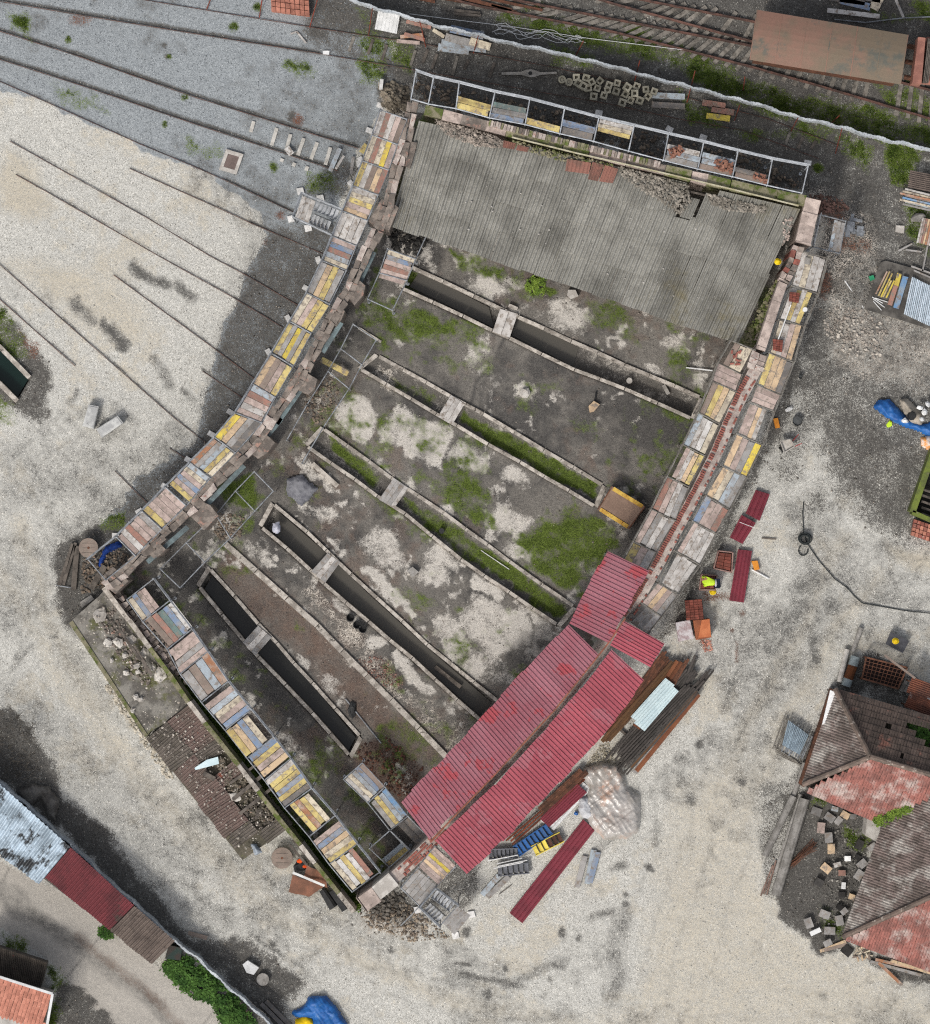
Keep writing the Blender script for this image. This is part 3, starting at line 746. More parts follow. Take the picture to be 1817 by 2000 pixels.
# ------------------------------------------------------------------ common materials
WOODC = {
 'w': ((206, 202, 197), (168, 163, 158)), 'c': ((226, 212, 184), (186, 172, 148)), 'y': ((222, 198, 112), (186, 158, 88)), 'Y': ((234, 206, 56), (204, 172, 60)),
 'p': ((196, 172, 162), (158, 136, 128)), 'r': ((158, 104, 88), (128, 88, 76)), 'b': ((106, 132, 168), (140, 146, 156)), 'l': ((172, 188, 200), (150, 156, 162)),
 'g': ((158, 156, 154), (128, 126, 124)), 'd': ((102, 99, 98), (80, 77, 75)), 'o': ((224, 190, 146), (190, 158, 122)), 'n': ((136, 116, 104), (108, 92, 82)),
 'k': ((164, 100, 62), (190, 160, 140)), 't': ((88, 116, 112), (72, 88, 88)), 'B': ((88, 142, 196), (132, 156, 178)), 'W': ((232, 230, 226), (204, 200, 196))}
def wood(k):
    a, b = (tuple(c * .74 + g * .26 for c, g in zip(q, (186, 179, 170))) for q in WOODC[k])
    return M('board_' + {'w': 'pale', 'c': 'cream', 'y': 'yellow', 'Y': 'bright_yellow', 'p': 'pinkish', 'r': 'red', 'b': 'blue', 'l': 'pale_blue', 'g': 'grey', 'd': 'dark', 'o': 'peach', 'n': 'brown', 'k': 'rusty', 't': 'teal', 'B': 'sky_blue', 'W': 'white'}[k],
             C(*a), C(*b), 1.6, 0.42, 0.62, c3=C(138, 127, 116), sc3=3.5, lo3=0.49, hi3=0.64, fine=22, fv=0.3, rough=0.8, rv=0.12)
GALV = M('galvanised_tube', C(168, 172, 176), C(130, 132, 134), 3, fine=30, rough=0.5, metal=0.35, rv=0.08)
DULLT = M('dull_tube', C(112, 106, 98), C(150, 146, 138), 3, fine=30, rough=0.6, metal=0.3)
PAD = M('pale_pad', C(226, 224, 220), C(196, 194, 190), 3, rough=0.8)
STONE = M('ruin_stone', C(146, 135, 125), C(108, 100, 93), 1.6, c3=C(162, 130, 116), sc3=2.5, lo3=0.56, hi3=0.66, fine=18, fv=0.45, bump=0.6, attr=True)
PLAST = M('pinkish_plaster', C(198, 181, 170), C(160, 145, 136), 1.5, c3=C(122, 110, 102), sc3=4, fine=24, fv=0.35, bump=0.5, attr=True)
MOSSY = M('mossy_stone', C(140, 134, 110), C(110, 108, 78), 2, c3=C(92, 104, 50), sc3=2, lo3=0.5, hi3=0.6, fine=18, fv=0.45, bump=0.6, attr=True)
KERB = M('kerb_concrete', C(196, 188, 177), C(150, 142, 132), 2.5, c3=C(92, 86, 79), sc3=4, lo3=0.57, hi3=0.66, fine=24, fv=0.4, bump=0.5)
STEELB = M('blue_grey_steel', C(120, 136, 138), C(98, 108, 110), 2, c3=C(120, 90, 74), sc3=6, lo3=0.66, hi3=0.7, rough=0.6, metal=0.2)
RUST = M('rusty_steel', C(112, 74, 56), C(82, 58, 46), 2.5, c3=C(142, 98, 76), sc3=6, rough=0.8)
RAILM = M('rail_steel', C(112, 82, 72), C(78, 62, 56), 2, rough=0.7, metal=0.15)
BRICK = M('red_brick', C(156, 94, 82), C(132, 84, 74), 2, c3=C(196, 170, 156), sc3=5, lo3=0.6, hi3=0.7, fine=24, fv=0.3, rv=0.25, attr=True)
MORTAR = M('lime_mortar', C(196, 184, 174), C(164, 150, 142), 2, c3=C(150, 108, 96), sc3=5, fine=24, fv=0.4, bump=0.5)
CONCR = M('grey_concrete', C(158, 154, 148), C(130, 126, 120), 2, c3=C(100, 96, 90), sc3=5, fine=24, fv=0.3)
CONCL = M('pale_concrete', C(198, 193, 185), C(170, 164, 156), 2, fine=24, fv=0.3)
DARKW = M('weathered_timber', C(110, 102, 94), C(82, 76, 70), 3, fine=30, fv=0.4)
WHITEP = M('white_paint', C(236, 236, 234), C(216, 216, 214), 2, fine=20, fv=0.1, rough=0.6)
BLACKR = M('black_rubber', C(48, 48, 48), C(36, 36, 36), 3, rough=0.6)

# ------------------------------------------------------------------ pits
water_m = NT('pit_water'); water_mat = water_m.done(C(46, 46, 44), 0.12)
mud_m = NT('muddy_water'); mud_mat = mud_m.done(C(84, 81, 75), 0.25)
pond_m = NT('pond_water'); pond_mat = pond_m.done(C(22, 40, 36), 0.12)
PIT_LABEL = {'top': 'long inspection pit with pale kerbs below the grey corrugated roof', 'b': 'inspection pit filled with bright green grass beyond its plank bridge',
             'c': 'mossy inspection pit with long pale kerbs in the middle of the shed floor', 'd': 'dark wet inspection pit with a fallen timber, two black buckets beside',
             'e': 'water filled inspection pit alongside the low scaffold deck'}
def offset(pts, d):
    out = []
    for i, p in enumerate(pts):
        a = pts[max(i - 1, 0)]; b = pts[min(i + 1, len(pts) - 1)]
        dx, dy = b[0] - a[0], b[1] - a[1]
        L = math.hypot(dx, dy)
        out.append((p[0] - dy / L * d, p[1] + dx / L * d))
    return out
def subdiv(pts, step):
    out = [pts[0]]
    for a, b in zip(pts[:-1], pts[1:]):
        n = max(1, round(math.hypot(b[0] - a[0], b[1] - a[1]) / step))
        out += [lerp(a, b, i / n) for i in range(1, n + 1)]
    return out
for p in PITS:
    c = W(*p['poly'][0], -1.0)
    root = thing('inspection_pit', c, PIT_LABEL[p['key']], 'pit', 'inspection pits in the shed floor')
    for side, sg in (('up', -1), ('lo', 1)):
        line = subdiv(p[side], 62)
        wob = [(x + random.uniform(-1, 1), y + random.uniform(-1, 1)) for x, y in line]
        inn = offset(wob, -sg * 3.2); out = offset(wob, sg * 3.4)
        for i in range(len(line) - 1):
            mb = MB()
            g = 0.012
            a0, a1 = lerp(inn[i], inn[i + 1], g), lerp(inn[i], inn[i + 1], 1 - g)
            b0, b1 = lerp(out[i], out[i + 1], g), lerp(out[i], out[i + 1], 1 - g)
            h = 0.10 + random.uniform(-0.03, 0.03)
            mb.plp([a0, a1, b1, b0], h, -1.05)
            mb.build('kerb_stone', KERB, root)
    for e in (0, -1):
        a, b = p['up'][e], p['lo'][e]
        d = p['up'][1 if e == 0 else -2]
        dx, dy = (a[0] - d[0]), (a[1] - d[1]); L = math.hypot(dx, dy); dx, dy = dx / L * 9, dy / L * 9
        mb = MB(); mb.plp([a, b, (b[0] + dx, b[1] + dy), (a[0] + dx, a[1] + dy)], 0.05, -1.05)
        mb.build('end_wall', KERB, root)
def water(poly, z, mat, lab):
    mb = MB(); mb.plp(poly, z, z - 0.05)
    o = mb.build('water', mat, None, lab, None, None, 'structure')
water([(820, 530), (955, 600), (965, 640), (800, 560)], -0.63, mud_mat, 'shallow dark water in the upper pit')
water([(1010, 622), (1080, 655), (1130, 678), (1120, 715), (1000, 655)], -0.66, mud_mat, 'thin dark water in the long upper pit')
water([(415, 1125), (505, 1222), (610, 1338), (695, 1440), (680, 1468), (610, 1388), (505, 1278), (400, 1150)], -0.58, water_mat, 'black standing water in the pit by the low scaffold')
water([(545, 1000), (640, 1082), (720, 1160), (835, 1265), (960, 1372), (940, 1400), (805, 1280), (634, 1135), (525, 1032)], -0.69, mud_mat, 'dark water standing in the wet pit')
water(POND, -0.55, pond_mat, 'dark green water in the concrete tank')
root = thing('water_tank', W(20, 720), 'sunken concrete tank of dark green water at the yard edge', 'tank')
for a, b in (((-60, 634), (0, 676)), ((0, 676), (60, 738)), ((-60, 700), (0, 748)), ((0, 748), (36, 784))):
    mb = MB(); mb.bar(W(*a, -0.45), W(*b, -0.45), 0.26, 1.3); mb.build('tank_wall', KERB, root)
# ridge kerb between two pits, and short kerbs
def kerb_line(pts, wpx, z, lab, mat=KERB, step=70):
    root = thing('concrete_kerb', W(*pts[0]), lab, 'kerb')
    line = subdiv(pts, step)
    L, R = offset(line, -wpx / 2), offset(line, wpx / 2)
    for i in range(len(line) - 1):
        mb = MB()
        mb.plp([lerp(L[i], L[i + 1], 0.01), lerp(L[i], L[i + 1], 0.99), lerp(R[i], R[i + 1], 0.99), lerp(R[i], R[i + 1], 0.01)], z + random.uniform(-0.02, 0.02), -0.1)
        mb.build('kerb_stone', mat, root)
kerb_line([(440, 1062), (620, 1222), (668, 1272), (764, 1367), (872, 1478)], 11, 0.10, 'low broken concrete kerb between the wet pit and the water pit')
kerb_line([(610, 905), (660, 950)], 9, 0.14, 'short concrete kerb beside the dark tarpaulin')
kerb_line([(700, 640), (745, 668)], 5, 0.07, 'thin concrete edge beside the moss')
# ------------------------------------------------------------------ walls
def polyat(pts, t):
    """point at distance t (pixels) along the line, with its direction"""
    for a, b in zip(pts[:-1], pts[1:]):
        L = math.hypot(b[0] - a[0], b[1] - a[1])
        if t <= L or b is pts[-1]:
            q = min(t / L, 1)
            return lerp(a, b, q), ((b[0] - a[0]) / L, (b[1] - a[1]) / L)
        t -= L
def polylen(pts):
    return sum(math.hypot(b[0] - a[0], b[1] - a[1]) for a, b in zip(pts[:-1], pts[1:]))

def stones_on(root, pts, wpx, z1, z0, step, mats, name='stone', zj=0.12, rows=1, gap=1.0, jit=2.0, t0=0, t1=None):
    L = polylen(pts) if t1 is None else t1
    t = t0
    while t < L - 2:
        s = min(step * random.uniform(0.7, 1.35), L - t)
        (ax, ay), d = polyat(pts, t + gap / 2); (bx, by), d2 = polyat(pts, t + s - gap / 2)
        nxv, nyv = -d[1], d[0]; mx, my = -d2[1], d2[0]
        for r in range(rows):
            u0 = -wpx / 2 + wpx * r / rows + (0.6 if r else 0); u1 = -wpx / 2 + wpx * (r + 1) / rows
            j = lambda: random.uniform(-jit, jit)
            zz = z1 + random.uniform(-zj, zj)
            q = [(ax + nxv * u0 + j(), ay + nyv * u0 + j()), (bx + mx * u0 + j(), by + my * u0 + j()), (bx + mx * u1 + j(), by + my * u1 + j()), (ax + nxv * u1 + j(), ay + nyv * u1 + j())]
            mb = MB()
            top = [W(x, y, zz + random.uniform(-zj, zj) * 0.5) for x, y in q]
            mb.prism(top, z0)
            mb.build(name, random.choice(mats), root)
        t += s

def rubble_heap(name, label, outline, n, r0, r1, mat, z=0.0, heap=0.0, cat='rubble', flat=0.6, zf=None):
    """small loose stones inside a pixel outline, one mass"""
    mb = MB()
    xs = [p[0] for p in outline]; ys = [p[1] for p in outline]
    cx, cy = sum(xs) / len(xs), sum(ys) / len(ys)
    k = 0; tries = 0
    while k < n and tries < n * 30:
        tries += 1
        x, y = random.uniform(min(xs), max(xs)), random.uniform(min(ys), max(ys))
        if not inside(np.array([x]), np.array([y]), outline)[0]: continue
        r = r0 + (r1 - r0) * random.random() ** 2.5
        e = seg_dist(np.array([x]), np.array([y]), outline, True)[0]
        zz = (zf(x, y) if zf else z + (float(heights(x, y)) if z == 0 else 0)) + heap * min(e / 25, 1) * random.uniform(0.2, 1) + r * 0.25
        mb.rock(W(x, y, zz), r, r * random.uniform(0.6, 1), r * flat)
        k += 1
    return mb.build(name, mat, None, label, cat, None, 'stuff', rnd=True)

WZ = 4.5
LEFT = [(806, 200), (793, 273), (777, 323), (756, 408), (737, 450), (712, 498), (685, 563), (650, 617), (612, 692), (573, 759), (523, 830), (495, 867), (418, 944), (373, 992), (323, 1036), (244, 1117), (205, 1146)]
wl = thing('gate_wall', W(570, 760), 'curved ruined gate wall of crumbling masonry behind the long scaffold', 'wall')
stones_on(wl, LEFT, 23, WZ, WZ - 0.75, 22, [STONE, STONE, STONE, MORTAR], 'stone', 0.07, 2, 0.0, 2.4)
# piers that carry it, seen as wider blocks on the inner side
for x, y, w_, h_, a in [(751, 420, 40, 50, 24), (690, 568, 34, 40, 28), (655, 618, 30, 34, 28), (592, 745, 44, 36, 30), (506, 868, 40, 42, 42), (398, 1005, 46, 40, 40), (300, 1070, 34, 30, 42), (222, 1132, 44, 36, 42), (793, 300, 30, 50, 15)]:
    a = math.radians(a); ca, sa = math.cos(a), math.sin(a)
    q = [(x + (u * ca - v * sa) + random.uniform(-3, 3), y + (u * sa + v * ca) + random.uniform(-3, 3)) for u, v in ((-w_ / 2, -h_ / 2), (0, -h_ / 2 - 2), (w_ / 2, -h_ / 2), (w_ / 2 + 2, 0), (w_ / 2, h_ / 2), (0, h_ / 2 + 1), (-w_ / 2, h_ / 2))]
    mb = MB(); mb.plp(q, WZ - 0.12, -0.2); mb.build('pier', STONE, wl)
for a, b in [((288, 1098), (367, 1029)), ((404, 986), (477, 909)), ((516, 859), (550, 817)), ((541, 828), (589, 759)), ((630, 688), (667, 630)), ((696, 566), (731, 492))]:
    mb = MB()
    A, B = W(*a, WZ - 0.45), W(*b, WZ - 0.45)
    mb.bar(A, B, 0.26, 0.03); mb.bar(A - Vector((0, 0, 0.28)), B - Vector((0, 0, 0.28)), 0.26, 0.03); mb.bar(A - Vector((0, 0, 0.14)), B - Vector((0, 0, 0.14)), 0.03, 0.26)
    mb.build('steel_beam', STEELB, wl)

BACK = [(830, 214), (1000, 258), (1130, 290), (1273, 326), (1430, 362), (1575, 392)]
wb = thing('back_wall', W(1200, 300), 'straight ruined back wall of brick along the top of the grey roof', 'wall')
stones_on(wb, BACK, 20, WZ + 0.2, -0.1, 40, [PLAST, MOSSY, STONE], 'stone', 0.06, 1, 0.6, 1.0)
stones_on(wb, [(955, 240), (1130, 284), (1290, 322)], 12, WZ + 0.34, WZ + 0.1, 5.5, [MOSSY, MORTAR, STONE], 'brick', 0.05, 1, 0.9, 0.6)
mb = MB(); mb.path([W(x, y, WZ + 0.32) for x, y in ((1000, 268), (1130, 300), (1280, 334), (1440, 372), (1560, 402))], 0.07, 0.16); mb.build('flashing', M('pale_flashing', C(190, 184, 160), C(168, 160, 128), 3), wb)

RIGHT1 = [(1592, 386), (1573, 469), (1552, 512), (1535, 545), (1512, 602), (1491, 684)]
RIGHT2 = [(1491, 684), (1477, 720), (1448, 770), (1423, 828), (1400, 884), (1373, 938), (1342, 997), (1307, 1061), (1276, 1119), (1246, 1171), (1218, 1215), (1085, 1385), (962, 1518), (845, 1645), (765, 1722), (706, 1766)]
wr = thing('outer_wall', W(1440, 800), 'long curved outer wall with red brick courses between two scaffold decks', 'wall')
stones_on(wr, [(1589, 389), (1569, 476)], 30, WZ + 0.3, -0.1, 26, [PLAST], 'stone', 0.03, 1, 0.4, 0.8)
stones_on(wr, [(1560, 480), (1550, 512), (1530, 552)], 22, WZ + 0.1, -0.1, 12, [BRICK, PLAST, STONE], 'stone', 0.08, 2, 0.8, 1.5)
stones_on(wr, [(1530, 552), (1512, 602), (1486, 684)], 18, WZ + 0.2, -0.1, 40, [PLAST], 'stone', 0.03, 1, 0.3, 0.6)
stones_on(wr, [(1486, 690), (1474, 722)], 34, WZ, -0.1, 14, [PLAST, MORTAR], 'stone', 0.08, 2, 0.8, 1.5)
stones_on(wr, RIGHT2, 24, WZ - 0.08, -0.1, 70, [MORTAR], 'core', 0.01, 1, 0, 0.2, 40)
brick_me = MB(); brick_me.bar((-0.06, 0, 0), (0.06, 0, 0), 0.26, 0.07)
_b = brick_me.build('brick', BRICK, wr); bpy.data.objects.remove(_b)
bm_ = MB(); bm_.v = [(x, y, z) for x in (-0.5, 0.5) for y in (-0.5, 0.5) for z in (-0.5, 0.5)]
bm_.f = [(0, 1, 3, 2), (4, 6, 7, 5), (0, 4, 5, 1), (2, 3, 7, 6), (0, 2, 6, 4), (1, 5, 7, 3)]
BOX = bpy.data.meshes.new('brick'); BOX.from_pydata(bm_.v, [], bm_.f); BOX.materials.append(BRICK); BOX.update()
def boxed(name, parent, c, size, ang=0.0, me=BOX):
    o = bpy.data.objects.new(name, me); link(o, parent)
    o.location = Vector(c) - (WL[parent.name] if parent else Vector((0, 0, 0)))
    o.scale = size; o.rotation_euler = (random.uniform(-.03, .03), random.uniform(-.03, .03), ang)
    WL[o.name] = Vector(c)
    return o
t = 62.0; L2 = polylen(RIGHT2); nb = 0
while t < 590:
    (x, y), d = polyat(RIGHT2, t)
    if random.random() < 0.93:
        q = -6.0 + random.uniform(-0.6, 0.6)
        boxed('brick', wr, W(x - d[1] * -q, y + d[0] * -q, WZ - 0.03), (0.088, 0.25, 0.09), math.atan2(-d[1], d[0])); nb += 1
    if random.random() < 0.42:
        q = 9.5 + random.uniform(-0.6, 0.6)
        boxed('brick', wr, W(x - d[1] * -q, y + d[0] * -q, WZ - 0.03), (0.12, 0.11, 0.09), math.atan2(-d[1], d[0])); nb += 1
    t += 4.6
t = L2 - 215
while t < L2 - 95:
    (x, y), d = polyat(RIGHT2, t)
    for q in (-8, -2.5, 3, 8.5):
        if random.random() < 0.8:
            boxed('brick', wr, W(x - d[1] * q, y + d[0] * q, WZ - 0.04), (0.20, 0.11, 0.09), math.atan2(-d[1], d[0]) + random.choice([0, 0, 1.57]) * (random.random() < 0.3)); nb += 1
    t += 7.5
stones_on(wr, [(770, 1718), (706, 1768)], 32, WZ + 0.12, -0.1, 34, [PLAST, CONCL], 'stone', 0.04, 1, 0.3, 2.0)
# low wall on the lower left with the annex outside it
WLOW = [(203, 1148), (262, 1225), (316, 1296), (376, 1382), (456, 1482), (545, 1598), (610, 1680), (692, 1782)]
wlow = thing('low_wall', W(450, 1470), 'long thin mossy wall between the annex and the low scaffold', 'wall')
stones_on(wlow, WLOW, 9, 2.6, -0.1, 60, [MOSSY, KERB], 'coping', 0.02, 1, 0.5, 0.8)
stones_on(wlow, [(225, 1160), (280, 1235), (338, 1310)], 18, 2.2, -0.1, 11, [PLAST, STONE, MORTAR], 'stone', 0.12, 2, 0.8, 1.6)
rubble_heap('rubble', 'loose broken masonry lying along the top of the low wall', [(268, 1180), (300, 1215), (372, 1330), (360, 1340), (290, 1260), (255, 1200)], 240, 0.05, 0.16, STONE, 2.0, 0.35)

# ------------------------------------------------------------------ annex
ax = thing('annex', W(330, 1430), 'narrow ruined annex with cracked concrete slab and dull red corrugated sheets', 'annex')
ANZ = 1.9
mb = MB(); mb.plp([(x + random.uniform(-2.5, 2.5), y + random.uniform(-2.5, 2.5)) for x, y in subdiv([(135, 1217), (203, 1152), (258, 1222), (312, 1296), (368, 1376), (284, 1440), (205, 1318), (135, 1217)], 16)[:-1]], ANZ, -0.1)
mb.build('slab', M('annex_slab', C(138, 134, 126), C(96, 92, 86), 0.9, c3=C(96, 96, 66), sc3=0.7, lo3=0.5, hi3=0.62, fine=24, fv=0.4, bump=0.5), ax)
mb = MB(); mb.plp([(135, 1217), (142, 1212), (288, 1434), (284, 1440)], ANZ + 0.06, ANZ - 0.1); mb.build('slab_edge', MOSSY, ax)
REDB = M('faded_red_sheet', C(124, 106, 99), C(110, 98, 90), 0.8, c3=C(140, 84, 70), sc3=1.2, lo3=0.64, hi3=0.7, fine=26, fv=0.3, rv=0.06, cont=True)
A0, A1, A2, A3 = (287, 1442), (366, 1378), (570, 1612), (474, 1680)
nr = 11
for i in range(nr):
    for j in range(2):
        if (i, j) in ((8, 1), (9, 1), (4, 1), (6, 1), (10, 0), (7, 1)): continue
        u0, u1 = i / nr, (i + 1.04) / nr
        v0, v1 = j * 0.5, j * 0.5 + 0.52
        f = lambda u, v, z: W(*lerp(lerp(A0, A3, u), lerp(A1, A2, u), v), z)
        z0 = ANZ + 0.05 + 0.25 * v0 + random.uniform(0, 0.1); z1 = ANZ + 0.05 + 0.25 * v1 + random.uniform(0, 0.1)
        k0, k1, k2 = (random.uniform(-.025, .025) for _ in range(3))
        mb = MB(); mb.corr(f(u0 + k2 * .3, v0 + k0, z0), f(u1 + k2 * .3, v0 + k0, z0 + k1), f(u1 - k2 * .3, v1 + k1, z1), f(u0 - k2 * .3, v1 + k1, z1 + k0), 5, 0.05)
        mb.build('roof_sheet', random.choice([REDB, REDB, REDB, M('greyed_sheet', C(116, 108, 100), C(96, 90, 82), 1.0, c3=C(108, 102, 78), sc3=1, fine=20, fv=.35)]), ax)
mb = MB(); mb.plp([A0, A1, A2, A3], ANZ - 0.06, -0.1); mb.build('underside', M('annex_dirt', C(104, 97, 84), C(84, 80, 68), 1.2, c3=C(92, 98, 56), sc3=1.5, fine=18, fv=0.5, bump=0.6), ax)
rubble_heap('rubble', 'earth and crumbled debris over the annex sheets beside the low wall', [(430, 1480), (470, 1500), (560, 1600), (540, 1620), (500, 1600), (455, 1560), (425, 1510)], 420, 0.03, 0.12, M('annex_debris', C(128, 118, 104), C(96, 90, 78), 2, c3=C(150, 120, 104), fine=20, fv=0.4, attr=True, rv=.3), ANZ + 0.2, 0.15)
rubble_heap('rubble', 'small pale chips strewn over the whole annex', [(150, 1212), (205, 1162), (365, 1372), (560, 1605), (480, 1670), (290, 1435)], 1100, 0.015, 0.07, M('annex_chip', C(196, 188, 176), C(140, 132, 122), 3, fine=20, fv=.3, attr=True, rv=.35), ANZ + 0.33, 0.0)
rubble_heap('rubble', 'brown earth and broken boards heaped over the lower annex', [(490, 1530), (520, 1545), (565, 1608), (530, 1640), (490, 1610), (470, 1570)], 420, 0.03, 0.12, DARKW, ANZ + 0.1, 0.25)
rubble_heap('rubble', 'dark damp debris piled on the concrete annex slab', [(180, 1190), (225, 1185), (250, 1240), (290, 1300), (300, 1350), (260, 1330), (200, 1230)], 260, 0.03, 0.13, STONE, ANZ, 0.1)
def at_h(x, y, z): return W(x, y, z)
for k, (x, y, r) in enumerate([(196, 1202, 16), (212, 1255, 10), (231, 1256, 10), (255, 1252, 13), (283, 1275, 10), (244, 1280, 6), (247, 1314, 7), (271, 1312, 6), (268, 1300, 8), (266, 1362, 7), (276, 1366, 6), (218, 1290, 5), (300, 1304, 8), (312, 1318, 14), (260, 1388, 5)]):
    mb = MB(); mb.rock(W(x, y, ANZ + 0.12), r / 35, r / 42, 0.16, 0.28)
    mb.build('concrete_lump', CONCL, None, 'broken pale concrete lump lying on the annex slab', 'rubble lump', 'concrete lumps on the annex slab')
for _k, (a, b, w) in enumerate([((450, 1530), (520, 1480), 5), ((455, 1562), (530, 1500), 7), ((468, 1590), (545, 1528), 6), ((398, 1510), (420, 1522), 9), ((262, 1262), (296, 1318), 6), ((232, 1228), (275, 1290), 5)]):
    mb = MB(); mb.bar(W(*a, ANZ + 0.4), W(*b, ANZ + 0.45), w / 35, 0.1)
    mb.build('timber', DARKW, None, ['thin grey timber across the annex, uppermost of the three long ones', 'thickest grey timber across the annex, middle of the three long ones', 'long grey timber across the annex, nearest the cable drum', 'short stubby timber below the pale sheet scrap on the annex', 'dark timber along the low wall beside the concrete lumps', 'thin dark timber at the upper end of the annex slab'][_k], 'timber', 'loose timbers on the annex')

# ------------------------------------------------------------------ scaffolds
def scaffold(label, A, B, bays, zd, cat='scaffold', group=None, rails='A', pads=None, tube=None, posts=True, name='scaffold'):
    tube = tube or GALV
    n = len(A)
    mid = lerp(A[n // 2], B[n // 2], 0.5)
    root = thing(name, W(*mid), label, cat, group)
    up = lambda p, z: W(p[0], p[1], z)
    if posts:
        for i in range(n):
            for side, P in (('A', A), ('B', B)):
                top = zd + (1.1 if side in rails else 0.18)
                mb = MB(); q = up(P[i], zd); mb.tube((q.x, q.y, 0), (q.x, q.y, top), 0.032, 6); mb.tube((q.x, q.y, -0.04), (q.x, q.y, 0.0), 0.1, 6)
                mb.build('standard', tube, root)
    for i in range(n):
        mb = MB(); mb.tube(up(A[i], zd + 0.07), up(B[i], zd + 0.07), 0.036, 6)
        mb.build('transom', tube, root)
    for side, P in (('A', A), ('B', B)):
        mb = MB()
        for i in range(n - 1):
            mb.tube(up(P[i], zd + 0.02), up(P[i + 1], zd + 0.02), 0.034, 6)
        mb.build('ledger', tube, root)
        if side in rails:
            for dz in (0.55, 1.05):
                mb = MB()
                for i in range(n - 1):
                    mb.tube(up(lerp(P[i], P[i], 0), zd) + Vector((0, 0, dz)), up(P[i + 1], zd) + Vector((0, 0, dz)), 0.03, 6)
                mb.build('guard_rail', tube, root)
    for i, spec in enumerate(bays):
        if not spec: continue
        ori, cols, u0, u1 = spec[0], spec[1], (spec[2] if len(spec) > 2 else 0.0), (spec[3] if len(spec) > 3 else 1.0)
        dz = spec[4] if len(spec) > 4 else 0.0
        m = len(cols)
        for k, c in enumerate(cols):
            if c == ' ': continue
            s0, s1 = u0 + (u1 - u0) * (k + 0.03) / m, u0 + (u1 - u0) * (k + 0.97) / m
            ea, eb = 0.035 + random.uniform(-0.02, 0.03), 0.965 + random.uniform(-0.03, 0.02)
            q = []
            for s, e in ((s0, ea), (s1, ea), (s1, eb), (s0, eb)):
                if ori == 'L':
                    q.append(lerp(lerp(A[i], B[i], s), lerp(A[i + 1], B[i + 1], s), e))
                else:
                    q.append(lerp(lerp(A[i], A[i + 1], s), lerp(B[i], B[i + 1], s), e))
            j = random.uniform(-0.8, 0.8); l = random.uniform(-0.8, 0.8)
            q = [(x + (j if a < 2 else l) * 0.5, y + (j if a < 2 else l) * 0.5) for a, (x, y) in enumerate(q)]
            z = zd + dz + 0.05 + random.uniform(-0.012, 0.018)
            tl = random.uniform(-0.012, 0.012)
            mb = MB(); mb.slab3([W(x, y, z + (tl if a < 2 else -tl)) for a, (x, y) in enumerate(q)], 0.045)
            mb.build('plank', wood(c), root)
    if pads:
        for x, y, a in pads:
            mb = MB(); a = math.radians(a); ca, sa = math.cos(a), math.sin(a)
            mb.plp([(x + u * ca - v * sa, y + u * sa + v * ca) for u, v in ((-7, -5), (7, -5), (7, 5), (-7, 5))], 0.08, -0.03)
            mb.build('foot_pad', PAD, root)
    return root

LA = [(744, 215), (728, 264), (709, 314), (690, 363), (670, 412), (649, 461), (630, 509), (600, 572), (567, 628), (531, 690), (494, 750), (460, 806), (420, 854), (371, 903), (323, 951), (277, 998), (227, 1048), (172, 1092)]
LB = [(795, 233), (776, 282), (759, 332), (739, 381), (718, 431), (696, 480), (677, 528), (644, 594), (608, 651), (573, 715), (538, 776), (512, 826), (460, 884), (411, 934), (364, 988), (316, 1034), (265, 1086), (207, 1133)]
LBAY = [('L', 'wrwpn'), ('L', 'crcYp'), ('L', 'ywnor'), ('C', 'wcypo'), ('L', 'wwww'), ('C', 'pbrlc'), ('L', 'goyg', 0, 0.95), ('L', 'cpyy'), ('L', 'ygYgy'), ('L', 'onpy'), ('C', 'lrpwp'), ('L', 'Yogd'), ('L', 'kglyc'), ('C', 'lcpbpy', 0, 0.86), ('C', 'ppppy', 0, 0.95), ('C', 'gpprwp'), None]
scaffold('long curved scaffold with bright painted planks along the gate wall', LA, LB, LBAY, 4.55, rails='A',
         pads=[(743, 206, 20), (722, 255, 20), (705, 313, 60), (686, 359, 50), (622, 508, 70), (598, 563, 30), (563, 622, 60), (525, 688, 60), (450, 805, 30), (413, 848, 30), (368, 898, 30), (322, 950, 30), (272, 999, -30), (226, 1046, 0)])

def stairs_obj(root, p0, p1, wpx, n, z0, z1, mat, side=1):
    """flight of treads from p0 to p1 (pixels, centre line), each tread a part"""
    dx, dy = p1[0] - p0[0], p1[1] - p0[1]; L = math.hypot(dx, dy); ux, uy = dx / L, dy / L
    px_, py_ = -uy * wpx / 2, ux * wpx / 2
    for i in range(n):
        a, b = i / n + 0.015, (i + 0.86) / n
        z = z0 + (z1 - z0) * (i + 0.5) / n
        A_, B_ = (p0[0] + dx * a, p0[1] + dy * a), (p0[0] + dx * b, p0[1] + dy * b)
        mb = MB(); mb.plp([(A_[0] + px_, A_[1] + py_), (B_[0] + px_, B_[1] + py_), (B_[0] - px_, B_[1] - py_), (A_[0] - px_, A_[1] - py_)], z, z - 0.05)
        mb.build('tread', mat, root)
    for sgn in (1, -1):
        mb = MB(); a = W(p0[0] + px_ * sgn * 1.12, p0[1] + py_ * sgn * 1.12, z0); b = W(p1[0] + px_ * sgn * 1.12, p1[1] + py_ * sgn * 1.12, z1)
        mb.bar(a, b, 0.04, 0.18); mb.build('stringer', GALV, root)
ALU = M('pale_aluminium', C(196, 198, 200), C(164, 166, 168), 2, c3=C(130, 128, 126), sc3=4, rough=0.5, metal=0.2)
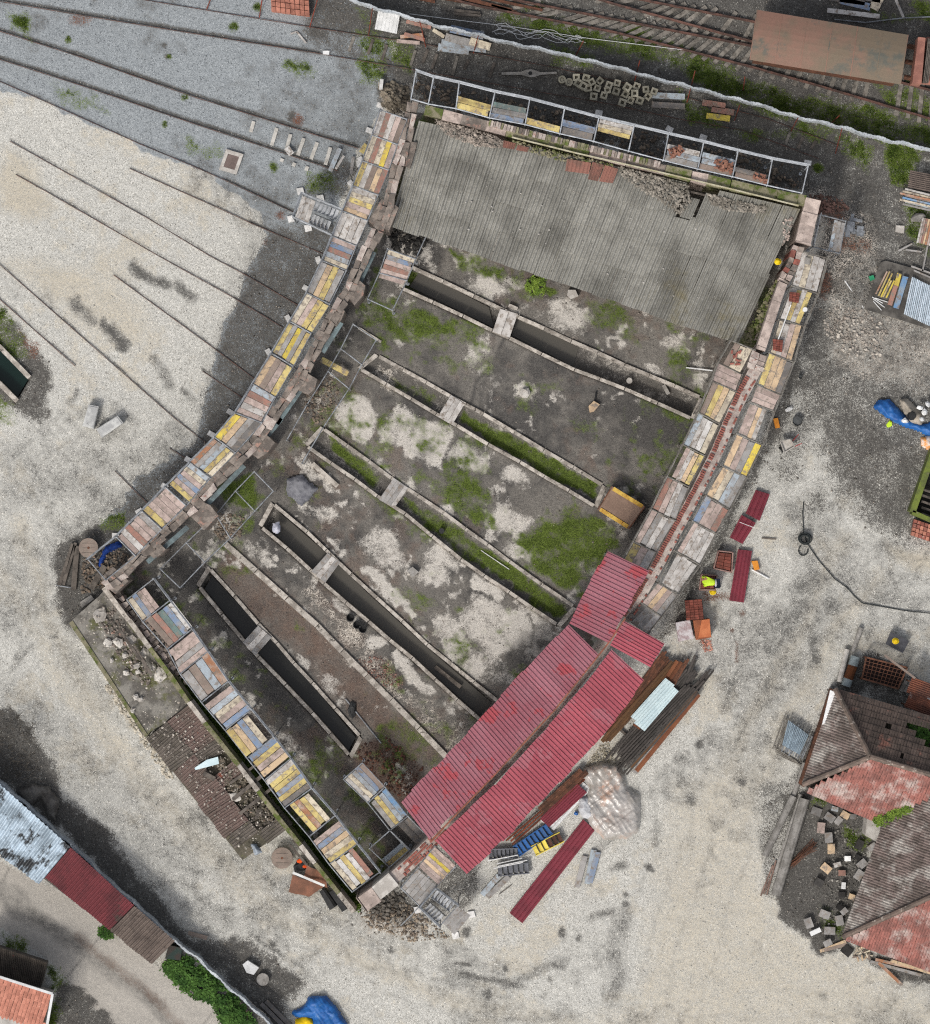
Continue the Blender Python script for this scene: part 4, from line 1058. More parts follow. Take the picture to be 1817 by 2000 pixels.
def stair_tower(label, c, flights, landings, zd):
    """c: four corners in pixels"""
    cx = sum(p[0] for p in c) / 4; cy = sum(p[1] for p in c) / 4
    root = thing('stair_tower', W(cx, cy), label, 'stair tower', 'scaffold stair towers')
    for p in c:
        q = W(*p, zd); mb = MB(); mb.tube((q.x, q.y, 0), (q.x, q.y, zd + 1.1), 0.035); mb.build('standard', GALV, root)
    for dz in (0.05, 0.55, 1.05):
        for i in range(4):
            if i == 1 and dz > 0.1: continue
            a, b = W(*c[i], zd), W(*c[(i + 1) % 4], zd)
            mb = MB(); mb.tube(a + Vector((0, 0, dz)), b + Vector((0, 0, dz)), 0.03); mb.build('rail', GALV, root)
    for q, cols, z in landings:
        m = len(cols)
        for k, col in enumerate(cols):
            s0, s1 = (k + 0.03) / m, (k + 0.97) / m
            mb = MB(); mb.slab3([W(*lerp(q[0], q[1], s0), z), W(*lerp(q[0], q[1], s1), z), W(*lerp(q[3], q[2], s1), z), W(*lerp(q[3], q[2], s0), z)], 0.05)
            mb.build('plank', wood(col), root)
    for p0, p1, wpx, n, z0, z1 in flights:
        stairs_obj(root, p0, p1, wpx, n, z0, z1, ALU)
    return root
st = stair_tower('pale stair tower joined to the long curved scaffold', [(590, 378), (669, 410), (648, 460), (573, 425)],
            [((615, 402), (661, 420), 18, 6, 2.4, 4.5), ((608, 426), (645, 442), 18, 5, 2.3, 0.4)],
            [([(591, 382), (617, 393), (602, 438), (576, 426)], 'www', 2.5)], 4.55)
for x, y in ((587, 374), (626, 388), (569, 428), (602, 446), (703, 320)):
    mb = MB(); mb.plp([(x - 8, y - 6), (x + 5, y - 8), (x + 8, y + 4), (x - 5, y + 7)], 0.09, -0.03); mb.build('foot_pad', PAD, st)
st2 = stair_tower('grey stair tower at the lower corner of the shed', [(852, 1733), (896, 1766), (860, 1808), (820, 1770)],
            [((848, 1745), (884, 1773), 17, 6, 4.4, 2.5), ((862, 1795), (834, 1770), 18, 5, 2.2, 0.3)],
            [([(893, 1770), (920, 1788), (888, 1826), (862, 1800)], 'ggg', 2.4)], 4.5)
for x, y in ((890, 1828), (921, 1787), (816, 1778)):
    mb = MB(); mb.plp([(x - 8, y - 6), (x + 5, y - 8), (x + 8, y + 4), (x - 5, y + 7)], 0.09, -0.03); mb.build('foot_pad', PAD, st2)

MA = [(248, 1171), (279, 1214), (327, 1268), (352, 1316), (394, 1372), (440, 1426), (483, 1481), (517, 1524), (556, 1578), (604, 1634), (643, 1688), (688, 1742)]
MBn = [(302, 1129), (334, 1171), (377, 1227), (408, 1271), (448, 1329), (493, 1384), (537, 1438), (570, 1480), (611, 1538), (657, 1591), (700, 1647), (744, 1702)]
scaffold('low scaffold of yellow and blue planks inside the long mossy wall', MA, MBn,
         [('L', 'cbpp', 0.02, 0.62), ('L', 'nrtbW', 0.1, 1.02), ('C', 'ppgp', 0.08, 1), ('L', 'gnlk', 0.02, 0.98), ('C', 'plcpb', 0.12, 1), ('L', 'yobc', 0, 0.78), ('C', 'bypo', 0, 0.9), ('C', 'wyybyd', 0.02, 0.96), ('L', 'ykyc', 0.16, 0.8), ('C', 'pbocy', 0.18, 1), ('L', 'cWyWr', 0.04, 0.8)], 3.3, rails='B')

RA = [(1616, 504), (1598, 573), (1571, 637), (1550, 707), (1525, 772), (1512, 803), (1489, 868), (1458, 932), (1425, 995), (1398, 1042), (1367, 1103), (1325, 1161), (1292, 1204), (1265, 1238)]
RB = [(1566, 491), (1546, 558), (1521, 624), (1502, 689), (1479, 752), (1464, 784), (1439, 847), (1412, 911), (1379, 967), (1352, 1017), (1317, 1075), (1286, 1138), (1253, 1178), (1223, 1208)]
scaffold('curved outer scaffold with pale planks on the yard side of the brick wall', RA, RB,
         [('L', 'wwcw', 0.05, 0.97), ('L', 'ywyw', 0.2, 0.95), ('L', 'opwc', 0.1, 0.95), ('L', 'dooy', 0.02, 0.97), ('C', 'ppp', 0, 1), ('L', 'wopp', 0.28, 0.95), ('L', 'Ygpo', 0.02, 0.98), ('L', 'glco', 0.02, 0.98), ('L', 'rppb', 0.02, 0.98), ('L', 'wwwwp', 0.02, 0.9), ('L', 'wwww', 0.05, 0.85), ('L', 'gpop', 0.02, 0.98), ('L', 'wggd', 0.02, 0.98)], 4.45, rails='A', tube=DULLT)
SA = [(1427, 664), (1402, 708), (1389, 743), (1363, 805), (1333, 868), (1302, 930), (1271, 994), (1236, 1057), (1214, 1097)]
SB = [(1475, 684), (1450, 732), (1439, 765), (1406, 828), (1377, 890), (1346, 951), (1320, 1017), (1282, 1080), (1264, 1115)]
scaffold('curved inner scaffold with pale planks on the shed side of the brick wall', SA, SB,
         [('L', 'ncc', 0.2, 0.9), ('C', 'ppp', 0, 1), ('L', 'nyoc', 0.08, 0.97), ('L', 'lwWc', 0.05, 0.97), ('L', 'pwoy', 0.2, 0.97), ('L', 'rpwg', 0.06, 0.97), ('L', 'pgwg', 0.06, 0.97), ('L', 'ypg', 0.06, 0.97)], 4.4, rails='A', tube=DULLT)

TA = [(813, 139), (847, 151), (897, 162), (967, 180), (1035, 194), (1103, 212), (1170, 230), (1239, 246), (1306, 262), (1375, 278), (1442, 295), (1509, 311), (1579, 324)]
TB = [(803, 193), (837, 203), (891, 212), (956, 230), (1026, 243), (1094, 261), (1160, 276), (1228, 295), (1296, 313), (1363, 330), (1431, 345), (1499, 362), (1567, 377)]
scaffold('straight white tube scaffold with few planks along the back wall', TA, TB,
         [None, None, ('L', 'yy', 0.5, 0.98, -0.8), ('L', 'tgb', 0.36, 1.0, -0.8), ('L', 'y', 0.72, 0.98, -0.8), ('L', 'bd', 0.42, 0.98, -0.8), ('L', 'wcy', 0.03, 0.55, -0.8), None, ('L', 'wlg', 0.35, 0.98, -0.8), ('L', 'lln', 0.35, 0.98, -0.8), ('L', 'dn', 0.6, 0.98, -0.8), None], 5.3, rails='A',
         pads=[(1170, 220, 10), (1308, 252, 30), (1374, 268, 20), (1578, 318, 10), (1640, 430, 0)], tube=M('bright_galvanised', C(200, 204, 208), C(166, 170, 174), 2, rough=0.5, metal=0.2))
# small scaffolds
scaffold('small scaffold with pale blue planks beside the plastered wall end', [(1652, 432), (1640, 495)], [(1601, 419), (1587, 482)], [('L', 'ggl', 0.0, 0.42)], 3.0, rails='B')
mb = MB()
r_ = thing('ladder_heap', W(1668, 442), 'heap of crumpled grey scaffold ladders and frames beside the blue planks', 'frames')
for k in range(9):
    x, y = random.uniform(1655, 1682), random.uniform(428, 455); a = random.choice([0.2, 1.75]) + random.uniform(-.15, .15)
    mb = MB(); mb.bar(W(x - math.cos(a) * 14, y - math.sin(a) * 11, 0.2 + k * .06), W(x + math.cos(a) * 12, y + math.sin(a) * 9, 0.25 + k * .06), 0.16 + 0.1 * (k % 3), 0.05); mb.build('bar', GALV, r_)
scaffold('free standing tube scaffold with reddish planks inside the gate wall', [(757, 486), (741, 533), (718, 584)], [(812, 506), (795, 548), (767, 606)], [('C', 'cbprp', 0, 1.0), ('C', 'p     ', 0, 1)], 3.4, rails='')
def frame(label, tubes_, zs=3.2):
    root = thing('bare_scaffold', W(*tubes_[0][0]), label, 'scaffold frame', 'bare tube frames inside the gate wall')
    pts = set()
    for a, b in tubes_:
        mb = MB(); mb.tube(W(*a, zs), W(*b, zs), 0.033); mb.build('ledger', GALV, root)
        pts.add(a); pts.add(b)
    for p in pts:
        q = W(*p, zs); mb = MB(); mb.tube((q.x, q.y, 0), (q.x, q.y, zs + 0.08), 0.032); mb.build('standard', GALV, root)
    return root
frame('bare tube frame standing over the end of the grassy pit', [((690, 633), (735, 664)), ((690, 633), (666, 681)), ((666, 681), (641, 725)), ((641, 725), (600, 790)), ((735, 664), (707, 712)), ((707, 712), (682, 759)), ((682, 759), (632, 834)), ((666, 681), (707, 712)), ((641, 725), (682, 759))])
frame('long bare tube frame of two rails over the mossy corner', [((497, 921), (460, 959)), ((460, 959), (422, 1005)), ((422, 1005), (364, 1060)), ((364, 1060), (313, 1111)), ((534, 959), (498, 998)), ((498, 998), (450, 1051)), ((450, 1051), (400, 1098)), ((400, 1098), (352, 1148)), ((497, 921), (534, 959)), ((460, 959), (498, 998)), ((422, 1005), (450, 1051)), ((364, 1060), (400, 1098)), ((313, 1111), (352, 1148))])
frame('single tube hanging beside the torn edge of the grey roof', [((835, 456), (812, 506))])
frame('narrow tube frame spanning the floor near the yellow timber', [((600, 790), (560, 860)), ((632, 834), (590, 905))])
scaffold('small scaffold of blue and yellow planks beside the red roof end', [(671, 1522), (719, 1568), (762, 1622), (802, 1664)], [(708, 1490), (752, 1537), (797, 1594), (838, 1636)], [('L', 'wclbn', 0, 1, -0.02), ('L', 'gylB', 0.1, 1), ('L', 'dd', 0.4, 1, -1.0)], 2.6, rails='')
scaffold('bare tube bay beside the brick wall with one low plank', [(722, 1657), (761, 1694)], [(762, 1622), (801, 1659)], [('C', '   ly', 0, 1, -1.2)], 2.6, rails='')
scaffold('pinkish plank deck joining the grey stair tower', [(818, 1693), (783, 1734), (820, 1770)], [(850, 1652), (890, 1693), (852, 1732)], None or [], 4.5, rails='')
dk = thing('scaffold_deck', W(835, 1690), 'pinkish and grey plank deck between red roof and stair tower', 'scaffold')
for q, cols in (([(818, 1693), (850, 1654), (890, 1690), (856, 1728)], 'ppopYpp'), ([(785, 1733), (816, 1697), (853, 1730), (820, 1768)], 'ggggg')):
    m = len(cols)
    for k, col in enumerate(cols):
        s0, s1 = (k + 0.04) / m, (k + 0.96) / m
        e = (0, 1, 2, 3) if col != 'g' else (1, 2, 3, 0)
        mb = MB(); mb.slab3([W(*lerp(q[e[0]], q[e[1]], s0), 4.62), W(*lerp(q[e[0]], q[e[1]], s1), 4.62), W(*lerp(q[e[3]], q[e[2]], s1), 4.62), W(*lerp(q[e[3]], q[e[2]], s0), 4.62)], 0.05)
        mb.build('plank', wood(col), dk)
# tubes propping the corner
mb = MB(); mb.tube(W(818, 1772, 2.5), W(783, 1808, 0.2), 0.04); mb.build('prop', GALV, dk)

# ------------------------------------------------------------------ grey corrugated roof
ASB = M('asbestos_sheet', C(160, 158, 150), C(116, 114, 107), 0.4, 0.3, 0.7, c3=C(130, 123, 100), sc3=0.18, lo3=0.56, hi3=0.7, fine=9, fv=0.5, rough=0.95, rv=0.09, bump=0.4, cont=True)
TL, TR, BR, BL = (820, 236), (1562, 408), (1442, 668), (762, 438)
def roofpt(u, v, dz=0.0):
    z = 4.3 - 1.0 * v + dz
    return W(*lerp(lerp(TL, TR, u), lerp(BL, BR, u), v), z)
rf = thing('corrugated_roof', W(1150, 450), 'large grey corrugated sheet roof, mossy and broken along its upper edge', 'roof')
NC, NR = 24, 4
for j in range(NR):
    for i in range(NC):
        u0, u1 = i / NC - 0.002, (i + 1) / NC + 0.002
        v0, v1 = j / NR - (0.012 if j else 0.0), (j + 1) / NR + 0.012
        v1 += random.uniform(-0.006, 0.012)
        if random.random() < 0.3: u1 -= random.uniform(0.0035, 0.006)
        if j == 0 and i in (17, 18): v0 = 0.10 if i == 17 else 0.04
        if j == 0 and i == 17: u0 += 0.014
        if j == 0 and i == 18: u0 += 0.012
        if j == 0 and i == 16: v1 -= 0.02
        if j == 1 and i == 17: v0 += 0.03
        if j == 3 and i < 2: v1 += 0.005
        a = random.uniform(-0.015, 0.015); b = random.uniform(-0.012, 0.012)
        mb = MB(); mb.corr(roofpt(u0, v0, 0.03 + a), roofpt(u1, v0, 0.03 + b), roofpt(u1, v1, 0.13 + b), roofpt(u0, v1, 0.13 + a), 4, 0.062, seg=8)
        mb.build('roof_sheet', ASB, rf, smooth=False)
for k in range(5):
    mb = MB(); v = 0.06 + k * 0.22
    mb.bar(roofpt(0.01, v, -0.12), roofpt(0.99, v, -0.12), 0.1, 0.14); mb.build('purlin', DARKW, rf)
zr = lambda x, y: 4.42 - 1.0 * max(0, min(1, ((y - (236 + (x - 820) * 0.232)) / 250)))
rubble_heap('rubble', 'pale broken plaster fallen over the upper left of the grey roof', [(850, 232), (960, 262), (985, 275), (980, 288), (930, 285), (880, 268), (850, 245)], 900, 0.02, 0.09, M('dusty_plaster_rubble', C(168, 156, 144), C(128, 119, 110), 3, fine=20, fv=.4, attr=True, rv=.35), heap=0.12, zf=zr)
rubble_heap('rubble', 'grey crumbled stone lying along the upper right of the grey roof', [(1215, 325), (1290, 345), (1345, 362), (1350, 400), (1330, 420), (1290, 395), (1240, 362), (1210, 340)], 1100, 0.02, 0.1, M('grey_rubble', C(152, 145, 134), C(118, 112, 102), 2, c3=C(176, 168, 156), fine=20, fv=0.4, attr=True, rv=.3), heap=0.1, zf=zr)
rubble_heap('rubble', 'grey rubble beside the hole at the top right of the roof', [(1380, 378), (1440, 392), (1500, 405), (1490, 418), (1420, 410), (1390, 400)], 600, 0.02, 0.1, MATS['grey_rubble'], heap=0.08, zf=zr)
rubble_heap('rubble', 'mossy crumbs along the middle of the upper roof edge', [(1000, 272), (1080, 292), (1200, 322), (1190, 330), (1100, 315), (1010, 290)], 300, 0.03, 0.1, MOSSY, heap=0.05, zf=zr)
rubble_heap('rubble', 'scattered pale crumbs over the grey roof sheets', [(790, 330), (1000, 350), (1500, 440), (1440, 600), (1200, 560), (900, 450), (780, 420)], 150, 0.025, 0.06, CONCL, heap=0.0, zf=zr)
rubble_heap('rubble', 'mossy stones between roof edge and outer wall', [(1515, 545), (1530, 548), (1490, 660), (1470, 680), (1450, 670), (1485, 600)], 240, 0.04, 0.16, MOSSY, 2.9, 0.3)
rubble_heap('rubble', 'rubble and moss along the roof edge by the gate wall', [(790, 330), (798, 335), (770, 420), (758, 440), (752, 420)], 160, 0.04, 0.15, MOSSY, 3.0, 0.3)
rubble_heap('rubble', 'reddish plaster crumbs at the right edge of the grey roof', [(1530, 430), (1552, 420), (1540, 470), (1528, 480)], 60, 0.03, 0.1, PLAST, heap=0.03, zf=zr)
rubble_heap('rubble', 'black rubble under the lower left corner of the grey roof', [(752, 440), (800, 455), (835, 470), (820, 500), (770, 490)], 220, 0.04, 0.16, M('black_rubble', C(74, 72, 68), C(52, 50, 48), 2, c3=C(130, 124, 116), fine=20, fv=.4, attr=True, rv=.3), 0, 0.2)
for q, n_ in (([(1108, 310), (1155, 318), (1150, 340), (1104, 334)], 6), ([(1158, 316), (1180, 322), (1168, 354), (1148, 350)], 4), ([(1182, 322), (1208, 330), (1197, 358), (1170, 354)], 5), ([(984, 274), (1008, 280), (1004, 292), (982, 288)], 6), ([(1012, 282), (1034, 288), (1030, 297), (1008, 293)], 5)):
    mb = MB(); mb.corr(*[W(x, y, 4.5) for x, y in q], n_, 0.025)
    mb.build('roof_sheet', M('rust_red_sheet', C(142, 100, 88), C(118, 90, 80), 1.5, fine=22, fv=.3, rv=.2), rf, label='rust red corrugated patch')
def helmet(x, y, z, lab):
    mb = MB(); c = W(x, y, z); rr = 0.15
    prof = [(0.0, 0.16), (0.06, 0.155), (0.11, 0.12), (0.14, 0.06), (0.145, 0.02), (0.185, 0.0)]
    n = 12
    for k in range(len(prof) - 1):
        for i in range(n):
            t0, t1 = 6.283 * i / n, 6.283 * (i + 1) / n
            e = lambda t: 1.15 if math.cos(t) > 0.3 else 1.0
            pts = [(c.x + math.cos(t) * prof[m][0] * e(t), c.y + math.sin(t) * prof[m][0], c.z + prof[m][1]) for m, t in ((k + 1, t0), (k + 1, t1), (k, t1), (k, t0))]
            mb.face(pts)
    mb.build('hard_hat', M('yellow_plastic', C(238, 206, 30), C(226, 190, 24), 2, rough=0.45, fv=0.05, rv=0.02), None, lab, 'hard hat', 'yellow hard hats', smooth=True)
helmet(1519, 511, 3.95, 'yellow hard hat lying on the grey corrugated roof')

# ------------------------------------------------------------------ red roofs
def redmat(nm, a, b, c):
    return M(nm, C(*a), C(*b), 0.35, 0.35, 0.65, c3=C(*c), sc3=0.55, lo3=0.56, hi3=0.60, fine=10, fv=0.2, rough=0.55, rv=0.09, bump=0.05, spec=0.35, cont=True)
RED_IN = redmat('dusty_red_sheet', (162, 108, 117), (156, 90, 100), (172, 78, 85))
RED_OUT = redmat('red_sheet', (174, 88, 98), (158, 76, 87), (166, 98, 107))
def redroof(label, inner, outer, n, z_in, z_out, mat, ribs=4):
    root = thing('sheet_roof', W(*lerp(inner[len(inner) // 2], outer[len(outer) // 2], 0.5)), label, 'roof', 'red sheet roofs over the outer wall')
    Li, Lo = polylen(inner), polylen(outer)
    for i in range(n):
        a, b = i / n - 0.0, (i + 1.05) / n
        b = min(b, 1.0)
        e1, e2 = random.uniform(-2.4, 2.0), random.uniform(-2.6, 2.2)
        pi0, pi1 = polyat(inner, a * Li)[0], polyat(inner, b * Li)[0]
        po0, po1 = polyat(outer, a * Lo)[0], polyat(outer, b * Lo)[0]
        pi0, po0, pi1, po1 = lerp(pi0, po0, e1 / 80), lerp(po0, pi0, e2 / 80), lerp(pi1, po1, e1 / 80), lerp(po1, pi1, e2 / 80)
        dz = 0.012 * (i % 2)
        mb = MB(); mb.corr(W(*pi0, z_in + dz), W(*pi1, z_in + dz + 0.02), W(*po1, z_out + dz + 0.02), W(*po0, z_out + dz), ribs, 0.055, 'rib')
        mb.build('roof_sheet', mat, root)
    for pts, z in ((inner, z_in), (outer, z_out)):
        for t in np.linspace(0.03, 0.97, max(2, n // 3)):
            (x, y), d = polyat(pts, t * polylen(pts))
            c = lerp((x, y), polyat(outer if pts is inner else inner, t * polylen(outer if pts is inner else inner))[0], 0.06)
            q = W(*c, z); mb = MB(); mb.tube((q.x, q.y, 0), (q.x, q.y, z - 0.12), 0.03); mb.build('post', GALV, root)
        mb = MB(); mb.path([W(*lerp(p, (outer if pts is inner else inner)[min(k, len(outer if pts is inner else inner) - 1)], 0.07), z - 0.1) for k, p in enumerate(pts)], 0.08, 0.1); mb.build('bearer', DARKW, root)
    return root
redroof('short dusty red roof section at the upper end of the inner row', [(1186, 1076), (1145, 1150), (1113, 1218)], [(1268, 1115), (1226, 1188), (1187, 1255)], 5, 5.7, 6.0, RED_IN)
redroof('long dusty red roof on the shed side of the wall, streaked with bright red', [(1110, 1219), (1060, 1272), (1010, 1325), (900, 1444), (784, 1567)], [(1168, 1277), (1128, 1330), (1085, 1384), (962, 1516), (838, 1638)], 15, 5.7, 6.0, RED_IN)
redroof('short bright red roof section beside the steel stack', [(1218, 1212), (1190, 1259)], [(1296, 1256), (1270, 1303)], 2, 6.0, 5.7, RED_OUT)
redroof('long bright red roof on the yard side of the wall', [(1193, 1267), (1140, 1338), (1085, 1402), (962, 1538), (851, 1642)], [(1259, 1329), (1205, 1404), (1140, 1478), (1005, 1620), (911, 1706)], 16, 6.0, 5.7, RED_OUT)
mb = MB(); mb.path([W(x, y, 6.0) for x, y in ((1222, 1208), (1187, 1258), (1086, 1384), (962, 1518), (842, 1642))], 0.08, 0.08)
mb.build('ridge_beam', M('ridge_timber', C(150, 92, 74), C(120, 78, 62), 2), None, 'long thin reddish ridge timber in the gap between the red roofs', 'timber')
# ------------------------------------------------------------------ railway
SLEEP = M('concrete_sleeper', C(138, 132, 123), C(100, 95, 88), 2.5, c3=C(92, 86, 78), sc3=4, fine=24, fv=.4, rv=.15)
def track(label, r1, r2, sleepers=None, z=0.12, sunk=False, group='railway tracks', mat=None, slmat=SLEEP, over=14, miss=0.05):
    root = thing('railway_track', W(*lerp(r1[0], r2[0] if r2 else r1[0], 0.5)), label, 'track', group)
    for r in (r1, r2):
        if not r: continue
        mb = MB(); P = [W(x, y, z) for x, y in r]
        mb.path(P, 0.032 if sunk else 0.075, 0.05)
        if not sunk: mb.path([p - Vector((0, 0, 0.07)) for p in P], 0.03, 0.1); mb.path([p - Vector((0, 0, 0.12)) for p in P], 0.15, 0.03)
        mb.build('rail', mat or RAILM, root)
    if sleepers:
        L1, L2 = polylen(r1), polylen(r2)
        for t in np.arange(sleepers[0], sleepers[1], 21.0 / L1):
            if random.random() < miss: continue
            a = polyat(r1, t * L1)[0]; b = polyat(r2, t * L2)[0]
            e = over / math.hypot(b[0] - a[0], b[1] - a[1]) * random.uniform(0.85, 1.1)
            mb = MB(); zs_ = z - 0.21 - 0.03 * random.random(); mb.bar(W(*lerp(a, b, -e), zs_), W(*lerp(a, b, 1 + e), zs_ + random.uniform(-.03, .02)), 0.24, 0.14); mb.build('sleeper', slmat, root)
    return root
track('sunken track with bright sleepers leading to the upper end of the gate wall', RAILS['b1'], RAILS['b2'], None, 0.06, True)
tr = bpy.data.objects['railway_track']
for a, b in [((496, 237), (490, 258)), ((541, 250), (531, 284)), ((568, 262), (560, 292)), ((594, 270), (582, 303)), ((620, 278), (608, 311)), ((646, 288), (636, 322)), ((552, 310), (550, 316)), ((576, 318), (573, 325)), ((601, 325), (598, 333))]:
    mb = MB(); mb.bar(W(*a, 0.02), W(*b, 0.02), 0.2, 0.12); mb.build('sleeper', M('pale_sleeper', C(206, 202, 194), C(176, 172, 164), 3, rv=.05), tr)
track('sunken track running through grey ballast to the stair tower', RAILS['c1'] + [(640, 445)], RAILS['c2'], None, 0.02, True)
track('pair of rails crossing the white gravel below the stair tower', RAILS['d1'], RAILS['d2'], None, 0.012, True)
track('short rails meeting the middle of the gate wall', RAILS['e1'], RAILS['e2'], None, 0.012, True)
track('rails buried in white gravel reaching the lower gate wall', RAILS['f1'], RAILS['f2'], None, 0.008, True)
track('faint buried rails near the green water tank', RAILS['g1'], RAILS['g2'], None, 0.008, True)
N1 = [(270, -2), (471, 31), (620, 55), (839, 88), (1054, 126), (1200, 157), (1330, 188), (1500, 232), (1640, 285)]
N2 = [(-60, -7), (0, 3), (184, 34), (375, 65), (620, 104), (771, 130), (1000, 170), (1190, 203), (1340, 235), (1450, 254), (1600, 310)]
track('overgrown track between the sheet fence and the back wall scaffold', N1, N2, None, 0.06, True)
tr = bpy.data.objects['railway_track.006']
for i, x in enumerate([688, 725, 752, 808, 832, 850, 890, 912, 962, 1540, 1565, 1590]):
    y0 = np.interp(x, [p[0] for p in N1], [p[1] for p in N1]); y1 = np.interp(x, [p[0] for p in N2], [p[1] for p in N2])
    a, b = random.uniform(0.1, 0.3), random.uniform(0.6, 0.95)
    mb = MB(); mb.bar(W(x + 4, y0 + (y1 - y0) * a, 0.0), W(x - 6, y0 + (y1 - y0) * b, 0.0), 0.16, 0.1); mb.build('sleeper', DARKW if i % 3 else SLEEP, tr)
R1a = [(900, -30), (1010, 0), (1200, 37), (1465, 88), (1600, 118), (1880, 192)]; R1b = [(830, -15), (940, 12), (1200, 62), (1465, 129), (1587, 163), (1817, 231), (1880, 250)]
track('main track with close concrete sleepers beside the sheet fence', R1a, R1b, (0.0, 1.0), 0.2)
R2a = [(1120, -40), (1250, -2), (1465, 40), (1620, 72)]; R2b = [(1060, -36), (1200, 7), (1465, 79), (1620, 118)]
track('second track merging under the rusty wagon', R2a, R2b, (0.05, 0.8), 0.23, miss=0.15)
kerb = MB()
root = thing('rail_stack', W(900, 10), 'long rusty rails lying along the top edge beyond the fence', 'rails')
for a, b, w in [((840, -10), (900, 2), 8), ((880, -10), (1000, 20), 7), ((930, -8), (1060, 20), 5), ((800, -6), (850, 4), 5), ((960, 10), (1010, 24), 4)]:
    mb = MB(); mb.bar(W(*a, 0.1), W(*b, 0.1), w / 35, 0.12); mb.build('rail', RUST, root)
mb = MB()
root = thing('timber_pair', W(915, 24), 'two rotten timbers beyond the white fence', 'timber')
for a, b in (((888, 20), (938, 26)), ((888, 27), (940, 30))):
    mb = MB(); mb.bar(W(*a, 0.1), W(*b, 0.1), 0.16, 0.14); mb.build('beam', DARKW, root)

# wagon roofs
WAG = M('rusty_wagon_roof', C(118, 105, 89), C(138, 106, 92), 0.22, 0.4, 0.6, c3=C(96, 96, 88), sc3=0.55, lo3=0.52, hi3=0.66, fine=10, fv=0.18, rough=0.7, rv=0, bump=0.1)
def wagon(label, c, zc, rise, mat, sidemat, n=8):
    root = thing('goods_wagon', W(*lerp(c[0], c[2], 0.5)), label, 'wagon')
    mb = MB(); rows = []
    for i in range(n + 1):
        v = i / n; h = zc + rise * math.sin(math.pi * v)
        rows.append((W(*lerp(c[0], c[3], v), h), W(*lerp(c[1], c[2], v), h)))
    for i in range(n):
        mb.face([rows[i][0], rows[i + 1][0], rows[i + 1][1], rows[i][1]][::-1])
    mb.build('roof', mat, root)
    g = 0.03
    q = [lerp(c[0], c[2], g), lerp(c[1], c[3], g), lerp(c[2], c[0], g), lerp(c[3], c[1], g)]
    mb = MB(); mb.plp(q, zc - 0.02, 1.0); mb.build('body', sidemat, root)
    for t in (0.15, 0.22, 0.78, 0.85):
        for s in (0.25, 0.75):
            p = W(*lerp(lerp(c[0], c[1], t), lerp(c[3], c[2], t), s), 0.5); d = (W(*c[3]) - W(*c[0])).normalized()
            mb = MB(); mb.tube(p - d * 0.06, p + d * 0.06, 0.4, 12); mb.build('wheel', RUST, root)
    for t in np.linspace(0.0, 1, 7):
        mb = MB(); pts = []
        for i in range(n + 1):
            v = i / n; pts.append(W(*lerp(lerp(c[0], c[1], t), lerp(c[3], c[2], t), v), zc + rise * math.sin(math.pi * v) + 0.004))
        mb.path(pts, 0.05, 0.012); mb.build('seam', mat, root)
    return root
wagon('rusty goods wagon with a curved brown and green streaked roof', [(1479, 19), (1774, 68), (1759, 165), (1465, 117)], 3.2, 0.3, WAG, RUST)
rw = thing('open_wagon', W(1810, 120), 'reddish open wagon cut by the frame beside the rusty wagon', 'wagon')
OW = M('red_wagon_paint', C(176, 124, 108), C(150, 104, 92), 1, fine=20, fv=.3)
for q, z in (([(1794, 72), (1808, 74), (1800, 164), (1782, 162)], 2.4), ([(1811, 72), (1880, 84), (1872, 172), (1801, 162)], 1.5)):
    mb = MB(); mb.plp(q, z, 0.9); mb.build('deck', OW, rw)
for k in range(4):
    mb = MB(); mb.bar(W(1813 + k * 3, 76, 1.9), W(1803 + k * 3, 162, 1.9), 0.06, 0.5); mb.build('board', DARKW, rw)
root = thing('coupling', W(1775, 120), 'dark coupling gear between the rusty wagon and the red wagon', 'coupling')
for a, b in (((1772, 90), (1790, 93)), ((1766, 150), (1784, 154)), ((1768, 120), (1788, 124))):
    mb = MB(); mb.tube(W(*a, 1.1), W(*b, 1.1), 0.14, 8); mb.build('buffer', RUST, root)

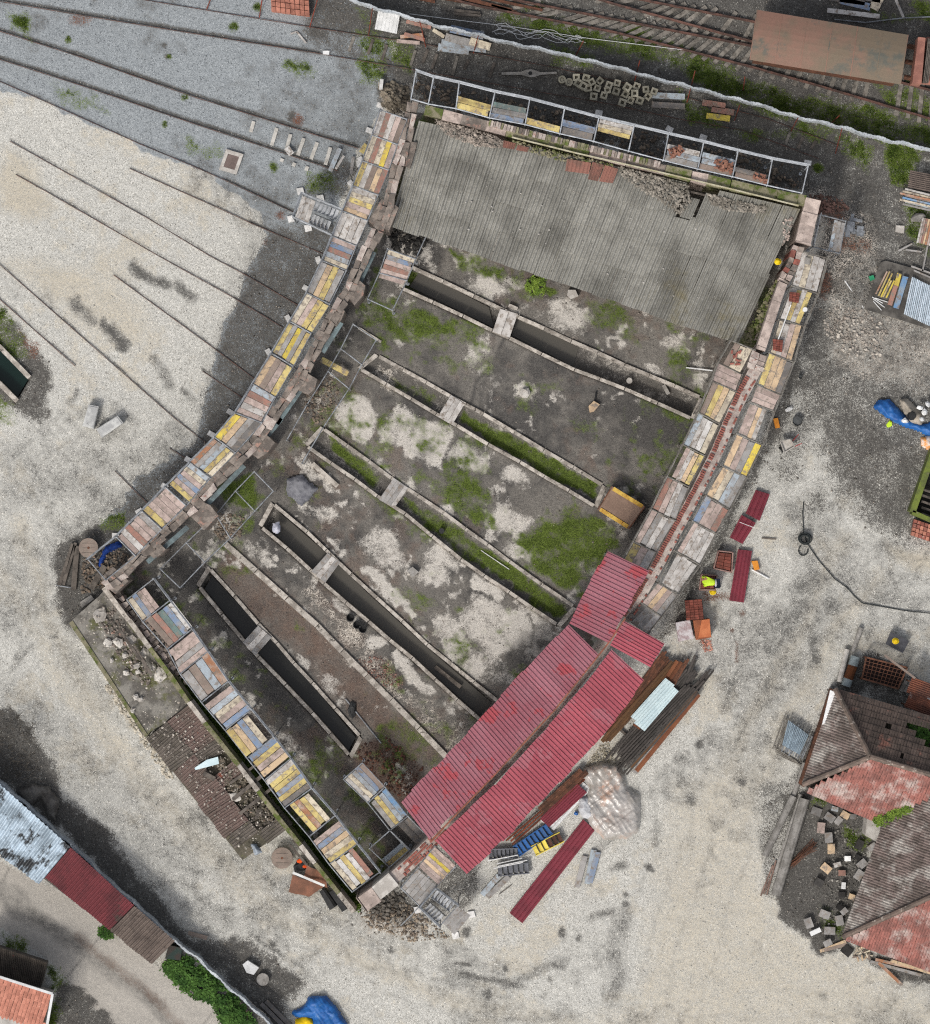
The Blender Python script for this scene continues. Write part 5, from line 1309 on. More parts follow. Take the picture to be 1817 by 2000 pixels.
# ------------------------------------------------------------------ sheet fences
FENC = M('white_sheet_edge', C(200, 205, 208), C(168, 174, 178), 1.2, fine=20, fv=.15, rv=.12)
def fence(label, pts, h, braces, lean=0.0):
    root = thing('sheet_fence', W(*pts[len(pts) // 2]), label, 'fence', 'white sheet fences')
    L = polylen(pts); t = 0.0; k = 0
    while t < L - 1:
        s = min(38.0, L - t)
        mb = MB(); n = 14
        top = []; bot = []
        for i in range(n + 1):
            (x, y), d = polyat(pts, t + s * i / n)
            o = 0.5 * math.sin(i * math.pi * 0.5) + 1.3 * math.sin((t + s * i / n) * 0.11) + 0.8 * math.sin((t + s * i / n) * 0.043)
            x2, y2 = x - d[1] * o, y + d[0] * o
            top.append(W(x2, y2, h + 0.015 * math.sin(t * .2)))
            b = W(x2 - d[1] * lean, y2 + d[0] * lean, h); bot.append(Vector((b.x, b.y, -0.05)))
        th = 0.05
        for i in range(n):
            mb.face([top[i], top[i + 1], bot[i + 1], bot[i]])
            (x, y), d = polyat(pts, t + s * i / n); wv = Vector((d[1], d[0], 0)).normalized() * 0
            a, b = top[i], top[i + 1]; dd = (b - a); nn = Vector((-dd.y, dd.x, 0)).normalized() * (0.055 + 0.02 * math.sin((t + s * i / n) * 0.17))
            mb.face([a - nn, b - nn, b + nn, a + nn]); mb.face([a + nn, b + nn, b + nn - Vector((0, 0, 0.06)), a + nn - Vector((0, 0, 0.06))]); mb.face([b - nn, a - nn, a - nn - Vector((0, 0, 0.06)), b - nn - Vector((0, 0, 0.06))])
        mb.build('fence_sheet', FENC, root)
        t += s; k += 1
    for a, b in braces:
        mb = MB(); mb.tube(W(*a, h - 0.2), W(*b, 0.05), 0.03); mb.build('brace', M('red_oxide_tube', C(128, 62, 48), C(104, 60, 48), 3), root)
    return root
fence('long white corrugated sheet fence beside the main railway track', [(680, -6), (725, 12), (760, 22), (850, 47), (960, 74), (1070, 98), (1150, 116), (1250, 143), (1345, 168), (1400, 182), (1470, 200), (1540, 222), (1645, 248), (1740, 274), (1880, 305)], 1.5,
      [((728, 14), (720, 70)), ((820, 40), (832, 92)), ((935, 68), (925, 104)), ((1140, 80), (1125, 108)), ((1250, 118), (1240, 158)), ((1358, 138), (1342, 200)), ((1455, 150), (1452, 176)), ((1560, 228), (1545, 256)), ((1645, 250), (1632, 300)), ((620, 0), (605, 54)), ((1445, 205), (1435, 235)), ((1640, 225), (1620, 245))])
for a, b in (((411, 0), (404, 18)), ((512, 0), (507, 34))):
    mb = MB(); mb.tube(W(*a, 0.6), W(*b, 0.1), 0.035); mb.build('red_post', MATS['red_oxide_tube'], None, 'thin red post fallen on grey ballast near the top edge', 'post', 'red posts at the top edge')
fence('white sheet fence behind the striped shed roofs', [(-30, 1505), (0, 1529), (70, 1590), (140, 1652), (200, 1710), (262, 1766), (345, 1842), (385, 1872), (440, 1922), (530, 2003), (560, 2035)], 1.6, [], 0)

# shed with three kinds of sheet
sh = thing('lean_to_shed', W(150, 1720), 'lean-to shed roofed with white-blue, red and brown corrugated sheets', 'shed')
BLUEW = M('white_blue_sheet', C(196, 212, 224), C(150, 164, 174), 0.9, 0.4, 0.6, c3=C(62, 64, 66), sc3=0.7, lo3=0.5, hi3=0.58, fine=16, fv=.15, rv=.05, rough=.5, cont=True)
DRED = M('dark_red_sheet', C(118, 60, 64), C(98, 54, 57), 0.8, c3=C(80, 66, 62), sc3=0.7, lo3=.56, hi3=.66, fine=16, fv=.2, rv=.05, cont=True)
BRWN = M('brown_sheet', C(116, 104, 96), C(94, 84, 78), 0.8, c3=C(70, 60, 54), sc3=1.5, lo3=.58, hi3=.66, fine=16, fv=.3, rv=.06, cont=True)
def strip_roof(root, a0, a1, b1, b0, n, mats, z0, z1, waves=4, amp=0.03):
    for i in range(n):
        u0, u1 = i / n, (i + 1.03) / n; u1 = min(u1, 1)
        e = random.uniform(-0.02, 0.02)
        mb = MB(); mb.corr(W(*lerp(a0, a1, u0), z0), W(*lerp(a0, a1, u1), z0), W(*lerp(lerp(b0, b1, u1), lerp(a0, a1, u1), e), z1), W(*lerp(lerp(b0, b1, u0), lerp(a0, a1, u0), e), z1), waves, amp)
        mb.build('roof_sheet', mats if not callable(mats) else mats(i), root)
strip_roof(sh, (-40, 1496), (137, 1654), (77, 1726), (-100, 1600), 7, BLUEW, 2.3, 1.9, 3, 0.085)
strip_roof(sh, (138, 1655), (262, 1768), (214, 1817), (88, 1714), 5, DRED, 2.3, 1.9, 5, 0.05)
strip_roof(sh, (263, 1769), (342, 1838), (297, 1883), (215, 1818), 3, BRWN, 2.3, 1.9, 5, 0.06)
mb = MB(); mb.plp([(-80, 1500), (130, 1662), (335, 1840), (298, 1872), (80, 1712), (-80, 1600)], 1.8, -0.1); mb.build('shed_body', DARKW, sh)
mb = MB(); mb.plp([(330, 1846), (356, 1852), (352, 1876), (322, 1872)], 1.0, -0.05); mb.build('dark_crate', M('dark_green_crate', C(48, 60, 56), C(62, 56, 52), 2), None, 'dark green crate between the brown shed roof and the bush', 'crate')

# ------------------------------------------------------------------ tiled houses
def tiled(root, poly, zf, eave, tw, tl, mat, budget, name='tile', amp=0.035, skip=None):
    """fill a pixel polygon with tiles in courses; eave = direction of the courses"""
    L = math.hypot(*eave); ex, ey = eave[0] / L, eave[1] / L
    sx, sy = -ey, ex
    us = [p[0] * ex + p[1] * ey for p in poly]; vs2 = [p[0] * sx + p[1] * sy for p in poly]
    cen = (sum(p[0] for p in poly) / len(poly), sum(p[1] for p in poly) / len(poly))
    # make s point downhill
    if zf(cen[0] + sx, cen[1] + sy) > zf(*cen): flip = -1
    else: flip = 1
    cells = []
    v = min(vs2)
    while v < max(vs2):
        u = min(us) + random.uniform(-1, 0)
        while u < max(us):
            cu, cv = u + tw / 2, v + tl / 2
            x, y = cu * ex + cv * sx, cu * ey + cv * sy
            if inside(np.array([x]), np.array([y]), poly)[0] and not (skip and skip(x, y)):
                cells.append((u, v, x, y))
            u += tw
        v += tl
    under = MB(); under.slab3([W(x, y, zf(x, y) - 0.04) for x, y in (poly if not skip else poly[:2] + [lerp(poly[1], poly[0], .06)])], 0.05)
    root = under.build('roof', M('roof_boarding', C(70, 62, 54), C(52, 46, 42), 2), root)
    vis = [c for c in cells if -5 < c[2] < 1822 and -5 < c[3] < 2005]
    rest = MB()
    random.shuffle(vis)
    single = set(id(c) for c in vis[:budget])
    for c in cells:
        u, v, x, y = c
        jx, jz = random.uniform(-0.3, 0.3), random.uniform(-0.008, 0.012)
        mb = MB() if id(c) in single else rest
        pts = []
        lo_, hi_ = (v + tl * 1.12, v) if flip > 0 else (v - tl * 0.12, v + tl)
        for vv, dz in ((lo_, 0.045), (hi_, 0.0)):
            for k, h in ((0.04, 0.0), (0.5, amp), (0.96, 0.0)):
                uu = u + tw * k + jx
                X, Y = uu * ex + vv * sx, uu * ey + vv * sy
                pts.append(W(X, Y, zf(X, Y) + h + dz + jz))
        mb.add(pts, [(0, 1, 4, 3), (1, 2, 5, 4), (0, 2, 1)] if flip < 0 else [(3, 4, 1, 0), (4, 5, 2, 1), (0, 1, 2)])
        if mb is not rest: mb.build(name, mat, root, rnd=True)
    if rest.v:
        o = rest.build('tiles', mat, root, rnd=True); o['kind'] = 'stuff'
def plane3(a, b, c):
    m = np.array([[a[0], a[1], 1], [b[0], b[1], 1], [c[0], c[1], 1]]); k = np.linalg.solve(m, np.array([a[2], b[2], c[2]]))
    return lambda x, y: float(k[0] * x + k[1] * y + k[2])
TILE_D = M('dark_brown_tile', C(104, 90, 82), C(82, 72, 66), 1.2, c3=C(150, 104, 90), sc3=1.0, lo3=.56, hi3=.7, fine=8, fv=.3, rv=.13, attr=True, cont=True)
TILE_G = M('lichen_tile', C(124, 110, 104), C(98, 88, 82), 1.2, c3=C(172, 166, 158), sc3=.9, lo3=.46, hi3=.66, fine=8, fv=.35, rv=.14, attr=True, cont=True)
TILE_R = M('red_lichen_tile', C(158, 104, 94), C(134, 92, 84), 1.2, c3=C(184, 168, 160), sc3=.8, lo3=.46, hi3=.66, fine=8, fv=.35, rv=.14, attr=True, cont=True)
TILE_O = M('orange_tile', C(196, 134, 114), C(174, 116, 98), 1.2, c3=C(214, 160, 140), sc3=3, lo3=.6, hi3=.7, fine=14, fv=.15, rv=.12, attr=True)
hs = thing('tiled_house', W(1720, 1600), 'old house with hipped tile roofs, brown, grey and red, partly fallen in', 'house')
A_ = (1700, 1478, 5.0)
zN = plane3((1632, 1346, 3.0), (1783, 1390, 3.0), A_); zW = plane3((1632, 1346, 3.0), (1569, 1532, 3.0), A_); zS = plane3((1575, 1546, 3.0), (1694, 1597, 3.0), A_)
zW2 = plane3((1718, 1632, 3.0), (1646, 1830, 3.0), (1817, 1752, 4.8)); zS2 = plane3((1646, 1832, 3.0), (1817, 1896, 3.0), (1817, 1752, 4.8))
rN = MB(); hole = lambda x, y: (inside(np.array([x]), np.array([y]), [(1770, 1408), (1800, 1414), (1830, 1425), (1830, 1462), (1808, 1455), (1785, 1432), (1772, 1422)])[0]) or any(math.hypot(x - a, y - b) < 4.5 for a, b in ((1735, 1422), (1747, 1416), (1752, 1430), (1762, 1475), (1742, 1428)))
tiled(hs, [(1634, 1346), (1702, 1478), (1870, 1528), (1870, 1418), (1783, 1390)], zN, (151, 44), 5.6, 12, TILE_D, 110, skip=hole)
tiled(hs, [(1630, 1346), (1701, 1479), (1569, 1532), (1610, 1410)], zW, (-63, 186), 5.2, 11, TILE_G, 70)
tiled(hs, [(1572, 1546), (1702, 1480), (1870, 1530), (1870, 1536), (1817, 1558), (1719, 1600), (1694, 1597)], zS, (119, 51), 5.2, 11, TILE_R, 50)
tiled(hs, [(1718, 1632), (1722, 1600), (1817, 1560), (1870, 1538), (1870, 1726), (1817, 1752), (1647, 1829)], zW2, (-72, 198), 5.2, 11, TILE_G, 40)
tiled(hs, [(1648, 1832), (1817, 1754), (1870, 1730), (1870, 1916), (1817, 1896)], zS2, (171, 64), 5.2, 11, TILE_R, 30)
for pts in ([(1632, 1346, 3.1), (1700, 1478, 5.08)], [(1569, 1532, 3.1), (1700, 1478, 5.08)], [(1700, 1478, 5.08), (1870, 1529, 5.08)], [(1646, 1830, 3.1), (1817, 1752, 4.9), (1870, 1728, 5.4)]):
    mb = MB(); mb.tubes([W(*p) for p in pts], 0.15, 8); mb.build('ridge_tiles', M('ridge_tile', C(124, 108, 98), C(98, 88, 80), 2, c3=C(184, 172, 160), sc3=3), hs)
for q, z in (([(1640, 1354), (1870, 1424), (1870, 1532), (1700, 1580), (1580, 1540), (1600, 1500)], 2.75), ([(1724, 1640), (1870, 1560), (1870, 1900), (1660, 1830)], 2.75)):
    mb = MB(); mb.plp(q, z, -0.1); mb.build('wall', M('house_wall', C(90, 82, 72), C(70, 64, 56), 1.5), hs)
mb = MB(); mb.plp([(1632, 1352), (1622, 1348), (1606, 1416), (1612, 1412)], 3.08, 2.9); mb.build('verge_board', WHITEP, hs)
mb = MB(); mb.plp([(1694, 1598), (1690, 1632), (1716, 1646), (1724, 1612)], 2.0, -0.1); mb.build('porch_slab', CONCL, hs)
mb = MB(); mb.plp([(1570, 1538), (1600, 1500), (1634, 1350), (1622, 1344), (1604, 1400), (1560, 1530)], 0.6, -0.1); mb.build('eaves_timber', RUST, hs)
def bush(label, outline, n, h, mat, size=0.09, cat='bush', zf=None):
    root = thing('bush', W(*outline[0]), label, cat)
    mb = MB(); xs = [p[0] for p in outline]; ys = [p[1] for p in outline]
    k = 0
    while k < n:
        x, y = random.uniform(min(xs), max(xs)), random.uniform(min(ys), max(ys))
        if not inside(np.array([x]), np.array([y]), outline)[0]: continue
        e = seg_dist(np.array([x]), np.array([y]), outline, True)[0]
        hh = h * (0.25 + 0.75 * min(e / 22, 1)) * (0.55 + 0.45 * mnoise.noise(Vector((x * 0.06, y * 0.06, 3))) + 0.2)
        x += random.gauss(0, 3.5); y += random.gauss(0, 3.5)
        if mnoise.noise(Vector((x * 0.09, y * 0.09, 8))) < -0.32: k += 1; continue
        z = (zf(x, y) if zf else 0) + hh * random.random() ** 0.5
        c = W(x, y, z); a = random.random() * 6.28; s = size * random.uniform(0.6, 1.3); t = random.uniform(-0.7, 0.7)
        u = Vector((math.cos(a), math.sin(a), t)) * s; v = Vector((-math.sin(a), math.cos(a), random.uniform(-.6, .6))) * s * 0.6
        mb.face([c - u, c - v * 0.9, c + u, c + v])
        k += 1
    mb.build('foliage', mat, root, rnd=True)
    mb = MB()
    for k in range(6):
        x, y = random.choice(outline); cx, cy = sum(xs) / len(xs), sum(ys) / len(ys)
        mb.tube(W(*lerp((x, y), (cx, cy), 0.8), -0.05 if not zf else zf(cx, cy)), W(*lerp((x, y), (cx, cy), 0.4), (0 if not zf else zf(cx, cy)) + h * 0.6), 0.015, 4)
    mb.build('stems', DARKW, root)
LEAF = M('leaf_green', C(72, 104, 44), C(48, 78, 30), 1.5, fine=6, fv=.25, rv=.35, attr=True)
LEAFY = M('yellow_green_leaf', C(120, 142, 56), C(92, 116, 44), 2, fine=6, fv=.2, rv=.3, attr=True)
bush('dense green bush along the sheet fence below the brown shed roof', [(318, 1888), (336, 1868), (370, 1872), (400, 1895), (440, 1930), (470, 1962), (500, 2000), (440, 2010), (415, 1958), (380, 1945), (345, 1925)], 9000, 0.8, LEAF)
bush('small green shrub beside the red shed sheet', [(198, 1812), (214, 1816), (216, 1830), (198, 1826)], 400, 0.3, LEAF)
bush('grassy tuft growing from the valley of the house roof', [(1706, 1600), (1740, 1585), (1772, 1572), (1778, 1582), (1740, 1602), (1715, 1612)], 1500, 0.3, LEAFY, 0.06, zf=lambda x, y: 3.1 + (x - 1706) * 0.012)
bush('green plants growing inside the hole of the house roof', [(1766, 1405), (1817, 1418), (1850, 1440), (1830, 1470), (1790, 1440)], 1600, 0.6, LEAF, 0.08, zf=lambda x, y: 2.9)
bush('bright yellow green clump on the shed floor below the grey roof', [(1032, 550), (1045, 540), (1062, 548), (1062, 568), (1042, 574), (1030, 565)], 1300, 0.3, LEAFY, 0.06)
h2 = thing('orange_tiled_house', W(50, 1960), 'house corner with orange tile roof and white verge', 'house')
zO = plane3((0, 1908, 3.6), (103, 1940, 3.6), (88, 2000, 3.0))
tiled(h2, [(-40, 1895), (100, 1939), (80, 2040), (-40, 2040)], zO, (103, 32), 7.5, 12, TILE_O, 160, amp=0.03)
for pts in ([(-40, 1896), (0, 1908), (103, 1941)], [(103, 1941), (84, 2050)]):
    mb = MB(); mb.path([W(x, y, 3.7 if y < 1945 else 3.5) for x, y in pts], 0.14, 0.14); mb.build('verge', WHITEP, h2)
mb = MB(); mb.plp([(-40, 1905), (96, 1945), (76, 2050), (-40, 2050)], 2.9, -0.1); mb.build('wall', CONCL, h2)
sh2 = thing('board_shed', W(40, 1890), 'dark weathered shed roof beside the orange tiles', 'shed')
strip_roof(sh2, (-40, 1838), (92, 1880), (80, 1930), (-40, 1893), 6, M('old_dark_sheet', C(84, 76, 68), C(64, 58, 52), 1.2, c3=C(112, 56, 52), sc3=.9, lo3=.6, hi3=.66), 2.4, 2.2, 6)
mb = MB(); mb.plp([(-40, 1842), (88, 1884), (78, 1926), (-40, 1890)], 2.0, -0.1); mb.build('shed_body', DARKW, sh2)

# ------------------------------------------------------------------ things in the shed
def bridge(label, q, n, z=0.16, col='wlwg'):
    root = thing('plank_bridge', W(*lerp(q[0], q[2], 0.5), 0.1), label, 'bridge', 'plank bridges over the pits')
    for k in range(n):
        s0, s1 = (k + 0.02) / n, (k + 0.98) / n
        e = random.uniform(-0.03, 0.03)
        mb = MB(); mb.slab3([W(*lerp(q[0], q[1], s0 ), z), W(*lerp(q[0], q[1], s1), z), W(*lerp(lerp(q[3], q[2], s1), lerp(q[0], q[1], s1), e), z), W(*lerp(lerp(q[3], q[2], s0), lerp(q[0], q[1], s0), e), z)], 0.05)
        mb.build('plank', wood(random.choice(col)), root)
bridge('chipped white panel bridge over the upper pit', [(977, 603), (1012, 613), (996, 660), (962, 648)], 2)
bridge('three plank bridge over the grassy pit', [(881, 771), (908, 789), (884, 829), (855, 814)], 3)
bridge('three plank bridge over the mossy pit', [(769, 933), (798, 953), (770, 993), (741, 975)], 4)
bridge('plank bridge over the wet pit', [(640, 1080), (665, 1098), (636, 1138), (608, 1116)], 3)
bridge('plank bridge over the water pit', [(504, 1222), (531, 1245), (500, 1280), (474, 1255)], 3)
GRATE = M('brown_plate', C(146, 122, 106), C(130, 108, 94), 1, fine=60, fv=.2)
root = thing('yellow_edged_box', W(1212, 992), 'rusty brown box with yellow painted rims near the inner scaffold', 'box')
Q = [(1196, 950), (1260, 989), (1228, 1033), (1168, 995)]
mb = MB(); mb.plp(Q, 1.0, 0.0); mb.build('body', GRATE, root)
for a, b in ((0, 1), (2, 3)):
    mb = MB(); ins = [lerp(Q[k], ((1213, 992)), 0.1) for k in range(4)]; mb.bar(W(*ins[a], 1.02), W(*ins[b], 1.02), 0.22, 0.06); mb.build('yellow_rim', M('yellow_rusty_paint', C(222, 186, 92), C(190, 146, 66), 2, c3=C(110, 70, 40), sc3=4, lo3=.58, hi3=.64), root)
for a, b in ((1, 2), (3, 0)):
    mb = MB(); mb.bar(W(*Q[a], 1.0), W(*Q[b], 1.0), 0.06, 0.1); mb.build('rim', RUST, root)
def one(name, mb, mat, label, cat, group=None, **k):
    return mb.build(name, mat, None, label, cat, group, **k)
mb = MB(); mb.bar(W(628, 702, 0.5), W(680, 730, 0.45), 0.32, 0.08); one('yellow_timber', mb, wood('y'), 'single yellow timber lying inside the gate wall', 'timber')
mb = MB(); mb.plp([(1150, 793), (1160, 783), (1172, 790), (1160, 804), (1152, 806)], 0.25, 0.0); o = one('pinkish_block', mb, wood('o'), 'pinkish block with black hose on the dark floor', 'block')
mb = MB(); mb.tubes([W(1165, 765, 0.05), W(1163, 780, 0.06), W(1162, 792, 0.2)], 0.05, 6); one('black_hose', mb, BLACKR, 'short black hose end beside the pinkish block', 'hose')
mb = MB(); mb.rock(W(1026, 768, 0.12), 0.36, 0.3, 0.15, 0.2); one('lime_heap', mb, CONCL, 'pale lime heap on the dark shed floor', 'heap')
mb = MB(); mb.plp([(1110, 566), (1124, 566), (1130, 578), (1116, 584), (1108, 576)], 0.4, -0.05); one('stone_block', mb, CONCL, 'pale square stone below the grey roof edge', 'stone block')
mb = MB(); mb.plp([(995, 593), (1012, 600), (1010, 606), (993, 599)], 0.2, 0.0); one('stone_sill', mb, KERB, 'narrow stone beside the chipped white bridge', 'stone')
mb = MB(); mb.plp([(795, 1115), (806, 1107), (818, 1117), (806, 1128)], 0.3, 0.0); one('concrete_cube', mb, CONCR, 'square concrete block on the mossy floor between two pits', 'concrete block')
for x, y, l in ((685, 1206, 'black bucket by the wet pit, topmost of three'), (698, 1220, 'grey black bucket by the wet pit, middle of three'), (709, 1228, 'black bucket by the wet pit, lowest of three')):
    mb = MB(); c = W(x, y, 0.0)
    mb.tube(c, c + Vector((0, 0, 0.32)), 0.17, 12, 0.22, cap=False); mb.tube(c + Vector((0, 0, 0.05)), c + Vector((0, 0, 0.06)), 0.17, 12)
    for i in range(12):
        t0, t1 = 6.283 * i / 12, 6.283 * (i + 1) / 12
        mb.face([c + Vector((math.cos(t) * r, math.sin(t) * r, 0.32)) for t, r in ((t0, .24), (t1, .24), (t1, .2), (t0, .2))])
    one('bucket', mb, BLACKR, l, 'bucket', 'black buckets')
mb = MB(); mb.bar(W(850, 1302, -0.55), W(900, 1342, -0.5), 0.22, 0.16); one('fallen_timber', mb, DARKW, 'fallen timber lying in the wet pit', 'timber')
mb = MB(); mb.tube(W(675, 1365, 0.05), W(745, 1452, 0.05), 0.03); one('thin_pole', mb, GALV, 'thin pale pole lying across the brown floor', 'pole')
mb = MB(); mb.rock(W(688, 1388, 0.08), 0.5, 0.25, 0.12, 0.3); one('dark_cloth', mb, BLACKR, 'dark crumpled cloth beneath the thin pale pole', 'cloth')
mb = MB(); mb.tube(W(940, 1075, -0.36), W(995, 1112, -0.36), 0.025); one('pale_pipe', mb, WHITEP, 'thin pale pipe in the mossy pit', 'pipe')
mb = MB(); c = W(1229, 744, -0.7); mb.tube(c, c + Vector((0, 0, 0.4)), 0.17, 12); one('white_tub', mb, CONCL, 'round white tub in the upper pit', 'tub')
mb = MB(); c = W(863, 1037, -0.42); mb.tube(c, c + Vector((0, 0, 0.4)), 0.16, 10); one('black_pot', mb, BLACKR, 'round black pot in the mossy pit', 'pot')
mb = MB(); mb.bar(W(1340, 718, 0.1), W(1392, 724, 0.15), 0.06, 0.05); one('white_batten', mb, WHITEP, 'thin white batten beside the inner scaffold', 'batten')
mb = MB(); mb.bar(W(1296, 752, -0.6), W(1306, 770, -0.6), 0.2, 0.1); one('pit_board', mb, CONCR, 'short grey board lying in the upper pit', 'board')

def cloth(name, label, outline, h, mat, cat, res=3.0, seed=0, z0=0.0, rough=1.0, fr=0.05):
    xs = [p[0] for p in outline]; ys = [p[1] for p in outline]
    X = np.arange(min(xs) - res, max(xs) + res, res); Y = np.arange(min(ys) - res, max(ys) + res, res)
    gx_, gy_ = np.meshgrid(X, Y, indexing='ij')
    ins = inside(gx_, gy_, outline); d = np.where(ins, seg_dist(gx_, gy_, outline, True), 0)
    mb = MB(); ids = {}
    for i in range(len(X)):
        for j in range(len(Y)):
            q = Vector((X[i] * fr + seed, Y[j] * fr, seed)); ql = Vector(((X[i] * .6 + Y[j] * .8) * fr * .35, (Y[j] * .6 - X[i] * .8) * fr * 3.2, seed)); qm = Vector(((X[i] * .8 - Y[j] * .6) * fr * .4, (Y[j] * .8 + X[i] * .6) * fr * 3.6, seed + 4))
            rid = 1 - abs(mnoise.noise(q)) * 1.6; rid2 = 1 - abs(mnoise.noise(q * 2.7)) * 1.6
            sm = 0.5 + 0.5 * mnoise.noise(q * 0.9 + Vector((3, 3, 3)))
            rid3 = 1 - abs(mnoise.noise(q * 5.5 + Vector((1, 7, 2)))) * 2
            z = z0 + 0.03 + h * min(1, d[i, j] / 12) ** 0.5 * (0.45 + 0.6 * sm) + min(1, d[i, j] / 6) * (0.05 * rid2 + 0.012 * rid3 + 0.05 * rid + 0.05 * (1 - abs(mnoise.noise(ql)) * 2) + 0.05 * (1 - abs(mnoise.noise(qm)) * 2)) * rough
            dx, dy = mnoise.noise(q * 2 + Vector((5, 0, 0))) * 2.0, mnoise.noise(q * 2 + Vector((0, 9, 0))) * 2.0
            ids[i, j] = len(mb.v); mb.v.append(tuple(W(X[i] + dx, Y[j] + dy, z)))
    for i in range(len(X) - 1):
        for j in range(len(Y) - 1):
            if ins[i:i + 2, j:j + 2].sum() >= 3:
                mb.f.append((ids[i, j], ids[i, j + 1], ids[i + 1, j + 1], ids[i + 1, j])); mb.rnd.append(0.5)
    usedv = sorted(set(k for f in mb.f for k in f)); re = {k: n for n, k in enumerate(usedv)}
    mb.v = [mb.v[k] for k in usedv]; mb.f = [tuple(re[k] for k in f) for f in mb.f]
    return mb.build(name, mat, None, label, cat, smooth=True)
BLUET = M('blue_tarpaulin', C(38, 102, 172), C(28, 84, 150), 1.5, c3=C(84, 126, 170), sc3=2.5, lo3=.56, hi3=.7, fine=8, fv=.18, rough=.5, spec=.35)
TRANSP = M('milky_plastic', C(170, 164, 155), C(200, 195, 189), 0.5, 0.4, 0.6, c3=C(206, 172, 152), sc3=.45, lo3=.54, hi3=.68, fine=4, fv=.1, rough=.3, spec=.6)
TRANSP.node_tree.nodes['Principled BSDF'].inputs['Alpha'].default_value = 0.82
cloth('dark_tarpaulin', 'creased dark grey tarpaulin on the floor beside the mossy corner', [(557, 935), (588, 925), (622, 955), (590, 990), (560, 965)], 0.15, M('grey_tarp', C(96, 96, 102), C(124, 124, 128), 2, fine=10), 'tarpaulin', seed=3)
cloth('white_bag', 'crumpled white printed bag at the head of the wet pit', [(532, 1022), (546, 1018), (550, 1036), (542, 1044), (532, 1038)], 0.2, M('white_bag', C(206, 206, 216), C(186, 190, 206), 3), 'bag', 2.0, 7)

# ------------------------------------------------------------------ people
def skin_fig(name, joints, edges, mat, parent, sub=2):
    me = bpy.data.meshes.new(name)
    off = WL[parent.name]
    me.from_pydata([tuple(Vector(p) - off) for p, r in joints], edges, [])
    o = bpy.data.objects.new(name, me); link(o, parent)
    md = o.modifiers.new('skin', 'SKIN')
    for k, (p, r) in enumerate(joints):
        sv = me.skin_vertices[0].data[k]; sv.radius = (r, r) if not isinstance(r, tuple) else r
    me.skin_vertices[0].data[0].use_root = True
    s = o.modifiers.new('sub', 'SUBSURF'); s.levels = sub; s.render_levels = sub
    me.materials.append(mat); WL[o.name] = off
    return o
base = W(1398, 1139, 0)
pw = thing('person', base, 'worker in lime hi-vis jacket and navy trousers bending over a tub of bricks', 'person')
def pp(x, y, z): return W(x, y, z)
SKIN = M('skin', C(190, 140, 112), C(180, 130, 104), 3, fv=.05); NAVY = M('navy_trousers', C(34, 42, 66), C(28, 34, 54), 3); LIME = M('lime_jacket', C(212, 244, 66), C(196, 230, 50), 2, fv=.1, rough=.7)
pel = pp(1400, 1139, 0.86); ches = pp(1381, 1135, 1.02); neck = pp(1375, 1133, 1.0)
lk, rk = pp(1399, 1133.5, 0.47), pp(1401, 1146.5, 0.45); la, ra = pp(1404, 1133, 0.08), pp(1406, 1147, 0.08)
lt, rt = pp(1397, 1132, 0.05), pp(1399, 1147, 0.05)
ls, rs_ = pp(1378, 1128, 1.0), pp(1380, 1142, 1.0); le, re_ = pp(1374, 1126, 0.74), pp(1377, 1144, 0.74); lh, rh = pp(1371, 1129, 0.52), pp(1373, 1141, 0.52)
body = skin_fig('body', [(pel, 0.13), (lerp(pel, ches, 0.5), 0.13), (ches, 0.14), (neck, 0.06), (pp(1370, 1132, 0.95), 0.1), (ls, 0.07), (le, 0.05), (lh, 0.04), (rs_, 0.07), (re_, 0.05), (rh, 0.04),
      (pp(1400, 1134.5, 0.84), 0.09), (lk, 0.06), (la, 0.045), (lt, 0.04), (pp(1401, 1144.5, 0.84), 0.09), (rk, 0.06), (ra, 0.045), (rt, 0.04)] +
      [(Vector(h) + Vector((dx, dy, -0.09)), 0.009) for h in (lh, rh) for dx, dy in ((-.05, -.03), (-.06, -.01), (-.06, .01), (-.05, .03), (.0, .05))],
      [(0, 1), (1, 2), (2, 3), (3, 4), (2, 5), (5, 6), (6, 7), (2, 8), (8, 9), (9, 10), (0, 11), (11, 12), (12, 13), (13, 14), (0, 15), (15, 16), (16, 17), (17, 18)] +
      [(7, 19 + k) for k in range(5)] + [(10, 24 + k) for k in range(5)], SKIN, pw)
skin_fig('jacket', [(lerp(pel, ches, 0.15), 0.2), (lerp(pel, ches, 0.55), 0.2), (ches, 0.19), (ls, 0.1), (le, 0.075), (lerp(le, lh, 0.7), 0.06), (rs_, 0.1), (re_, 0.075), (lerp(re_, rh, 0.7), 0.06), (pp(1370.5, 1132, 0.97), 0.125)],
         [(0, 1), (1, 2), (2, 3), (3, 4), (4, 5), (2, 6), (6, 7), (7, 8), (2, 9)], LIME, pw)
skin_fig('trousers', [(pel, 0.19), (pp(1400, 1134.5, 0.8), 0.12), (lk, 0.085), (lerp(lk, la, 0.9), 0.07), (pp(1401, 1144.5, 0.8), 0.12), (rk, 0.085), (lerp(rk, ra, 0.9), 0.07)], [(0, 1), (1, 2), (2, 3), (0, 4), (4, 5), (5, 6)], NAVY, pw)
skin_fig('boots', [(la, 0.055), (lt, 0.05)], [(0, 1)], BLACKR, pw, 1); skin_fig('boots', [(ra, 0.055), (rt, 0.05)], [(0, 1)], BLACKR, pw, 1)
mb = MB(); 
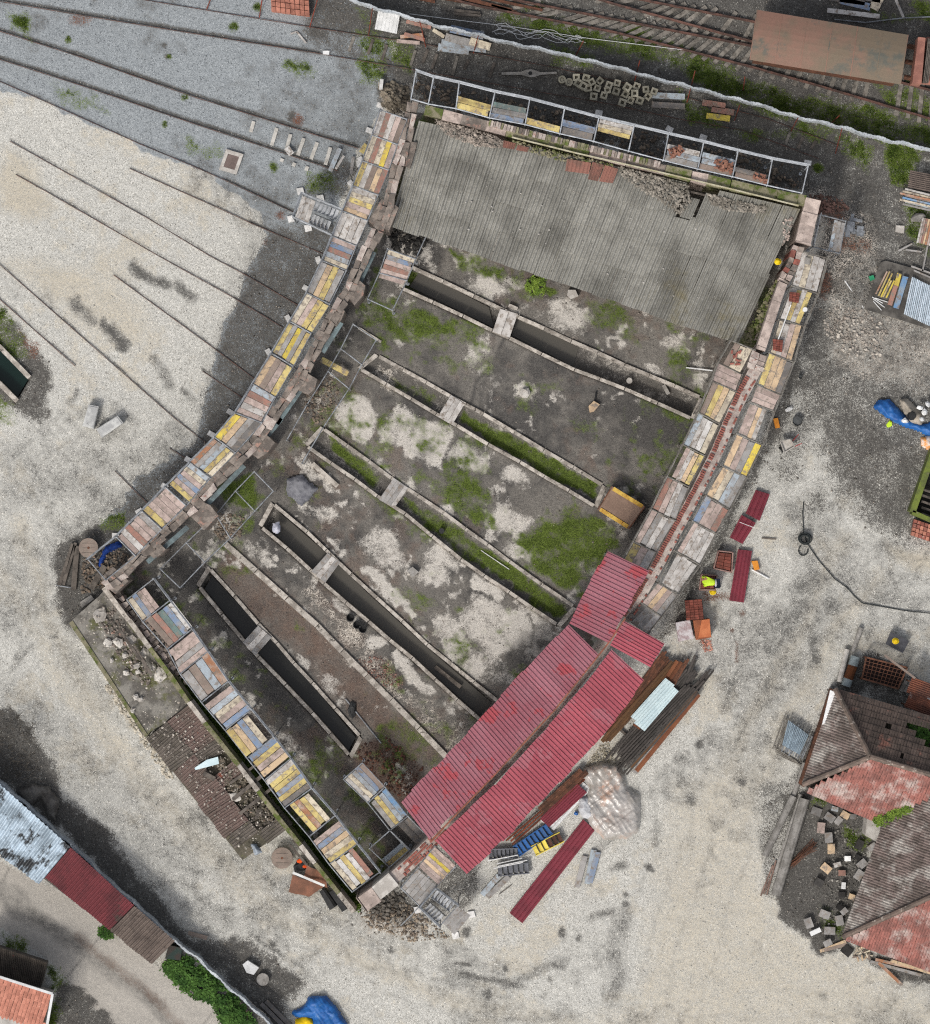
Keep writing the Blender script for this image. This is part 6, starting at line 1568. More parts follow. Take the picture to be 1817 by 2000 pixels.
for i in range(8):
    a0, a1 = -1.2 + i * 0.3, -1.2 + (i + 1) * 0.3
    c = lerp(pel, ches, 0.1); mb.face([(c[0] + dx, c[1] + 0.215 * math.sin(a), c[2] + 0.215 * math.cos(a)) for a, dx in ((a0, -.03), (a1, -.03), (a1, .03), (a0, .03))])
mb.build('reflective_band', M('reflective_tape', C(206, 214, 226), C(190, 200, 214), 3), pw)
helmet(1392, 1156, 0.0, 'yellow hard hat on the ground beside the bending worker')
# ------------------------------------------------------------------ building material in the yard
def brick_cube(root, q, z, nx_, ny_, mat=BRICK, layers=1, h=0.11, jit=0.01):
    for a in range(nx_):
        for b in range(ny_):
            s0, s1 = (a + .04) / nx_, (a + .96) / nx_; t0, t1 = (b + .05) / ny_, (b + .95) / ny_
            f = lambda u, v: lerp(lerp(q[0], q[1], u), lerp(q[3], q[2], u), v)
            zz = z + random.uniform(-jit, jit)
            mb = MB(); mb.prism([W(*f(u, v), zz) for u, v in ((s0, t0), (s1, t0), (s1, t1), (s0, t1))], z - h); mb.build('brick', mat, root)
DBRICK = M('dark_red_brick', C(136, 76, 64), C(112, 66, 56), 3, fine=20, fv=.2, rv=.25)
def tub(label, q, nx_, ny_, fill=True):
    c = lerp(q[0], q[2], .5); root = thing('brick_tub', W(*c), label, 'tub', 'tubs of bricks')
    m = M('pinkish_tub', C(176, 140, 130), C(140, 110, 102), 2, rough=.6)
    for i in range(4):
        mb = MB(); mb.bar(W(*q[i], 0.25), W(*q[(i + 1) % 4], 0.25), 0.07, 0.5); mb.build('side', m, root)
    mb = MB(); mb.plp([lerp(p, c, .05) for p in q], 0.08, 0.02); mb.build('base', m, root)
    if fill:
        qq = [lerp(p, c, .14) for p in q]
        mb = MB(); mb.plp([lerp(p, c, .16) for p in q], 0.36, 0.1); mb.build('brick_core', DBRICK, root)
        brick_cube(root, qq, 0.47, nx_, ny_, DBRICK, jit=0.03)
tub('pinkish tub packed with red bricks beside the upright red sheet', [(1403, 1076), (1431, 1079), (1429, 1118), (1394, 1110)], 2, 5)
tub('half filled tub of bricks under the bending worker', [(1370, 1122), (1400, 1124), (1397, 1152), (1366, 1152)], 3, 3)
root = thing('brick_pallet', W(1355, 1190), 'pallet of stacked red bricks below the worker', 'pallet')
mb = MB(); mb.plp([(1339, 1173), (1370, 1171), (1374, 1208), (1342, 1211)], 0.85, 0.12); mb.build('stack', DBRICK, root)
brick_cube(root, [(1338, 1173), (1371, 1170), (1375, 1209), (1341, 1212)], 0.96, 4, 8, DBRICK, jit=.02)
mb = MB(); mb.plp([(1337, 1172), (1372, 1170), (1375, 1210), (1341, 1213)], 0.12, 0.0); mb.build('pallet_base', DARKW, root)
root = thing('wrapped_brick_pallet', W(1372, 1232), 'orange dusty wrapped brick pallet beside the white sack', 'pallet')
mb = MB(); mb.plp([(1354, 1212), (1386, 1208), (1390, 1245), (1360, 1250)], 0.9, 0.1); mb.build('stack', M('orange_brick_dust', C(170, 104, 72), C(144, 88, 64), 1.5, fine=14, fv=.3), root)
mb = MB(); mb.plp([(1371, 1211), (1386, 1209), (1389, 1243), (1364, 1246)], 0.96, 0.9); mb.build('wrap', M('orange_wrap', C(206, 128, 86), C(190, 112, 74), 2), root)
mb = MB(); mb.plp([(1320, 1216), (1348, 1211), (1356, 1247), (1326, 1253)], 0.75, 0.0); one('white_sack', mb, M('speckled_sack', C(206, 200, 200), C(170, 150, 150), 3, c3=C(110, 100, 100), sc3=8), 'speckled white wrapped pallet beside the orange bricks', 'pallet')
rubble_heap('brick_dust', 'crushed red brick spilled below the orange pallet', [(1370, 1250), (1390, 1250), (1392, 1272), (1376, 1274)], 120, .02, .06, M('brick_crumb', C(206, 150, 130), C(170, 104, 86), 3, attr=True, rv=.2), 0, .1)
DR = M('wine_red_sheet', C(128, 44, 58), C(112, 38, 50), 1, fine=14, fv=.1, rough=.45, rv=.06, spec=.4, c3=C(176, 120, 128), sc3=1.2, lo3=.66, hi3=.72)
def sheetpack(label, q, ribs, z=0.22, n=3, mat=DR, group='stacks of wine red sheets'):
    root = thing('sheet_stack', W(*lerp(q[0], q[2], .5)), label, 'metal sheets', group)
    for k in range(n):
        j = random.uniform(-.8, .8)
        mb = MB(); zz = z * (k + 1) / n
        mb.corr(*[W(x + j, y + j * .5, zz) for x, y in q], ribs, 0.05, 'rib'); mb.build('sheet', mat, root)
    return root
sheetpack('wine red sheet stack strapped with a pale band, upper of two overlapping', [(1477, 957), (1503, 965), (1483, 1017), (1457, 1003)], 3)
sheetpack('wine red sheet stack tied with a white strap, lower of two overlapping', [(1449, 1006), (1476, 1021), (1450, 1062), (1426, 1050)], 3, 0.3)
sheetpack('upright wine red sheet with faded white top beside the brick tubs', [(1442, 1073), (1469, 1076), (1453, 1177), (1425, 1173)], 4)
sheetpack('very long wine red sheet lying alone on the pale gravel', [(1139, 1600), (1161, 1622), (1020, 1803), (995, 1783)], 4, 0.15, 2)
sheetpack('wine red sheets lying on white sheets beside the brown steel', [(1126, 1529), (1147, 1548), (1073, 1616), (1055, 1599)], 6, 0.4, 3)
mb = MB(); mb.corr(W(1130, 1520, 0.2), W(1156, 1541, 0.2), W(1082, 1622, 0.2), W(1056, 1603, 0.2), 5, .03); one('white_sheet', mb, WHITEP, 'white sheets peeping out below the wine red sheets', 'metal sheets')
for a, b in (((1445, 1020), (1474, 1031)), ):
    mb = MB(); mb.bar(W(*a, .45), W(*b, .45), .03, .01); one('strap', mb, WHITEP, 'white strap across the lower wine red stack', 'strap')

# long steel and timber stack
root = thing('steel_stack', W(1280, 1400), 'long stack of brown and dark steel profiles beside the bright red roof', 'steel stack')
BROWNST = M('brown_steel', C(112, 80, 50), C(92, 66, 44), 1, fine=14, fv=.2, rough=.5); DARKST = M('dark_steel', C(84, 78, 74), C(66, 62, 58), 1.2, fine=16, fv=.25, rough=.55, metal=.1); ORST = M('orange_primer', C(132, 84, 58), C(114, 72, 52), 1.2, fine=14, fv=.2)
def beams(a0, a1, b0, b1, n, z, mat, w=None, nm='profile', jit=8):
    """n bars side by side between a0-a1 (one end) and b0-b1 (other end)"""
    for k in range(n):
        u = (k + .5) / n
        p, q = lerp(a0, a1, u), lerp(b0, b1, u)
        d = (q[0] - p[0], q[1] - p[1]); L = math.hypot(*d); j0, j1 = random.uniform(-jit, jit) / L, random.uniform(-jit, jit) / L
        ww = (w or math.hypot(a1[0] - a0[0], a1[1] - a0[1]) / n * .88) / PPM
        mb = MB(); zz = z + random.uniform(-.015, .015); P, Q_ = W(*lerp(p, q, j0), zz), W(*lerp(q, p, j1), zz)
        mb.bar(P, Q_, ww, .1); mb.bar(P + Vector((0, 0, .05)), Q_ + Vector((0, 0, .05)), ww * .35, .05)
        mb.build(nm, mat, root)
beams((1296, 1268), (1312, 1286), (1195, 1410), (1180, 1446), 5, .3, RUST)
beams((1312, 1288), (1330, 1300), (1178, 1440), (1190, 1450), 4, .42, BROWNST)
beams((1318, 1292), (1330, 1302), (1240, 1410), (1250, 1425), 2, .5, ORST)
beams((1335, 1305), (1365, 1330), (1188, 1474), (1222, 1500), 9, .35, DARKST, jit=14)
beams((1345, 1330), (1375, 1345), (1200, 1475), (1232, 1508), 8, .5, DARKST, jit=18)
beams((1362, 1352), (1370, 1358), (1240, 1502), (1248, 1508), 1, .5, ORST, 9, jit=2)
beams((1358, 1350), (1362, 1354), (1230, 1498), (1236, 1504), 1, .5, BROWNST, 6, jit=2)
beams((1330, 1300), (1345, 1290), (1300, 1345), (1312, 1350), 3, .45, RUST, 5)
beams((1354, 1284), (1362, 1286), (1330, 1340), (1340, 1345), 2, .35, DARKST, 4)
beams((1378, 1312), (1394, 1312), (1340, 1360), (1356, 1362), 4, .35, DARKST, 3)
beams((1155, 1498), (1163, 1506), (988, 1638), (1003, 1652), 3, .35, M('red_brown_board', C(126, 66, 46), C(104, 58, 42), 1), jit=4)
beams((1130, 1502), (1150, 1512), (1050, 1580), (1060, 1590), 2, .5, RUST, jit=4)
for i, a in enumerate(((1218, 1430), (1258, 1380), (1300, 1340))):
    mb = MB(); mb.bar(W(a[0] - 30, a[1] - 25, .12), W(a[0] + 45, a[1] + 40, .12), .14, .16); mb.build('bearer', DARKW, root)
root = thing('white_roofing', W(1278, 1378), 'two pale blue-white roof panels lying on the steel stack', 'panels')
PW = M('pale_blue_white_panel', C(214, 232, 234), C(198, 218, 222), 1, fine=10, fv=.06, rough=.4)
for q, z in (([(1300, 1324), (1318, 1338), (1248, 1412), (1232, 1400)], .72), ([(1312, 1338), (1326, 1350), (1259, 1428), (1238, 1412)], .66)):
    mb = MB(); mb.corr(*[W(x, y, z) for x, y in q], 4, .03, 'rib'); mb.build('panel', PW, root)
mb = MB(); mb.bar(W(1275, 1455, .5), W(1240, 1510, .45), .3, .06); one('grey_board', mb, wood('g'), 'single pale grey board leaning on the end of the steel stack', 'board')
rubble_heap('sand_heap', 'heap of pale sand between the red roof and the steel stack', [(1172, 1455), (1190, 1450), (1200, 1480), (1215, 1490), (1180, 1495), (1140, 1500)], 500, .02, .05, M('sand', C(176, 168, 148), C(154, 146, 128), 2, attr=True, rv=.15), 0, .25)
cloth('plastic_covered_heap', 'large heap under milky plastic sheeting with an orange tint', [(1140, 1500), (1175, 1488), (1210, 1492), (1222, 1520), (1225, 1540), (1250, 1552), (1252, 1590), (1248, 1625), (1225, 1640), (1180, 1640), (1150, 1610), (1140, 1570), (1150, 1540), (1136, 1520)], 0.5, TRANSP, 'covered heap', 1.6, 12, 0.0, 1.0, 0.03)
root = thing('covered_pallet', W(1205, 1580), 'peach coloured pallet goods showing through the milky plastic', 'pallet')
for q in ([(1160, 1510), (1205, 1500), (1212, 1535), (1168, 1542)], [(1185, 1575), (1235, 1560), (1228, 1610), (1190, 1630)]):
    mb = MB(); mb.plp(q, .42, 0); mb.build('goods', M('peach_goods', C(214, 170, 146), C(196, 186, 178), 1), root)
cloth('white_sacks', 'white sacks at the side of the plastic covered heap', [(1132, 1556), (1150, 1552), (1166, 1580), (1160, 1602), (1138, 1598), (1128, 1578)], .5, M('white_sack', C(214, 214, 216), C(196, 198, 202), 3), 'sack', 2.0, 4)
mb = MB(); mb.rock(W(1126, 1589, .12), .12, .12, .12); one('blue_lump', mb, BLUET, 'small bright blue lump beside the white sacks', 'cap')
def stairflight(label, p0, p1, wpx, n, cols, z=.3):
    root = thing('stair_flight', W(*lerp(p0, p1, .5)), label, 'stair flight', 'scaffold stair flights on the ground')
    dx, dy = p1[0] - p0[0], p1[1] - p0[1]; L = math.hypot(dx, dy); px_, py_ = -dy / L * wpx / 2, dx / L * wpx / 2
    for i in range(n):
        a, b = (i + .08) / n, (i + .86) / n
        A_, B_ = (p0[0] + dx * a, p0[1] + dy * a), (p0[0] + dx * b, p0[1] + dy * b)
        q = [W(A_[0] + px_, A_[1] + py_, z - .06), W(B_[0] + px_, B_[1] + py_, z + .08), W(B_[0] - px_, B_[1] - py_, z + .08), W(A_[0] - px_, A_[1] - py_, z - .06)]
        mb = MB(); mb.slab3(q, .04); mb.build('tread', cols[i * len(cols) // n], root)
    for s in (1, -1):
        mb = MB(); mb.bar(W(p0[0] + px_ * s, p0[1] + py_ * s, z - .05), W(p1[0] + px_ * s, p1[1] + py_ * s, z - .05), .05, .3); mb.build('stringer', cols[0], root)
BLU = M('blue_painted_steel', C(36, 92, 156), C(46, 84, 132), 2, rough=.5); YEL = M('yellow_painted_steel', C(226, 206, 92), C(206, 184, 76), 2, rough=.5); DBR = M('dark_brown_steel', C(84, 58, 50), C(70, 50, 44), 2); GRS = M('grey_stair_steel', C(118, 120, 126), C(96, 98, 104), 2, rough=.5, metal=.2)
stairflight('blue steel stair flight lying beside the wine red sheets', (1008, 1663), (1074, 1618), 22, 8, [BLU])
stairflight('half yellow, half brown stair flight lying below the blue one', (1042, 1662), (1098, 1634), 20, 6, [YEL, DBR])
stairflight('grey stair flight half under the red roof corner', (955, 1668), (1012, 1666), 18, 7, [GRS])
stairflight('grey stair flight with white rails lying below the other grey one', (972, 1701), (1034, 1695), 20, 6, [GRS])
root = thing('white_rails', W(990, 1680), 'white scaffold rails lying over the two grey stair flights', 'rails')
for a, b in (((953, 1681), (1012, 1670)), ((970, 1687), (1020, 1676)), ((964, 1696), (1022, 1684)), ((972, 1692), (1030, 1680))):
    mb = MB(); mb.tube(W(*a, .5), W(*b, .5), .03); mb.build('rail', WHITEP, root)
def planks_pile(label, segs, w, z=.1, mats='g', name='board_pair'):
    root = thing(name, W(*segs[0][0]), label, 'boards')
    for i, (a, b) in enumerate(segs):
        mb = MB(); mb.bar(W(*a, z + .01 * i), W(*b, z + .01 * i), w / 35, .09); mb.build('board', wood(mats[i % len(mats)]), root)
planks_pile('two blue-grey decks lying below the grey stair flights', [((942, 1748), (975, 1710)), ((952, 1752), (994, 1712))], 11, mats='lg')
planks_pile('three grey scaffold decks lying on open gravel below the plastic heap', [((1127, 1733), (1143, 1672)), ((1147, 1726), (1160, 1660)), ((1152, 1724), (1168, 1664))], 11, mats='glb')
mb = MB(); mb.bar(W(975, 1747, .04), W(1000, 1728, .04), .04, .04); one('stick', mb, DARKW, 'thin dark stick beside the blue-grey decks', 'stick')
# tarp at the bottom edge
cloth('blue_tarpaulin', 'crumpled blue tarpaulin at the bottom edge', [(568, 1975), (592, 1965), (605, 1945), (635, 1942), (660, 1970), (680, 2000), (690, 2040), (600, 2040), (610, 1990), (575, 1988)], .5, BLUET, 'tarpaulin', 2.5, 21)
cloth('yellow_sack', 'bright yellow sack beside the blue tarpaulin at the bottom edge', [(575, 1992), (600, 1980), (615, 1995), (612, 2020), (580, 2020)], .35, M('yellow_sack', C(232, 196, 24), C(216, 178, 20), 2), 'sack', 2.5, 22)
cloth('blue_tarpaulin', 'blue tarpaulin spread under junk at the right edge', [(1704, 795), (1716, 779), (1735, 778), (1752, 795), (1772, 815), (1800, 828), (1850, 820), (1850, 850), (1812, 852), (1790, 842), (1760, 832), (1730, 815)], .35, BLUET, 'tarpaulin', 2.5, 31)
cloth('beige_cloth', 'beige and grey cloths heaped on the right hand blue tarpaulin', [(1754, 780), (1770, 776), (1790, 795), (1810, 812), (1800, 832), (1775, 828), (1765, 805)], .5, M('beige_cloth', C(170, 160, 146), C(140, 132, 120), 2), 'cloth', 2.5, 33)
for k, (x, y, r) in enumerate([(1768, 822, 7), (1797, 796, 6), (1806, 806, 7), (1800, 818, 6), (1812, 790, 6)]):
    mb = MB(); mb.rock(W(x, y, .55), r / 35, r / 45, .15); one('white_bundle', mb, WHITEP, 'white crumpled bundle on the junk at the right edge', 'bundle', 'white bundles on the blue tarpaulin')
mb = MB(); mb.tube(W(1781, 812, .5), W(1782, 812, .75), .26, 10, .2); one('black_bucket', mb, BLACKR, 'upturned black bucket on the right hand tarpaulin', 'bucket')
cloth('orange_bag', 'white and orange bag beside the tarpaulin at the right edge', [(1796, 855), (1817, 850), (1830, 870), (1812, 880), (1798, 870)], .3, M('orange_white_bag', C(226, 216, 206), C(226, 150, 70), 3), 'bag', 2.2, 36)
mb = MB(); mb.rock(W(1737, 828, .06), .2, .15, .06); one('lime_rag', mb, LIME, 'lime yellow rag at the foot of the right hand tarpaulin', 'rag')

# pallet platform with coloured pipes
root = thing('concrete_plinth', W(1760, 575), 'low concrete plinth carrying coloured planks and white tubes', 'plinth')
mb = MB(); mb.plp([(1720, 512), (1730, 509), (1880, 550), (1880, 668), (1817, 642), (1690, 604), (1690, 598)], .15, -.1); mb.build('slab', M('dark_plinth', C(112, 108, 102), C(80, 77, 73), 1.2), root)
def stack(label, segs, w, z, cols, cat='planks', tube=False, name='plank_stack'):
    r = thing(name, W(*segs[0][0]), label, cat)
    for i, (a, b) in enumerate(segs):
        mb = MB()
        if tube: mb.tube(W(*a, z + .02 * (i % 2)), W(*b, z + .02 * (i % 2)), w / 70, 6); mb.build('tube', cols, r)
        else: mb.bar(W(*a, z + .01 * i), W(*b, z + .01 * i), w / 35, .06); mb.build('plank', wood(cols[i % len(cols)]) if isinstance(cols, str) else cols, r)
stack('yellow and rusty laths on the plinth', [((1733, 530), (1711, 574)), ((1738, 530), (1716, 578)), ((1743, 534), (1721, 580)), ((1741, 548), (1725, 580)), ((1747, 548), (1731, 582))], 3, .35, 'kyYyY', name='lath_stack')
stack('yellow and red painted plank on the plinth', [((1757, 534), (1750, 560)), ((1750, 558), (1738, 596))], 9, .35, 'Yr', name='painted_plank')
stack('bright blue painted plank on the plinth', [((1769, 540), (1750, 602))], 11, .35, 'B', name='blue_plank')
stack('bundle of white galvanised tubes on the plinth', [((1783 + i * 3.2, 541 + i * 1.6), (1767 + i * 3.4, 614 + i * 1.6)) for i in range(16)], 3.0, .35, M('white_tube', C(206, 218, 228), C(182, 196, 206), 2, rough=.4), 'tubes', True, 'tube_bundle')
stack('second white tubes bundle cut by the right edge', [((1830 + i * 3.2, 590 + i), (1808 + i * 3.4, 626 + i)) for i in range(10)], 3.0, .35, MATS['white_tube'], 'tubes', True, 'tube_bundle')
stack('short white rods scattered beside the yellow laths', [((1704, 580), (1724, 592)), ((1706, 584), (1728, 600)), ((1706, 588), (1722, 606)), ((1710, 582), (1734, 590))], 2, .2, WHITEP, 'rods', True, 'rod_bundle')
mb = MB(); mb.tube(W(1650, 548, .05), W(1687, 602, .05), .035); one('white_pole', mb, WHITEP, 'thin white pole leaning to the corner of the plinth', 'pole')
mb = MB(); mb.plp([(1697, 540), (1706, 537), (1709, 545), (1701, 549)], .25, 0); one('green_box', mb, M('green_plastic', C(54, 150, 106), C(44, 130, 92), 2), 'small green box beside the plinth', 'box')
root = thing('timber_pallet', W(1800, 370), 'pallet of mixed timbers under a ribbed grey sheet at the right edge', 'pallet')
mb = MB(); mb.corr(W(1778, 332, .9), W(1773, 366, .9), W(1860, 384, .9), W(1868, 350, .9), 9, .03); mb.build('sheet', BRWN, root)
for k, c in enumerate('WcknBclg'):
    mb = MB(); mb.bar(W(1768 - (k % 3) * 5, 369 + k * 4.2, .6 - .05 * k), W(1870, 394 + k * 4.2, .6 - .05 * k), .1, .09); mb.build('timber', wood(c), root)
root = thing('timber_stack', W(1805, 455), 'stack of red and white battens on grass at the right edge', 'timber stack')
for k, c in enumerate('wprokpwr'):
    mb = MB(); mb.bar(W(1803 + k * 4, 425 + k, .4), W(1792 + k * 4, 474 + k, .4), .1, .1); mb.build('batten', wood(c), root)
mb = MB(); mb.rock(W(1795, 425, .2), .45, .3, .25); one('grey_bundle', mb, CONCR, 'grey cloth bundle above the red batten stack', 'bundle')
for _k, (a, b) in enumerate((((1780, 520), (1850, 545)), ((1785, 528), (1850, 556)), ((1800, 492), (1770, 488)), ((1812, 480), (1802, 530)), ((1755, 490), (1782, 476)))):
    mb = MB(); mb.bar(W(*a, .2), W(*b, .2), .09, .08); one('loose_lath', mb, wood('g'), ['long pale lath along the upper edge of the plinth, upper of two', 'long pale lath along the upper edge of the plinth, lower of two', 'short pale lath below the red batten stack', 'upright pale lath below the red batten stack', 'thin pale lath left of the red batten stack'][_k], 'lath', 'loose laths above the plinth')
mb = MB(); mb.plp([(1750, 440), (1767, 441), (1766, 456), (1749, 453)], .12, -.02); one('paving_slab', mb, CONCL, 'single pale paving slab on dark soil at the right', 'slab')
# ruined pit building at the right edge
root = thing('ruined_hut', W(1810, 960), 'ruined hut with mossy wall top and fallen tiles at the right edge', 'hut')
for a, b, w in (((1822, 880), (1780, 1000), 12), ((1780, 1000), (1850, 1030), 8)):
    mb = MB(); mb.bar(W(*a, .7), W(*b, .7), w / 35, 1.5); mb.build('wall', M('moss_wall', C(112, 124, 56), C(92, 100, 56), 1.5, c3=C(140, 128, 112), sc3=3, lo3=.6, hi3=.68, fine=16, fv=.4), root)
for k in range(5):
    mb = MB(); mb.bar(W(1800, 955 + k * 12, .9), W(1850, 972 + k * 12, .9), .12, .1); mb.build('beam', DARKW, root)
mb = MB(); mb.plp([(1790, 1000), (1825, 890), (1880, 900), (1880, 1030)], .1, -.05); mb.build('floor_slab', M('hut_dark', C(48, 46, 42), C(36, 34, 32), 2), root)
root = thing('tile_stack', W(1800, 1030), 'rows of stacked red roof tiles at the right edge', 'tile stack')
for a in range(9):
    for b in range(4):
        x, y = 1786 + a * 7 + b * -1.5, 1014 + b * 8 + a * 2.4
        mb = MB(); mb.plp([(x, y), (x + 6, y + 2), (x + 4.5, y + 9), (x - 1.5, y + 7)], .5 + random.uniform(-.05, .05), 0); mb.build('tile', TILE_O if random.random() < .3 else BRICK, root)
# cable
pts = []
for x, y in [(1570, 980), (1568, 1000), (1570, 1040), (1577, 1062), (1600, 1095), (1630, 1130), (1655, 1148), (1670, 1165), (1685, 1178), (1720, 1184), (1770, 1193), (1880, 1204)]:
    pts.append(W(x, y, .04))
mb = MB(); mb.tubes(pts, .03, 6)
for k in range(7):
    c = (1571 + random.uniform(-1.5, 3), 1053 + random.uniform(-1.5, 1.5)); r = 9 + random.uniform(-1.5, 2.5)
    ring = [W(c[0] + math.cos(t) * r * 1.1, c[1] + math.sin(t) * r, .06 + k * .045) for t in np.linspace(0, 6.283, 19)]; mb.tubes(ring, .035, 5)
mb.tubes([W(1574 + math.cos(t) * 9 - 5, 1075 + math.sin(t) * 10, .05) for t in np.linspace(-.3, 4.2, 12)], .035, 5)
one('cable_coil', mb, M('black_cable', C(54, 58, 58), C(44, 48, 48), 3), 'coiled black cable trailing across the pale gravel', 'cable')
# dark board with hard hat
mb = MB(); mb.plp([(1740, 1234), (1776, 1252), (1764, 1276), (1730, 1258)], .5, .42); o = one('dark_table', mb, M('slate_board', C(82, 82, 86), C(70, 70, 74), 2), 'dark slate coloured table board with legs on the gravel', 'table')
for x, y in ((1741, 1237), (1773, 1253), (1763, 1273), (1733, 1257)):
    p = W(x, y, .42); mb = MB(); mb.bar((p.x, p.y, 0), (p.x, p.y, .42), .05, .05); q = mb.build('leg', DARKW, o)
    q.location = (0, 0, 0)
helmet(1749, 1252, .5, 'yellow hard hat on the dark table board')
# cage and rusty bits above the house
root = thing('rusty_cage', W(1725, 1312), 'rusty steel mesh cage above the house roof', 'cage')
Q = [(1692, 1284), (1772, 1304), (1754, 1345), (1684, 1325)]
for i in range(4):
    for z in (.1, 1.1):
        mb = MB(); mb.bar(W(*Q[i], z), W(*Q[(i + 1) % 4], z), .09, .09); mb.build('frame_bar', RUST, root)
    p = W(*Q[i], 1.1); mb = MB(); mb.bar((p.x, p.y, 0), (p.x, p.y, 1.1), .08, .08); mb.build('corner_post', RUST, root)
mb = MB(); mb.plp([lerp(p, (1725, 1315), .06) for p in Q], .12, 0); mb.build('cage_floor', M('cage_dark', C(52, 36, 32), C(40, 30, 28), 2), root)
for k in range(1, 10):
    mb = MB(); mb.bar(W(*lerp(Q[0], Q[1], k / 10), 1.12), W(*lerp(Q[3], Q[2], k / 10), 1.12), .03, .03); mb.build('mesh_bar', RUST, root)
for k in range(1, 6):
    mb = MB(); mb.bar(W(*lerp(Q[0], Q[3], k / 6), 1.15), W(*lerp(Q[1], Q[2], k / 6), 1.15), .03, .03); mb.build('mesh_bar', RUST, root)
root = thing('rusty_sheet_roof', W(1800, 1360), 'rust streaked corrugated sheets over the yard at the right edge', 'roof')
RS = M('streaked_rust_sheet', C(132, 84, 66), C(104, 72, 62), .9, c3=C(176, 178, 178), sc3=1.4, lo3=.58, hi3=.64, fine=14, fv=.25)
for q in ([(1782, 1322), (1770, 1352), (1860, 1385), (1872, 1355)], [(1778, 1352), (1766, 1380), (1850, 1412), (1862, 1384)]):
    mb = MB(); mb.corr(*[W(x, y, 1.8) for x, y in q], 8, .03); mb.build('sheet', RS, root)
for p in ((1776, 1330), (1850, 1360), (1768, 1376)):
    q = W(*p, 1.8); mb = MB(); mb.tube((q.x, q.y, 0), (q.x, q.y, 1.75), .05); mb.build('post', RUST, root)
mb = MB(); mb.bar(W(1728, 1280, 1.3), W(1788, 1325, 1.9), .12, .1); one('long_beam', mb, wood('n'), 'long thin beam leaning from the cage to the rusty sheets', 'beam')
mb = MB(); mb.tube(W(1760, 1350, .4), W(1774, 1324, .4), .12, 8); mb.tube(W(1768, 1352, .4), W(1782, 1328, .4), .16, 8, .12); one('barrel', mb, CONCR, 'pale rusty drum pieces beside the rusty sheets', 'drum')
# pipes and poles left of the house
def poles(label, segs, mat, name, cat, z=None):
    r = thing(name, W(*segs[0][0]), label, cat)
    for a, b, rad in segs:
        mb = MB(); mb.tube(W(*a, rad + .02), W(*b, rad + .02), rad, 10, rad * .92); mb.build('pole', mat, r)
    return r
poles('thick grey concrete pole standing against the house corner', [((1682, 1226), (1666, 1272), .14)], CONCR, 'concrete_pole', 'pole')
poles('pale concrete post beside the striped drum', [((1655, 1268), (1640, 1332), .16)], CONCL, 'concrete_post', 'post')
root = thing('striped_drum', W(1663, 1305), 'long drum painted grey and rust above the house corner', 'drum')
for a, b, m in (((1671, 1282), (1666, 1300), M('grey_drum', C(158, 168, 168), C(134, 144, 144), 2)), ((1666, 1300), (1657, 1326), M('rust_drum', C(116, 70, 42), C(96, 60, 38), 2)), ((1657, 1326), (1652, 1340), MATS['grey_drum'])):
    mb = MB(); mb.tube(W(*a, .3), W(*b, .3), .27, 12); mb.build('drum_band', m, root)
poles('long grey concrete pole beside the gravel, outermost of the three', [((1572, 1490), (1550, 1555), .14), ((1550, 1555), (1494, 1672), .2)], CONCR, 'long_pole', 'pole')
poles('slim grey concrete pole between two thicker ones', [((1565, 1552), (1515, 1705), .12)], CONCR, 'slim_pole', 'pole')
poles('thickest grey concrete pole at the edge of the dark soil', [((1572, 1560), (1516, 1748), .3)], CONCR, 'thick_pole', 'pole')
poles('rusty thin bars beside the concrete poles', [((1510, 1690), (1486, 1750), .05), ((1512, 1700), (1492, 1746), .05), ((1516, 1680), (1498, 1748), .05)], M('pinkish_rust', C(150, 124, 112), C(124, 102, 92), 2), 'bar_bundle', 'bars')
r = thing('rebar_bundle', W(1565, 1665), 'bundle of bent brown reinforcing bars on dark soil', 'rebar')
for k in range(22):
    mb = MB(); a = (1545 + random.uniform(-6, 6), 1685 + k * .4 + random.uniform(-6, 6)); b = (1592 + random.uniform(-5, 6), 1642 + k * .8 + random.uniform(-5, 5)); m_ = lerp(a, b, .5); mb.tubes([W(*a, .05 + .01 * k), W(m_[0], m_[1] - 3, .08 + .01 * k), W(*b, .05 + .01 * k)], .018, 4); mb.build('bar', RUST, r)
r = thing('tube_stack', W(1550, 1440), 'large stack of galvanised scaffold tubes beside the house', 'tube stack')
for k in range(26):
    u = k / 25
    a = lerp((1532, 1400), (1588, 1436), u); b = lerp((1511, 1462), (1568, 1482), u)
    mb = MB(); zz = .2 + .25 * math.sin(u * 3.1) + random.uniform(0, .12); mb.tube(W(a[0] + random.uniform(-2, 2), a[1] + random.uniform(-4, 4), zz), W(b[0] + random.uniform(-2, 2), b[1] + random.uniform(-4, 4), zz), .035, 6); mb.build('tube', GALV if k > 6 else DULLT, r)
for k in range(14):
    u = (k + .5) / 14
    a = lerp((1540, 1406), (1580, 1436), u); b = lerp((1528, 1455), (1562, 1474), u)
    mb = MB(); zz = .62; mb.tube(W(*a, zz), W(*b, zz), .04, 6); mb.build('tube', M('bright_tube', C(164, 182, 194), C(140, 156, 168), 2, rough=.45, metal=.2), r)
for k in range(4):
    mb = MB(); mb.tube(W(1510 + k * 2, 1458 + k * 5, .1), W(1556 + k * 3, 1486 + k * 3, .1), .03); mb.build('tube', DULLT, r)
